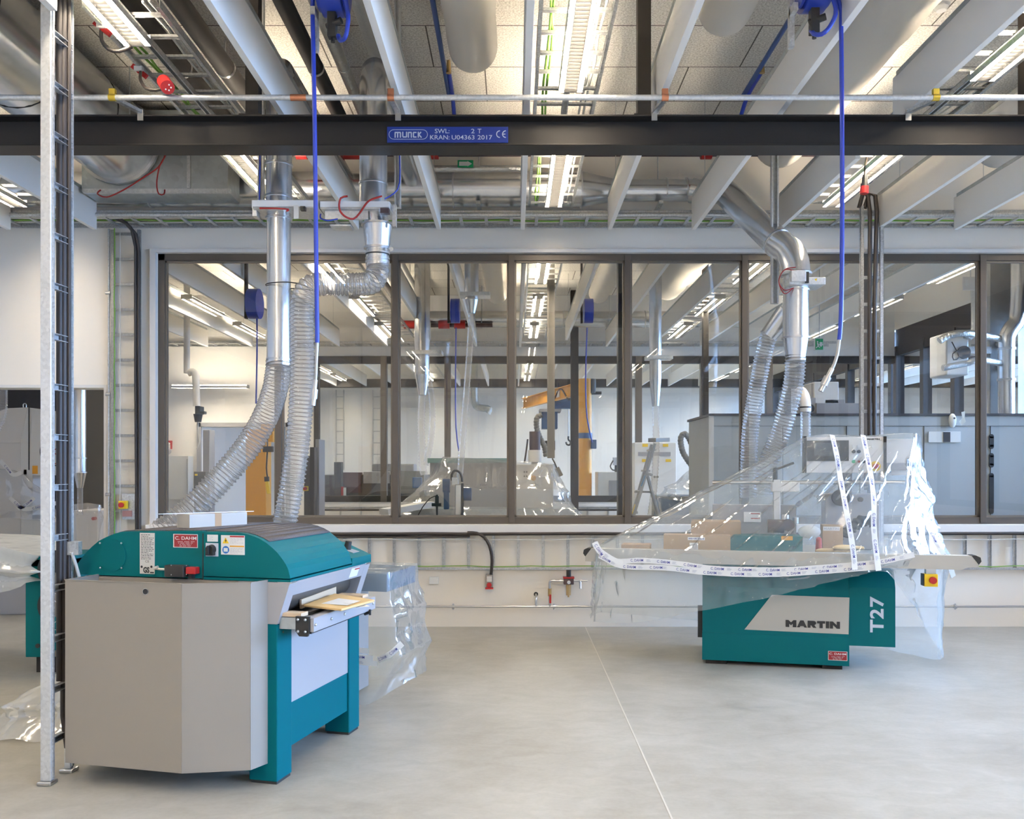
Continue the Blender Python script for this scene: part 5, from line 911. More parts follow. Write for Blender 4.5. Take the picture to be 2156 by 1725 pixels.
def ribbon(parent, pts, wd, nrm=(0,-1,0), text='C. DAHM', every=.21, tlen=.10, th=.78, phase=.05, nm='packing_tape', mt='tape', seed=0, grey=True):
    "flat tape along pts; nrm = outward"
    C = crom(pts, .03); nrm = Vector(nrm).normalized(); m = MB(); vs = []; Ls = [0]; rr = random.Random(seed)
    for i, c in enumerate(C):
        T = (C[min(i+1, len(C)-1)]-C[max(i-1, 0)]).normalized(); s_ = nrm.cross(T).normalized(); w_ = wd/2*(1+rr.uniform(-.05, .05)); vs += [c-s_*w_, c+s_*w_]
        if i: Ls.append(Ls[-1]+(c-C[i-1]).length)
    m.add(vs, [(2*i, 2*i+2, 2*i+3, 2*i+1) for i in range(len(C)-1)], True); o = m.build(nm, M[mt], parent)
    m = MB(); m2 = MB(); l = phase+tlen/2; k = 0
    while l+tlen/2 < Ls[-1]:
        i = max(j for j in range(len(Ls)) if Ls[j] <= l); i = min(i, len(C)-2); T = (C[i+1]-C[i]).normalized(); c = C[i]+T*(l-Ls[i])+nrm*.003; s_ = nrm.cross(T).normalized(); 
        put_text(m, text, c, T, s_*(1 if s_.z > 0 or abs(s_.z) < .3 and s_.x > 0 else -1) if False else T.cross(-nrm), tlen, wd*th*.62, .005); m.build('tape_print', M['ink'], o); m = MB()
        g_ = l+every*.5
        if grey and g_ < Ls[-1]-.04:
            i2 = min(max(j for j in range(len(Ls)) if Ls[j] <= g_), len(C)-2); c2 = C[i2]+nrm*.003; T2_ = (C[i2+1]-C[i2]).normalized(); s2 = nrm.cross(T2_)
            for r_ in range(4): m2.bar(c2-T2_*.018+s2*wd*(.2-.13*r_), c2+T2_*(.006+.004*((r_*7+k) % 4))+s2*wd*(.2-.13*r_), .0008, wd*.05, s2)
            m2.build('tape_fine_print', M['inkg'], o); m2 = MB()
        l += every; k += 1
    return o
def beamY(px): # depth of the moulder's front beam at this picture column
    q = K.M @ K.pl(px, 1180, -.30); return q.y
def fb(px, py, dy=0.0): return at(px, py, beamY(px)+dy)
def ring_T(front, back): return [tuple(v) for v in front+back]
top = ring_T([at(1690,922,7.30), at(1740,914,7.28), at(1800,921,7.26), at(1862,923,7.22), at(1900,912,7.20), at(1930,913,7.18)], [at(1936,925,7.62), at(1860,928,7.72), at(1790,926,7.8), at(1690,932,7.85)])
wai = ring_T([fb(1256,1152,.02), fb(1330,1186), fb(1480,1200), fb(1600,1205), fb(1765,1196), fb(1900,1180)], [at(1992,1172,6.85), at(1980,1165,7.5), at(1700,1150,8.1), at(1290,1146,7.75)])
r1 = [tuple(Vector(a_).lerp(Vector(b_), .5)) for a_, b_ in zip(top, wai)]
hem = ring_T([fb(1251,1309,.03), fb(1345,1311,.0), fb(1470,1288,.0), fb(1600,1262,.02), fb(1790,1216,.03), fb(1870,1206,.05)], [at(1985,1380,7.10), at(1955,1388,7.45), at(1700,1330,8.2), at(1275,1290,7.95)])
tS = sheet('plastic_sheet', 'clear plastic sheet draped and taped over the teal spindle moulder', [top, r1, wai, hem], nper=14, nrow=18, amp=.03, seed=7, folds=26, fine=.006, ridge=.12)
off = Vector((0, -.03, 0))
ribbon(tS, [fb(px, py, -.03) for px, py in ((1262,1168),(1300,1182),(1350,1180),(1420,1186),(1500,1197),(1580,1200),(1660,1200),(1760,1193),(1850,1184),(1890,1176),(1925,1168))], .042, seed=1)
ribbon(tS, [fb(px, py, -.034) for px, py in ((1262,1170),(1310,1192),(1400,1196),(1480,1205),(1560,1209),(1640,1209),(1720,1204),(1800,1198),(1850,1194))], .042, phase=.0, seed=2)
ribbon(tS, [fb(1252,1142,-.02), fb(1262,1160,-.032), fb(1285,1176,-.034), fb(1310,1188,-.036)], .05, phase=.02, seed=3)
ribbon(tS, [at(1752,916,7.20), at(1762,960,7.02), at(1770,1010,6.92), at(1781,1070,beamY(1781)-.01), at(1790,1120,beamY(1790)-.03), at(1797,1165,beamY(1797)-.045), at(1800,1200,beamY(1800)-.05)], .042, every=.20, tlen=.10, seed=4)
ribbon(tS, [at(1817,916,7.17), at(1826,960,7.0), at(1835,1010,6.88), at(1840,1060,beamY(1840)-.01), at(1840,1110,beamY(1840)-.03), at(1845,1165,beamY(1845)-.045), at(1850,1202,beamY(1850)-.05)], .042, every=.20, tlen=.10, seed=5, phase=.03)
ribbon(tS, [at(1960,1120,6.9), at(1975,1150,6.8), at(1995,1180,6.8), at(2008,1215,6.9)], .04, phase=.01, seed=6)
# bench behind the planer, wrapped
B = Fr(-1.05, 5.95, -14)
t = B.thing('saw_bench', 'blue-grey wrapped machine table standing close behind the planer', 'machine table')
m = B.mb(); m.box((-.55, .0, .78), (.20, .55, .90)); m.build('table_top', M['bluet'], t, bevel=.004); m = B.mb(); m.box((-.50, .06, .02), (-.14, .48, .78)); m.build('body', M['greyl'], t, bevel=.004); m = B.mb(); m.box((-.45, .1, 0), (-.18, .44, .02)); m.build('foot', M['black'], t)
def ww(fr, pts): return [tuple(fr.M @ Vector(p_)) for p_ in pts]
rg = [ww(B, [(-.57,-.02,.915),(-.2,-.02,.92),(.21,-.02,.915),(.22,.28,.915),(.2,.57,.915),(-.2,.57,.915),(-.57,.57,.915),(-.58,.28,.915)]),
      ww(B, [(-.6,-.06,.62),(-.2,-.06,.62),(.27,-.05,.62),(.29,.28,.62),(.26,.6,.62),(-.2,.62,.62),(-.6,.6,.62),(-.61,.28,.62)]),
      ww(B, [(-.6,-.08,.36),(-.2,-.08,.36),(.32,-.07,.36),(.33,.28,.36),(.30,.62,.36),(-.2,.64,.36),(-.6,.62,.36),(-.62,.28,.36)]),
      ww(B, [(-.58,-.1,.04),(-.2,-.1,.03),(.10,-.09,.04),(.30,.22,.16),(.26,.6,.12),(-.2,.6,.05),(-.58,.58,.05),(-.6,.28,.04)])]
tB = sheet('plastic_sheet', 'clear plastic sheet hanging over the machine table right behind the planer', rg, nper=9, nrow=12, amp=.03, seed=5, folds=12, fine=.006, ridge=.06)
for k, (z_, ph) in enumerate(((.42, .10), (.375, .06), (.34, .02))):
    ribbon(tB, ww(B, [(-.25,-.115,z_), (.0,-.118,z_-.01), (.12+.03*k,-.115,z_-.02)]), .036, nrm=B.M.to_3x3() @ Vector((0,-1,0)), phase=ph+.05, every=.14, tlen=.09, seed=10+k)
ribbon(tB, ww(B, [(.18,-.11,.345), (.27,-.115,.39), (.345,-.09,.46)]), .04, nrm=B.M.to_3x3() @ Vector((0,-1,0)), phase=.01, every=.09, tlen=.06, seed=20)
# teal saw at the left edge, wrapped; crates behind
Q = Fr(-3.84, 6.9, 0)
t = Q.thing('panel_saw', 'teal panel saw half hidden behind the floor-standing cable ladder, its table under plastic', 'saw')
m = Q.mb(); m.box((0, 0, .13), (.36, .62, .92)); m.build('body', M['teal'], t, bevel=.005); m = Q.mb(); m.box((.06, .05, 0), (.30, .5, .13)); m.build('base', M['dark'], t); m = Q.mb(); m.box((-2.4, .0, .84), (.36, .8, .90)); m.build('table_top', M['ductd'], t, bevel=.004)
m = Q.mb(); m.box((-2.3, .2, 0), (-2.2, .7, .84)); m.build('table_leg', M['dark'], t)
q = Q.pl(80, 1360, 0); m = Q.mb(); m.cyl((q.x, -.01, q.z), (q.x, 0, q.z), .017, n=16); m.build('lock', M['black'], t); m = Q.mb(); m.cyl((.155, -.03, .75), (.155, -.01, .75), .0, .12, n=4) if False else None
for zc_ in (.824, .54): m = Q.mb(); m.cyl((.27, -.05, zc_), (.27, -.012, zc_), .15, n=30); m.build('hand_wheel', M['black'], t, bevel=.006)
m = Q.mb(); m.box((.215, -.075, .15), (.30, -.052, .80)); sp = m.build('side_panel', M['rubber2'], t); m = Q.mb()
for zc_ in (.36, .64):
    for k in range(5): a_ = R(-60+30*k); m.bar((.225+.03*math.cos(a_), -.079, zc_+.03*math.sin(a_)*2), (.225+.065*math.cos(a_), -.079, zc_+.065*math.sin(a_)*2), .003, .006, (0,1,0))
m.build('scale_marks', M['white'], sp); m = Q.mb(); m.box((.22, -.078, .20), (.29, -.075, .46)); m.build('scale_plate', M['teal'], sp)
rg = [ww(Q, [(-2.3,-.0,1.0),(-1.2,-.03,1.08),(-.35,-.02,1.04),(.1,-.02,.93),(.12,.4,.94),(-.3,.85,1.02),(-1.2,.85,1.05),(-2.3,.8,1.0)]),
      ww(Q, [(-2.35,-.12,.86),(-1.2,-.16,.86),(-.35,-.14,.84),(.14,-.08,.80),(.15,.4,.84),(-.3,.88,.86),(-1.2,.9,.86),(-2.35,.85,.86)]),
      ww(Q, [(-2.35,-.10,.62),(-1.2,-.14,.55),(-.35,-.10,.60),(.12,-.07,.72),(.14,.4,.76),(-.3,.88,.66),(-1.2,.9,.6),(-2.35,.85,.6)])]
sheet('plastic_sheet', 'crumpled milky plastic sheet over the long table of the teal saw at the left edge', rg, nper=8, nrow=8, amp=.12, seed=8, folds=20, fine=.03, mat_='filmw')
rg = [[(-2.95,5.75,.30),(-2.7,5.68,.42),(-2.35,5.7,.58),(-2.2,5.9,.60),(-2.3,6.1,.58),(-2.6,6.15,.45),(-2.9,6.1,.34),(-3.0,5.9,.28)],
      [(-3.15,5.45,.14),(-2.85,5.35,.16),(-2.4,5.40,.22),(-2.1,5.7,.24),(-2.1,6.2,.26),(-2.6,6.35,.2),(-3.0,6.3,.16),(-3.25,5.9,.12)],
      [(-3.2,5.25,.012),(-2.85,5.15,.012),(-2.45,5.2,.012),(-2.05,5.6,.012),(-2.05,6.25,.012),(-2.6,6.4,.012),(-3.05,6.4,.012),(-3.35,5.9,.012)]]
sheet('plastic_sheet', 'crumpled heap of milky plastic sheet on the floor at the left edge', rg, nper=8, nrow=8, amp=.10, seed=12, folds=16, fine=.025, mat_='filmw')
q = at(8, 1195, 9.8); t = thing('crate', (q.x, q.y, .55), 'black mesh crate inside the doorway, behind the milky plastic at the left edge', 'crate'); m = MB()
for z_ in (.54, .68): m.bar((q.x-.25,9.8,z_), (q.x+.18,9.8,z_), .02, .02); 
for x_ in (-.25,-.12,.02,.18): m.bar((q.x+x_,9.8,.53), (q.x+x_,9.8,.69), .02, .02)
m.build('rim', M['black'], t); m = MB()
for i in range(14): m.bar((q.x-.25+.03*i,9.8,.54), (q.x-.20+.03*i,9.8,.68), .004, .004); m.bar((q.x-.20+.03*i,9.8,.54), (q.x-.25+.03*i,9.8,.68), .004, .004)
m.box((q.x-.25,10.1,.53), (q.x+.18,10.12,.69)).box((q.x-.25,9.8,.52), (q.x+.18,10.12,.54)); m.build('mesh_side', M['black'], t)
tag(MB().box((q.x-.45, 9.7, 0), (q.x+.35, 10.2, .52)).build('pallet_box', M['greyl'], bevel=.01), 'low grey box carrying the black mesh crate inside the doorway', 'box')
# ================================================================ HALLS BEHIND THE GLASS
def pb(mb, x0, y0, x1, y1, Y, dep): a = at(x0, y0, Y); b = at(x1, y1, Y); return mb.box((a.x, Y, b.z), (b.x, Y+dep, a.z))
def fz(mb, x0, y0, x1, Y, dep): "a box standing on the floor"; a = at(x0, y0, Y); b = at(x1, y0, Y); return mb.box((a.x, Y, 0), (b.x, Y+dep, a.z))
def pbo(nm, mt, par, *a, bevel=0): return pb(MB(), *a).build(nm, M[mt], par, bevel=bevel)
def T(nm, px, py, Y, lab, cat, grp=None): return thing(nm, at(px, py, Y), lab, cat, grp)
# steel columns
for px, Y, w_, l in ((1210, 16.6, .145, 'slim dark steel column between the yellow crane pillar and the wrapped machine'), (1307, 9.5, .055, 'thin dark steel post right behind the glass, beside a window bar'), (657, 9.6, .05, 'thin dark steel post behind the glass, beside the blue air hose')):
    x = (px-CX)*Y/F; zt = ZC if px != 657 else 1.85
    tag(MB().box((x-w_/2, Y, 0), (x+w_/2, Y+.14, zt)).build('steel_column', M['dark'], bevel=.004), l, 'column')
x = (2110-CX)*12.9/F; tag(MB().box((x-.18, 12.9, 0), (x+.18, 13.3, ZC)).build('concrete_column', M['concrete'], bevel=.01), 'bare concrete column by the facade, behind the grey booth', 'column')
# low cable ladder below the second window band
ladder('cable_ladder', 'low cable ladder on the far wall of the hall behind the glass', (-3.9, 17.085, .70), (3.4, 17.085, .70), (0,0,1), .36, rail=(.03,.02), rung=(.028,.02), gap=.4, cables=[('cable', .02, wob((-3.9, 16.98, .83), (3.3, 16.98, .83), 16, .004, 3))])
# ducts, socks, pipes of the middle hall
t = thing('spiral_duct', (0, 16.4, 4.38), 'horizontal round duct at the far end of the hall behind the glass', 'duct'); MB().cyl((-1.6, 16.2, 4.38), (4.2, 16.2, 4.38), .15, n=22).build('duct_body', M['duct'], t)
for x in (-.6, .9, 2.4): mb = MB(); ring(mb, (x, 16.2, 4.38), (1,0,0), .15, .01, .02); mb.build('joint_ring', M['steel'], t)
MB().cyl((-.6, 16.2, 4.5), (-.6, 16.2, ZC), .01, n=6).build('hanger_rod', M['galv'], t)
for x, y1, r, l in ((-.31, 15.6, .19, 'left of the middle lamps'), (1.50, 15.6, .18, 'right of the middle lamps'), (2.62, 15.0, .24, 'wide one over the ladder'), (4.75, 15.0, .24, 'wide one near the facade')): sock(x, y1, r, 4.74, 'ribbed cream textile duct in the hall behind the glass, ' + l, y0=9.6, group='textile ducts of the middle hall')
for x, y1 in ((-.31, 23.5), (1.5, 23.5)): sock(x, y1, .19, 4.74, 'cream textile duct in the rearmost hall, %s of the middle lamps' % ('left' if x < 0 else 'right'), y0=17.8, group='textile ducts of the rearmost hall')
for x, r, m_, l in ((-2.2, .06, 'blackpipe', 'black pipe'), (-1.98, .045, 'foil', 'foil-wrapped pipe'), (-1.72, .045, 'foil', 'second foil-wrapped pipe')):
    tag(MB().cyl((x, 9.6, 4.76), (x, 16.6, 4.76), r, n=14).cyl((x, 11.5, 4.76), (x, 11.5, ZC), .006, n=5).cyl((x, 14.5, 4.76), (x, 14.5, ZC), .006, n=5).build('lagged_pipe', M[m_]), l + ' under the ceiling of the hall behind the glass', 'pipe')
t = thing('sprinkler_pipe', (-1, 16.0, 4.2), 'dark pipe with red couplings across the far end of the hall behind the glass', 'pipe'); MB().cyl((-2.4, 16.0, 4.24), (-.4, 16.0, 4.24), .04, n=10).build('pipe', M['brown'], t)
for px in (862, 893, 935, 968): x = (px-CX)*15.95/F; MB().cyl((x-.1, 15.95, 4.24), (x+.1, 15.95, 4.24), .075, n=12).build('coupling', M['redpaint'], t, bevel=.01)
# suction drops with hoses
def drop(px, Y, py_d, py_c0, py_c1, r, label, hp, hr):
    x = (px-CX)*Y/F; z = lambda py: CH+(CY-py)*Y/F; t_ = thing('dust_pipe', (x, Y, z(py_c1)), label, 'duct')
    MB().cyl((x, Y, ZC), (x, Y, z(py_d)), r, n=18).build('pipe', M['duct'], t_); MB().box((x-r*1.6, Y-r*1.3, z(py_d+6)), (x+r*2.6, Y+r*1.3, z(py_d-2))).build('gate_damper', M['galv2'], t_, bevel=.004)
    MB().cyl((x, Y, z(py_d+5)), (x, Y, z(py_c0)), r*.95, n=18).cyl((x, Y, z(py_c0)), (x, Y, z(py_c1)), r*.95, hr, n=18).build('cone', M['duct'], t_)
    hose('flexible_hose', 'clear hose hanging from the ' + label, [(x, Y, z(py_c1)+.02)]+[at(*q, Y) for q in hp], hr, n=12, pitch=.05, wire=False, m_='hosef')
drop(993, 10.5, 620, 632, 660, .085, 'thin duct drop left of the middle lamps behind the glass', [(990,720), (984,800), (976,900), (970,980), (966,1040)], .042)
drop(889, 13.5, 742, 790, 832, .12, 'duct drop over the wrapped machine behind the glass', [(887,900), (890,980), (893,1000)], .06)
drop(1380, 12.0, 752, 800, 855, .085, 'duct drop above the aluminium ladder', [(1381,900), (1381,960), (1376,1040), (1370,1085)], .048)
hose('flexible_hose', 'clear hose bending beside the duct drop over the wrapped machine', [at(903,800,13.6), at(910,850,13.6), at(908,920,13.6), at(896,980,13.6)], .05, n=12, pitch=.05, wire=False, m_='hosef')
# hose reels behind the glass
def reel2(px, py, Y, pts, l):
    q = at(px, py, Y); t_ = thing('hose_reel', q, l, 'hose reel', 'blue hose reels behind the glass'); MB().cyl((q.x-.06, Y, q.z), (q.x+.07, Y, q.z), .18, n=24).build('drum_cover', M['blue'], t_, bevel=.02)
    MB().box((q.x-.11, Y-.03, q.z-.18), (q.x-.08, Y+.03, ZC)).build('mounting_rail', M['dark'], t_); MB().tube(crom([at(*p, Y) for p in pts], .15), .011, 6).build('hose', M['blue'], t_)
reel2(535, 640, 10.6, [(541,662), (541,750), (539,850)], 'blue hose reel at the left behind the glass')
reel2(958, 655, 13.0, [(960,690), (959,800), (960,900), (966,950)], 'blue hose reel behind the glass beside the thin duct drop')
reel2(1238, 655, 13.0, [(1236,690), (1233,800), (1236,880), (1247,932)], 'blue hose reel behind the glass above the yellow crane pillar')
# jib crane in the rear hall
t = T('jib_crane', 1232, 1045, 19.5, 'yellow jib crane with round pillar and long arm in the rearmost hall', 'crane'); x = 1.57
MB().cyl((x, 19.5, 0), (x, 19.5, 3.62), .145, n=26).build('pillar', M['orange'], t)
p0 = Vector((1.45, 19.6, 3.42)); p1 = Vector((.25, 24.0, 3.42)); m = MB(); m.bar(p0, p1, .012, .26).bar(p0+Vector((0,0,.13)), p1+Vector((0,0,.13)), .13, .015).bar(p0-Vector((0,0,.13)), p1-Vector((0,0,.13)), .13, .015); ar = m.build('arm', M['orange'], t)
c = p0.lerp(p1, .3); MB().bar(c+Vector((-.02,-.02,0)), c+Vector((-.07,.3,0)), .03, .16).build('arm_plate', M['white'], ar)
m = MB(); m.cyl((x, 19.2, 2.34), (x, 19.3, 2.34), .16, n=20) if False else m.cyl((x, 19.5, 2.30), (x, 19.5, 2.42), .16, n=24); m.build('blue_band', M['bluem'], t); pbo('junction_box', 'bluem', t, 1245, 926, 1256, 945, 19.3, .15, bevel=.01)
MB().cyl((x+.15, 19.5, 3.3), (x+.15, 19.5, 3.62), .09, n=14).box((x+.1, 19.45, 3.28), (x+.36, 19.6, 3.34)).build('pivot', M['black'], t)
hc = at(1190, 850, 21.5); m = MB(); m.cbox((hc.x, hc.y, hc.z), (.35,.2,.26)); m.cyl((hc.x-.3, hc.y, hc.z-.05), (hc.x-.1, hc.y, hc.z-.05), .13, n=12); ho = m.build('hoist', M['bluem'], t, bevel=.02)
MB().cyl((hc.x+.08, hc.y, hc.z-.1), (hc.x+.08, hc.y, hc.z-.85), .01, n=5).build('chain', M['steel'], ho); q = Vector((hc.x+.08, hc.y, hc.z-.9)); MB().tube(crom([q+Vector(v) for v in ((0,0,.1),(0,0,.02),(.05,0,-.04),(.03,0,-.11),(-.04,0,-.1),(-.06,0,-.04))], .02), .022, 8).build('hook', M['black'], ho)
MB().tube(crom([p0+Vector((0,-.05,.2)), p0.lerp(p1,.15)+Vector((0,-.1,-.2)), p0.lerp(p1,.3)+Vector((0,-.1,.1)), p0.lerp(p1,.45)+Vector((0,-.1,-.2)), p0.lerp(p1,.5)], .1), .018, 6).build('festoon_cable', M['cable'], t)
# yellow pillar of the middle hall with pendant
t = T('crane_pillar', 538, 1087, 12.5, 'yellow square crane pillar seen between the two clear hoses', 'crane pillar'); a = at(517, 905, 12.5); b = at(560, 905, 12.5); MB().box((a.x, 12.5, 0), (b.x, 12.78, 2.18)).build('pillar', M['orange'], t, bevel=.01)
MB().box((b.x-.05, 12.42, 2.0), (b.x+.12, 12.6, 2.25)).build('bracket', M['orange'], t)
t = T('control_pendant', 565, 1000, 12.2, 'yellow and black crane control hanging beside the yellow square pillar', 'crane control'); pbo('plug_box', 'rubber', t, 553, 940, 574, 952, 12.2, .06, bevel=.005)
MB().tube(crom([(at(563,0,12.22).x, 12.22, 2.1), at(563,950,12.22), at(561,985,12.2), at(563,1005,12.2)], .1), .012, 6).build('cable', M['cable'], t); m = MB(); m.bar(at(562,1012,12.2), at(566,1040,12.2), .05, .05, (0,1,0)); m.build('handset', M['yellow'], t, bevel=.01); m = MB(); m.bar(at(561.5,1004,12.2), at(562,1014,12.2), .055, .055, (0,1,0)); m.build('handset_top', M['rubber'], t)
# grey booth with the gantry on top
t = T('machine_booth', 1800, 980, 11.0, 'long pale grey machine booth behind the glass at the right', 'booth'); zt = at(0, 871, 11.0).z; x0 = at(1497, 0, 11.0).x; x1 = 6.9
MB().box((x0, 11.0, 0), (x1, 12.4, zt-.03)).build('booth_body', M['booth'], t, bevel=.004); MB().box((x0-.02, 10.98, zt-.03), (x1, 12.42, zt)).build('top_rim', M['facade'], t)
MB().box((x0-.03, 10.975, 0), (x0+.03, 11.0, zt-.03)).build('corner_post', M['sill'], t); a = at(0, 897, 10.99).z; MB().box((x0, 10.992, a-.004), (x1, 11.0, a)).build('panel_joint', M['rubber'], t)
for px in (1648, 1782, 1945, 2085): x = (px-CX)*11/F; MB().box((x-.003, 10.992, 0), (x+.003, 11.0, a)).build('panel_joint', M['rubber'], t)
for y0, y1 in ((915, 945), (955, 984), (997, 1082)):
    A_, B_ = at(2088, y0+4, 10.98), at(2088, y1-4, 10.98); m = MB(); m.cyl(A_, A_+Vector((0,.02,0)), .028, n=12).cyl(B_, B_+Vector((0,.02,0)), .028, n=12).box((A_.x-.028, A_.y, B_.z), (A_.x+.028, A_.y+.02, A_.z)); m.build('grip_slot', M['rubber'], t)
wdw = pbo('view_window', 'white', t, 1955, 909, 2023, 932, 10.975, .02, bevel=.004); pbo('window_gap', 'facade', wdw, 1987, 910, 2001, 931, 10.965, .008)
a = at(2006, 886, 10.95); t2 = thing('wall_sensor', a, 'white oval sensor box on the grey booth with a crumpled tag beside it', 'sensor'); MB().sphere((a.x, 10.96, a.z), .09, 16, 10, (.55,.35,1)).build('body', M['white'], t2); MB().cyl((a.x+.01, 10.925, a.z+.03), (a.x+.01, 10.935, a.z+.03), .012, n=10).build('lens', M['black'], t2)
m = MB(); m.add([at(2024,868,10.93), at(2032,866,10.90), at(2031,880,10.92), at(2034,888,10.9), at(2024,896,10.93), at(2019,888,10.92), at(2026,880,10.94)], [(0,1,2,6),(2,3,4,6),(4,5,6)]); m.build('tag', M['filmw'], t2, thick=.002)
t = T('gantry_drive', 1740, 860, 11.2, 'grey motor box and rail standing on the roof of the grey booth', 'gantry'); zt_ = zt
a = at(1714, 804, 11.3); b = at(1766, 850, 11.3); MB().box((a.x, 11.3, b.z), (b.x, 11.7, a.z)).build('motor_box', M['sill'], t, bevel=.008); MB().box((a.x-.03, 11.32, b.z+.02), (a.x, 11.66, a.z-.02)).build('box_door', M['greyl'], t)
a = at(1724, 0, 11.25); MB().box((a.x-.03, 11.25, zt_), (at(1852,0,11.25).x, 11.33, zt_+.15)).box((a.x+.1, 11.3, zt_+.15), (a.x+.35, 11.6, zt_+.20)).build('rail', M['greyl'], t, bevel=.004); MB().cyl((a.x-.12, 11.22, zt_+.08), (a.x-.12, 11.28, zt_+.08), .055, n=20).build('wheel', M['rubber'], t); MB().box((a.x-.25, 11.28, zt_), (a.x-.03, 11.5, zt_+.22)).build('carriage', M['greyl'], t); 
# fittings near the facade
t = T('air_heater', 2010, 745, 12.4, 'white fan heater hung by the concrete column near the facade', 'heater'); pbo('housing', 'white', t, 1992, 700, 2040, 790, 12.3, .5, bevel=.02); MB().box((6.6, 12.8, 3.3), (6.95, 12.9, 3.4)).build('wall_bracket', M['galv'], t); a = at(2030, 742, 12.28); MB().cyl((a.x, 12.27, a.z), (a.x, 12.3, a.z), .09, n=24).build('fan_grille', M['rubber'], t)
MB().tube(crom([at(2004,720,12.28), at(2012,735,12.25), at(2020,752,12.25), at(2008,758,12.25), at(2006,745,12.25), at(2018,738,12.25)], .05), .008, 6).build('cable', M['cable'], t)
for pts, r, l in (([at(1978,718,12.1), at(2000,706,12.1), at(2040,702,12.1), (7.1,12.6,3.45), (7.1,12.95,3.45)], .05, 'short foil-wrapped pipe above the white fan heater'), ([at(1985,775,12.1), at(2040,764,12.1), at(2062,758,12.1), (7.1,12.6,3.1), (7.1,12.95,3.1)], .045, 'foil-wrapped pipe below the white fan heater'), ([at(2052,596,12.3), at(2052,700,12.3), at(2030,705,12.3)], .055, 'upright foil-wrapped pipe above the white fan heater')):
    tag(MB().tube(crom(pts, .1), r, 12).build('foil_pipe', M['foil']), l, 'pipe')
t = T('rain_duct', 2150, 700, 12.6, 'bent round steel duct at the right edge beside the concrete column', 'duct'); MB().tube(crom([(7.12,12.4,ZC), at(2146,600,12.4), at(2142,670,12.4), at(2132,688,12.4), at(2122,705,12.4), at(2119,730,12.4), at(2119,870,12.4), at(2119,980,12.5)], .15), .11, 18).build('pipe', M['duct'], t)
for q in (at(2119,735,12.4), at(2119,800,12.4)): mb = MB(); ring(mb, q, (0,0,1), .11, .012, .03); mb.build('joint_ring', M['steel'], t)
t = T('exit_sign', 1724, 725, 12.6, 'green escape sign with white figure and arrow behind the glass', 'exit sign'); pbo('housing', 'white', t, 1716, 712, 1734, 738, 12.66, .05); pbo('sign_face', 'greenp', t, 1717, 713.5, 1733, 736.5, 12.65, .01)
m = MB(); a = at(1728.5, 725, 12.645); m.prism([(a.x-.02, a.z+.03), (a.x+.02, a.z+.03), (a.x+.02, a.z), (a.x+.035, a.z), (a.x, a.z-.04), (a.x-.035, a.z), (a.x-.02, a.z)], 12.64, 12.646); a = at(1721.5, 725, 12.64); m.sphere((a.x, 12.643, a.z+.035), .012, 6, 4); m.bar((a.x, 12.643, a.z+.02), (a.x+.01, 12.643, a.z-.02), .02, .004, (0,1,0)).bar((a.x+.01, 12.643, a.z-.02), (a.x-.02, 12.643, a.z-.055), .012, .004, (0,1,0)).bar((a.x+.01, 12.643, a.z-.02), (a.x+.03, 12.643, a.z-.05), .012, .004, (0,1,0)); m.build('pictogram', M['white'], t); a = at(1725, 712, 12.68); MB().cyl((a.x, 12.68, a.z), (a.x, 12.68, ZC), .008, n=6).build('hanger_rod', M['steel'], t)
t = T('exit_sign', 2044, 597, 12.0, 'pale grey-green escape sign seen from behind under the facade lamp', 'exit sign'); pbo('sign_plate', 'sill', t, 2028, 583, 2060, 611, 12.0, .03); m = MB(); a = at(2035, 597, 11.99); m.prism([(a.x-.02, a.z+.05), (a.x+.02, a.z+.05), (a.x+.02, a.z), (a.x+.04, a.z), (a.x, a.z-.05), (a.x-.04, a.z), (a.x-.02, a.z)], 11.98, 11.99); m.build('arrow', M['white'], t); a = at(2044, 584, 12.0); MB().cyl((a.x, 12.01, a.z), (a.x, 12.01, ZC), .008, n=6).build('hanger_rod', M['steel'], t)
# wrapped machine in the middle hall
t = T('wrapped_moulder', 1060, 1040, 11.6, 'pale machine with button panel under a draped sheet behind the glass', 'machine'); m = MB(); fz(m, 905, 972, 1068, 11.9, .7); m.build('cabinet', M['greyl'], t, bevel=.01); m = MB(); fz(m, 1070, 978, 1165, 11.6, .6); m.build('panel_cabinet', M['sill'], t, bevel=.01); pbo('top_rail', 'tealt', t, 900, 965, 1072, 975, 11.85, .1); m = MB(); fz(m, 860, 1072, 1215, 11.2, 1.0); m.build('table', M['ductd'], t)
for px, py in ((1104,994),(1109,994),(1104,1003),(1109,1003)): q = at(px, py, 11.59); MB().cyl((q.x, 11.58, q.z), (q.x, 11.6, q.z), .012, n=8).build('push_button', M['rubber'], t)
q = at(1123, 1007, 11.59); MB().cyl((q.x, 11.57, q.z), (q.x, 11.6, q.z), .035, n=14).build('stop_button', M['orange'], t)
rg = [[at(935,962,11.5), at(990,966,11.5), at(1060,974,11.4), at(1140,975,11.3), at(1165,977,11.4), at(1165,977,12.2), at(1060,972,12.6), at(940,962,12.6)],
      [at(880,1030,11.2), at(980,1030,11.0), at(1060,1035,10.9), at(1140,1030,10.9), at(1195,1035,11.2), at(1190,1035,12.4), at(1060,1030,12.8), at(890,1030,12.8)],
      [at(800,1088,11.0), at(960,1095,10.8), at(1060,1095,10.7), at(1150,1098,10.7), at(1232,1092,11.0), at(1215,1090,12.6), at(1060,1085,13.0), at(850,1085,13.0)],
      [at(800,1110,11.0), at(960,1150,10.8), at(1060,1160,10.7), at(1150,1160,10.7), at(1232,1140,11.0), at(1215,1120,12.6), at(1060,1120,13.0), at(850,1110,13.0)]]
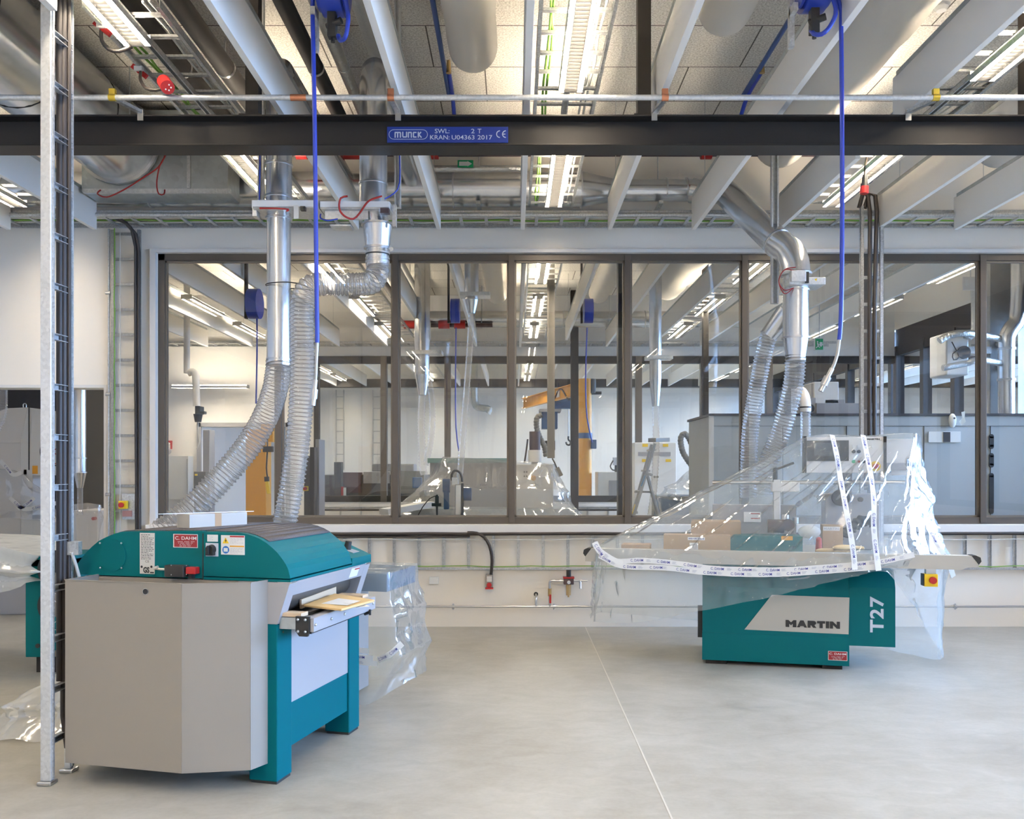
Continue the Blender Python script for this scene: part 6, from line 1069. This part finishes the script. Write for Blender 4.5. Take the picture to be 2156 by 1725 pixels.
sheet('plastic_sheet', 'clear sheet draped like a tent over the pale machine behind the glass', [[tuple(v) for v in r_] for r_ in rg], nper=8, nrow=7, amp=.08, seed=21, folds=16, fine=.02, mat_='filmt')
# feed unit with blue motors right behind the glass
t = T('feed_unit', 963, 1080, 10.1, 'feed unit with blue motor and black hose loop, standing right behind the glass', 'machine'); Y = 10.1
q = at(942, 1045, Y); m = MB(); m.cyl((q.x-.05, Y, q.z+.12), (q.x+.03, Y, q.z+.12), .08, n=18).box((q.x-.04, Y-.06, q.z-.15), (q.x+.02, Y+.06, q.z+.12)); m.build('belt_guard', M['bluem'], t, bevel=.01); a = at(980, 1041, Y); MB().cyl((a.x-.02, Y, a.z), (a.x+.07, Y, a.z), .075, n=18).build('motor', M['bluem'], t, bevel=.008)
m = MB(); pb(m, 958, 1020, 972, 1085, Y-.05, .1); m.build('cylinder_block', M['steel'], t, bevel=.01); m = MB(); pb(m, 971, 1018, 976, 1088, Y-.06, .04); m.box((at(973,0,Y).x-.012, Y-.06, 0), (at(973,0,Y).x+.012, Y-.02, at(0,1080,Y).z)); m.build('upright', M['rubber'], t); m = MB(); pb(m, 951, 1005, 965, 1022, Y-.04, .08); m.build('valve_head', M['galv2'], t, bevel=.008)
MB().tube(crom([at(952,1012,Y), at(951,1000,Y), at(958,991,Y), at(968,995,Y), at(972,1005,Y), at(973,1015,Y)], .03), .014, 8).build('hose_loop', M['rubber'], t)
t = T('spindle_stand', 919, 1080, 10.2, 'small grey clamp stand with thin black cable, left of the blue feed unit', 'stand'); m = MB(); q = at(920, 0, 10.2); m.cyl((q.x, 10.2, 0), (q.x, 10.2, at(0,1042,10.2).z), .012, n=8).cyl((q.x, 10.2, at(0,1062,10.2).z), (q.x, 10.2, at(0,1045,10.2).z), .022, n=10).cyl((q.x-.06, 10.2, at(0,1063,10.2).z), (q.x+.05, 10.2, at(0,1063,10.2).z), .02, n=10).box((q.x-.2, 10.1, 0), (q.x+.2, 10.3, .03)); m.build('stand', M['rubber'], t); MB().tube(crom([at(919,1044,10.2), at(905,1050,10.2), at(890,1068,10.2), at(878,1090,10.2)], .05), .006, 6).build('cable', M['cable'], t)
m = MB(); a, b = at(808, 1078, 10.6), at(905, 1062, 11.0); m.bar(a, b, .22, .07); tag(m.build('foam_board', M['white']), 'long white board lying on the sheet at the foot of the window', 'board')
tag(MB().box((-1.75, 10.55, 0), (-.95, 11.05, 1.02)).build('low_bench', M['greyl'], bevel=.01), 'low grey bench carrying the long white board behind the glass', 'bench')
# suction arms, filters
t = T('drill_motor', 1127, 940, 12.0, 'dark ribbed spindle motor with pale collar behind the glass', 'motor'); Y = 12.0
a = at(1126, 0, Y).x; z_ = lambda py: CH+(CY-py)*Y/F; MB().cyl((a, Y, z_(948)), (a, Y, z_(909)), .075, n=20).build('motor', M['brown'], t, bevel=.005); MB().cyl((a, Y, z_(973)), (a, Y, z_(948)), .09, n=20).build('collar', M['sill'], t); MB().cyl((a, Y, 0), (a, Y, z_(973)), .05, n=12).build('column', M['greyl'], t); MB().tube(crom([at(1111,925,Y), at(1108,950,Y), at(1104,975,Y)], .05), .012, 6).build('cable', M['cable'], t)
t = T('filter_box', 1158, 885, 12.2, 'blue filter box with grey ribbed hose hanging behind the glass', 'filter'); pbo('cabinet', 'bluem', t, 1141, 866, 1174, 903, 12.2, .25, bevel=.005); pbo('top_plate', 'greyl', t, 1136, 861, 1181, 867, 12.15, .35); pbo('lower_unit', 'rubber', t, 1148, 928, 1169, 948, 12.15, .12, bevel=.005); m = MB(); a = at(1155,862,12.3); m.cyl(a, (a.x, a.y, ZC), .008, n=6); a = at(1165,862,12.3); m.cyl(a, (a.x, a.y, ZC), .008, n=6); m.build('hanger', M['steel'], t)
hose('flexible_hose', 'grey ribbed hose looping down from the blue filter box', [at(1141,874,12.1), at(1131,880,12.1), at(1130,900,12.1), at(1136,920,12.1), at(1146,940,12.1), at(1150,962,12.1)], .042, m_='rubber2', wire=False, pitch=.04, n=12, amp=.1)
tag(MB().channel(at(1160,965,11.8), (at(1160,0,11.8).x, 11.8, ZC), .10, .06, up=(0,-1,0)).build('perforated_strut', M['grey']), 'perforated galvanised strut hanging behind the glass in front of the blue filter box', 'steel strut')
t = T('hand_control', 1176, 995, 11.7, 'grey hand control dangling under the perforated strut', 'control'); m = MB(); m.bar(at(1172,985,11.7), at(1181,1003,11.7), .07, .04, (0,1,0)); m.build('handset', M['grey'], t, bevel=.01); MB().tube([at(1163,966,11.75), at(1168,975,11.7), at(1172,985,11.7)], .01, 6).build('cable', M['cable'], t)
hose('suction_arm', 'grey ribbed suction arm bent in a zigzag before a dark column behind the glass', [at(1490,882,13.5), at(1470,888,13.5), at(1462,910,13.5), at(1463,935,13.5), at(1472,950,13.5), at(1470,958,13.5), at(1460,945,13.5), at(1450,922,13.5), at(1440,914,13.5), at(1433,925,13.5), at(1437,950,13.5), at(1447,968,13.5), at(1456,980,13.5)], .048, cat='suction arm', m_='rubber2', wire=False, pitch=.045, n=14, amp=.08)
x = at(1486, 0, 13.6).x; tag(MB().box((x-.035, 13.6, 0), (x+.045, 13.72, ZC)).build('steel_column', M['dark']), 'dark steel column carrying the zigzag suction arm', 'column')
# aluminium step ladder
t = T('step_ladder', 1360, 1100, 10.4, 'worn aluminium step ladder standing open behind the glass', 'ladder')
for Y in (10.25, 10.70):
    MB().bar(at(1379,934,Y) if Y < 10.5 else at(1372,936,Y), at(1279,1274,Y) if Y < 10.5 else at(1282,1262,Y), .028, .065, (0,1,0)).build('rail', M['alu'], t, bevel=.003)
    MB().bar(at(1360,990,Y), at(1440 if Y < 10.5 else 1428,1272 if Y < 10.5 else 1262,Y), .028, .05, (0,1,0)).build('rear_leg', M['alu'], t, bevel=.003); MB().bar(at(1358,995,Y-.01), at(1374,1001,Y-.01), .03, .05, (0,1,0)).build('hinge_plate', M['alu'], t, bevel=.004)
for k, f in enumerate((.0, .13, .26, .39, .52, .65, .78, .9)):
    a = at(1379,934,10.25).lerp(at(1279,1274,10.25), f+.04); b = at(1372,936,10.7).lerp(at(1282,1262,10.7), f+.04); MB().bar(a, b, .08, .022, (0,0,1)).build('step', M['alu'], t)
MB().bar(at(1373,927,10.22), at(1402,926,10.72), .10, .05, (0,0,1)).build('top_tray', M['alu'], t, bevel=.006); pbo('strut_bar', 'alu', t, 1336, 1034, 1378, 1038, 10.3, .03); m = MB(); m.bar(at(1358,1002,10.2), at(1350,1024,10.2), .004, .035, (0,1,0)); m.build('blue_sticker', pm('ladder_sticker', (.05,.3,.6), .5), t); m = MB(); m.bar(at(1337,1062,10.2), at(1331,1082,10.2), .004, .04, (0,1,0)); m.build('yellow_sticker', M['yellow'], t)
# wrapped things near the ladder
t = T('packed_cabinet', 1385, 1000, 15.4, 'tall white machine with yellow warning labels wrapped in film behind the ladder', 'machine'); m = MB(); fz(m, 1336, 932, 1424, 15.4, .9); m.build('housing', M['white'], t, bevel=.01); pbo('dark_slot', 'greyl', t, 1344, 952, 1412, 960, 15.38, .03)
for px, py in ((1396,935),(1353,935),(1402,967),(1352,967)): m = MB(); pb(m, px, py, px+11, py+6, 15.36, .02); m.build('warning_label', M['yellow'], t)
for px, py in ((1388,1005),(1394,1005)): q = at(px, py, 14.9); MB().cyl((q.x, 15.37, q.z), (q.x, 15.4, q.z), .02, n=8).build('dial', M['rubber'], t)
t = T('packed_table', 1440, 1070, 12.6, 'blue-grey machine table with teal control under clear film, by the booth corner', 'machine'); m = MB(); fz(m, 1392, 1045, 1492, 12.7, .9); m.build('table', M['bluet'], t, bevel=.01); pbo('control_box', 'teal', t, 1472, 995, 1490, 1030, 12.9, .1, bevel=.01); a = at(1481, 1030, 12.95); MB().cyl((a.x, 12.95, a.z-.15), (a.x, 12.95, a.z), .03, n=8).build('control_stalk', M['rubber'], t); pbo('wrapped_block', 'grey', t, 1440, 1046, 1478, 1064, 12.5, .3, bevel=.02)
rg = [[at(1450,992,12.8), at(1470,985,12.8), at(1490,986,12.8), at(1492,988,13.2), at(1470,985,13.3), at(1448,992,13.2)], [at(1405,1030,12.5), at(1450,1035,12.3), at(1495,1036,12.5), at(1497,1030,13.6), at(1450,1025,13.8), at(1400,1026,13.6)], [at(1385,1050,12.4), at(1445,1060,12.2), at(1496,1058,12.4), at(1500,1050,13.7), at(1450,1045,13.9), at(1385,1045,13.7)], [at(1388,1100,12.4), at(1445,1105,12.2), at(1496,1100,12.4), at(1500,1095,13.7), at(1450,1090,13.9), at(1390,1090,13.7)]]
sheet('plastic_sheet', 'clear film tent over the blue-grey table by the booth corner', [[tuple(v) for v in r_] for r_ in rg], nper=7, nrow=6, amp=.07, seed=31, folds=14, fine=.02, mat_='filmt')
# left part: wall gear, hanging drill, cabinets, door lining
t = T('hanging_drill', 418, 870, 14.6, 'dark machine spindle hanging from a cream bent pipe behind the glass at the left', 'drill'); MB().tube(crom([at(396,786,14.6), at(406,783,14.6), at(412,792,14.6), at(413,820,14.6), at(414,856,14.6)], .1), .06, 14).build('supply_pipe', M['sill'], t); a = at(396, 786, 14.6); MB().cyl((a.x-.02, 14.6, a.z), (a.x-.02, 14.6, ZC), .05, n=12).build('pipe_riser', M['sill'], t)
m = MB(); pb(m, 410, 855, 421, 872, 14.5, .2); pb(m, 419, 866, 431, 872, 14.5, .1); m.build('head', M['black'], t, bevel=.01); m = MB(); a = at(417, 872, 14.6); b = at(417, 889, 14.6); m.cyl(b, a, .05, .075, n=14); m.build('spindle', M['rubber'], t); MB().tube(crom([at(417,889,14.6), at(417,910,14.6), at(420,930,14.6), at(414,946,14.6)], .05), .012, 6).build('tail_cable', M['cablew'], t)
t = T('fire_sign', 353, 936, 16.95, 'red fire alarm sign on the white wall at the left behind the glass', 'sign'); pbo('plate', 'red', t, 343, 928, 361, 946, 17.03, .05, bevel=.003); m = MB(); q = at(355, 937, 17.02); m.sphere((q.x, 17.025, q.z+.02), .03, 8, 6).box((q.x-.03, 17.02, q.z-.06), (q.x+.03, 17.03, q.z)); m.build('flame_mark', M['white'], t); m = MB(); a = at(353, 950, 17.0); m.sphere((a.x, 17.0, a.z), .07, 12, 8); m.build('alarm_bell', M['greyl'], t)
t = T('wall_cabinet', 368, 1010, 16.6, 'flat white wall cabinet below the red fire sign', 'cabinet'); pbo('cabinet', 'white', t, 343, 960, 396, 1052, 16.8, .28, bevel=.004); a = at(394.5, 1005, 16.79); MB().box((a.x-.008, 16.78, a.z-.35), (a.x, 16.8, a.z+.35)).build('door_edge', M['greyl'], t)
t = T('floor_cabinet', 420, 1020, 16.2, 'small dark grey cabinet with yellow label beside the door frame', 'cabinet'); m = MB(); fz(m, 408, 993, 433, 16.3, .4); m.build('cabinet', M['rubber2'], t, bevel=.01); pbo('label', 'yellow', t, 410, 998, 415, 1002, 16.28, .02)
tag(MB().box(*[tuple(v) for v in ((at(427,0,16.5).x, 16.5, 0), (at(441,0,16.5).x, 16.8, at(0,905,16.5).z))]).build('grey_post', M['greyl'], bevel=.01), 'square grey post standing beside the far doorway', 'post')
t = thing('door_frame', (-5.26, 17.05, 0), 'grey frame of the doorway in the far wall behind the clear hose', 'door frame'); MB().box((-6.16, 17.04, 0), (-6.08, Y2, 2.52)).build('jamb', M['greyl'], t); MB().box((-4.44, 17.04, 0), (-4.36, Y2, 2.52)).build('jamb', M['greyl'], t); MB().box((-6.16, 17.04, 2.44), (-4.36, Y2, 2.52)).build('head_rail', M['greyl'], t)
# rear hall machines
t = T('cnc_machine', 790, 1040, 19.6, 'long dark machining centre with plum-coloured window in the rearmost hall', 'machine'); m = MB(); fz(m, 680, 1000, 895, 19.8, 1.6); m.build('housing', M['facade'], t, bevel=.02); pbo('view_window', 'purple', t, 722, 995, 760, 1038, 19.7, .2); pbo('glazed_bay', 'greyl', t, 765, 994, 820, 1018, 19.75, .1); pbo('grey_bay', 'rubber2', t, 822, 992, 893, 1040, 19.6, .3, bevel=.01); pbo('blue_part', 'bluem', t, 868, 1005, 888, 1028, 19.5, .15, bevel=.02); pbo('top_cover', 'greyl', t, 783, 977, 872, 993, 20.2, .6, bevel=.02); pbo('control_post', 'black', t, 703, 973, 718, 1045, 19.4, .25, bevel=.01); pbo('red_block', 'red', t, 718, 1025, 723, 1045, 19.35, .12); pbo('white_block', 'white', t, 723, 1027, 727, 1045, 19.35, .12)
for px, l in ((713, 'left'), (791, 'right')): ladder('cable_ladder', 'thin upright cable ladder on the rear wall, %s of the pair' % l, (at(px,0,25).x, 25.185, 1.6), (at(px,0,25).x, 25.185, 3.9), (1,0,0), .22, rail=(.03,.03), gap=.33, group='rear wall ladders')
t = T('bent_pipe', 1010, 850, 24.6, 'grey S-bent pipe on the rear wall behind the clear hose', 'duct'); MB().tube(crom([at(999,834,24.6), at(1000,850,24.6), at(1006,858,24.6), at(1020,860,24.6), at(1030,862,24.6), at(1026,870,24.6)], .2), .10, 14).build('pipe', M['ductd'], t); a = at(999, 834, 24.6); MB().cyl((a.x, 24.6, a.z), (a.x, 24.6, ZC), .10, n=14).build('riser', M['ductd'], t)
t = T('switch_cabinet', 1282, 1020, 19.0, 'grey cabinet with small monitor on a stalk in the rearmost hall', 'cabinet'); m = MB(); fz(m, 1259, 994, 1304, 19.0, .7); m.build('cabinet', M['sill'], t, bevel=.01); pbo('panel', 'greyl', t, 1282, 1012, 1303, 1046, 18.98, .04); pbo('monitor', 'silver', t, 1291, 963, 1302, 980, 19.1, .1, bevel=.01); a = at(1297, 980, 19.15); MB().cyl((a.x, 19.15, at(0,995,19.1).z), a, .03, n=8).build('stalk', M['rubber'], t); MB().tube(crom([at(1291,970,19.1), at(1285,982,19.1), at(1290,990,19.1), at(1296,990,19.1)], .05), .015, 6).build('cable', M['cable'], t)
t = T('tool_post', 663, 1000, 9.9, 'grey upright machine edge standing behind the glass beside the blue air hose', 'machine'); m = MB(); fz(m, 664, 925, 672, 9.9, .3); m.build('post', M['greyl'], t, bevel=.004); m = MB(); fz(m, 640, 960, 655, 9.75, .4); m.build('dark_cabinet', M['facade'], t, bevel=.004); pbo('stop_box', 'yellow', t, 638, 1024, 648, 1034, 9.7, .04); q = at(643, 1029, 9.69); MB().cyl((q.x, 9.66, q.z), (q.x, 9.7, q.z), .018, n=10).build('stop_button', M['red'], t)
# things seen through the open doorway
tag(MB().box((XL+.02, 12.6, 0), (-6.42, 13.6, 3.2)).build('dark_cabin', M['facade'], bevel=.01), 'dark cabin wall seen through the doorway behind the saw', 'cabin')
tag(MB().box((-6.40, 12.7, 0), (-5.5, 13.4, 3.2)).build('grey_partition', M['rubber2'], bevel=.01), 'grey-brown partition seen through the doorway behind the silver pipe', 'partition')
t = T('band_saw', 60, 1180, 10.9, 'tall pale grey saw housing with round red emblem, seen through the doorway', 'saw'); Y = 10.9
a = [at(*q, Y) for q in ((58,858),(125,868),(125,1001),(44,1001),(44,932))]; m = MB(); m.prism([(v.x, v.z) for v in reversed(a)], Y, Y+.5); m.build('housing', M['white'], t, bevel=.006)
a = [at(*q, Y) for q in ((15,860),(58,858),(44,932),(-60,932),(-60,1060),(-20,880))]; m = MB(); m.prism([(v.x, v.z) for v in (a[0], a[1], a[2], at(-40,932,Y), at(-40,880,Y))], Y-.005, Y+.5); m.build('side_cover', M['sill'], t, bevel=.006)
m = MB(); fz(m, 44, 931, 69, Y+.01, .4); m.build('column', M['white'], t, bevel=.004); m = MB(); fz(m, -40, 932, 44, Y+.05, .5); m.build('column_cover', M['sill'], t, bevel=.004); m = MB(); fz(m, 68, 1092, 128, Y-.1, .6); m.build('base', M['white'], t, bevel=.006)
m = MB(); pb(m, 68, 1085, 128, 1093, Y-.2, .7); m.build('saw_table', M['rubber2'], t); MB().tube(crom([at(49,858,Y+.1), at(49,852,Y+.1), at(52,850,Y+.1), at(55,852,Y+.1), at(55,858,Y+.1)], .01), .007, 6).build('lifting_eye', M['steel'], t); q = at(61, 0, Y-.01); MB().box((q.x-.006, Y-.012, at(0,990,Y).z), (q.x+.004, Y-.004, at(0,858,Y).z)).build('door_gap', M['rubber'], t)
q = at(114, 951, Y-.01); m = MB(); R0 = .175
for i in range(36): a0 = 2*math.pi*i/36; a1 = 2*math.pi*(i+1)/36; m.bar((q.x+R0*math.cos(a0), Y-.004, q.z+R0*math.sin(a0)), (q.x+R0*math.cos(a1), Y-.004, q.z+R0*math.sin(a1)), .004, .016, (0,1,0)) if False else m.bar((q.x+R0*math.cos(a0), Y-.004, q.z+R0*math.sin(a0)), (q.x+R0*math.cos(a1), Y-.004, q.z+R0*math.sin(a1)), .014, .004, (0,1,0))
em = m.build('emblem_ring', M['inkk'], t); m = MB()
for s_ in (-1, 1):
    for i in range(14): a0 = 2*math.pi*i/14; a1 = 2*math.pi*(i+1)/14; m.bar((q.x+.05*math.cos(a0), Y-.004, q.z+s_*.09+.065*math.sin(a0)), (q.x+.05*math.cos(a1), Y-.004, q.z+s_*.09+.065*math.sin(a1)), .010, .004, (0,1,0))
m.build('emblem_rings', M['red'], em); pbo('warning_label', 'orange', t, 68, 981, 79, 998, Y-.006, .005)
pbo('red_label', 'pinkp', t, 50, 989, 56, 999, Y+.0, .008)
for i, pts in enumerate(([(0,970),(14,985),(28,1000),(45,995)], [(20,1048),(34,1060),(50,1072),(72,1070),(100,1064),(125,1058)], [(38,1072),(56,1062),(72,1048)])): 
    q0 = at(*pts[1], Y-.06); t3 = thing('tape_strip', q0, ['loose white tape end sticking out of the film at the saw', 'white printed tape tied across the pale saw', 'short white tape knot on the pale saw'][i], 'tape'); ribbon(t3, [at(*p, Y-.22) for p in pts], .05, seed=50+i, every=.25, tlen=.12, phase=.08, grey=False)
rg = [[at(-30,985,Y-.05), at(30,990,Y-.06), at(50,1000,Y-.06), at(60,1010,Y+.2), at(20,990,Y+.6), at(-30,985,Y+.6)], [at(-35,1050,Y-.15), at(40,1050,Y-.15), at(95,1040,Y-.2), at(115,1050,Y+.2), at(50,1050,Y+.7), at(-35,1050,Y+.7)], [at(-40,1090,Y-.2), at(40,1092,Y-.2), at(120,1100,Y-.3), at(135,1095,Y+.2), at(50,1090,Y+.75), at(-40,1090,Y+.75)]]
sheet('plastic_sheet', 'clear film wrapped around the lower half of the pale saw in the doorway', [[tuple(v) for v in r_] for r_ in rg], nper=6, nrow=6, amp=.06, seed=41, folds=12, fine=.02, mat_='filmt')
t = T('dust_pipe', 168, 1000, 10.2, 'silver pipe with cone and narrow hose, seen through the doorway', 'duct'); a = at(168.5, 0, 10.2).x; z_ = lambda py: CH+(CY-py)*10.2/F
MB().cyl((a, 10.2, ZC), (a, 10.2, z_(995)), .065, n=20).build('pipe', M['duct'], t); MB().cyl((a, 10.2, z_(995)), (a, 10.2, z_(1028)), .07, .033, n=20).build('cone', M['duct'], t)
for py in (965, 995): mb = MB(); ring(mb, (a, 10.2, z_(py)), (0,0,1), .066, .008, .012); mb.build('joint_ring', M['steel'], t)
hose('flexible_hose', 'narrow clear hose below the silver pipe in the doorway', [(a, 10.2, z_(1026)), (a, 10.2, z_(1050)), (a, 10.2, z_(1085))], .034, n=12, wire=False)
hose('flexible_hose', 'clear hose at the left edge seen through the doorway', [at(5,700,10.3), at(6,820,10.3), at(4,870,10.3), at(-8,905,10.3)], .055, n=14, wire=False)
t = T('packed_sander', 186, 1180, 10.4, 'pale machine wrapped in film inside the doorway, right of the floor-standing ladder', 'machine'); m = MB(); fz(m, 152, 1075, 206, 10.5, .6); m.build('housing', M['sill'], t, bevel=.01); q = at(208, 1092, 10.48); MB().cyl((q.x-.05, 10.44, q.z), (q.x-.05, 10.5, q.z), .02, n=10).build('stop_button', M['red'], t)
rg = [[at(155,1062,10.42), at(190,1060,10.42), at(212,1063,10.5), at(212,1063,11.0), at(185,1060,11.1), at(155,1062,11.0)], [at(150,1080,10.36), at(190,1082,10.36), at(216,1090,10.45), at(218,1085,11.1), at(185,1080,11.2), at(150,1080,11.1)], [at(146,1172,10.36), at(190,1178,10.36), at(208,1168,10.45), at(208,1165,11.1), at(185,1160,11.2), at(150,1160,11.1)]]
sheet('plastic_sheet', 'clear film over the pale machine inside the doorway', [[tuple(v) for v in r_] for r_ in rg], nper=7, nrow=6, amp=.035, seed=44, folds=12, fine=.012, mat_='filmt')
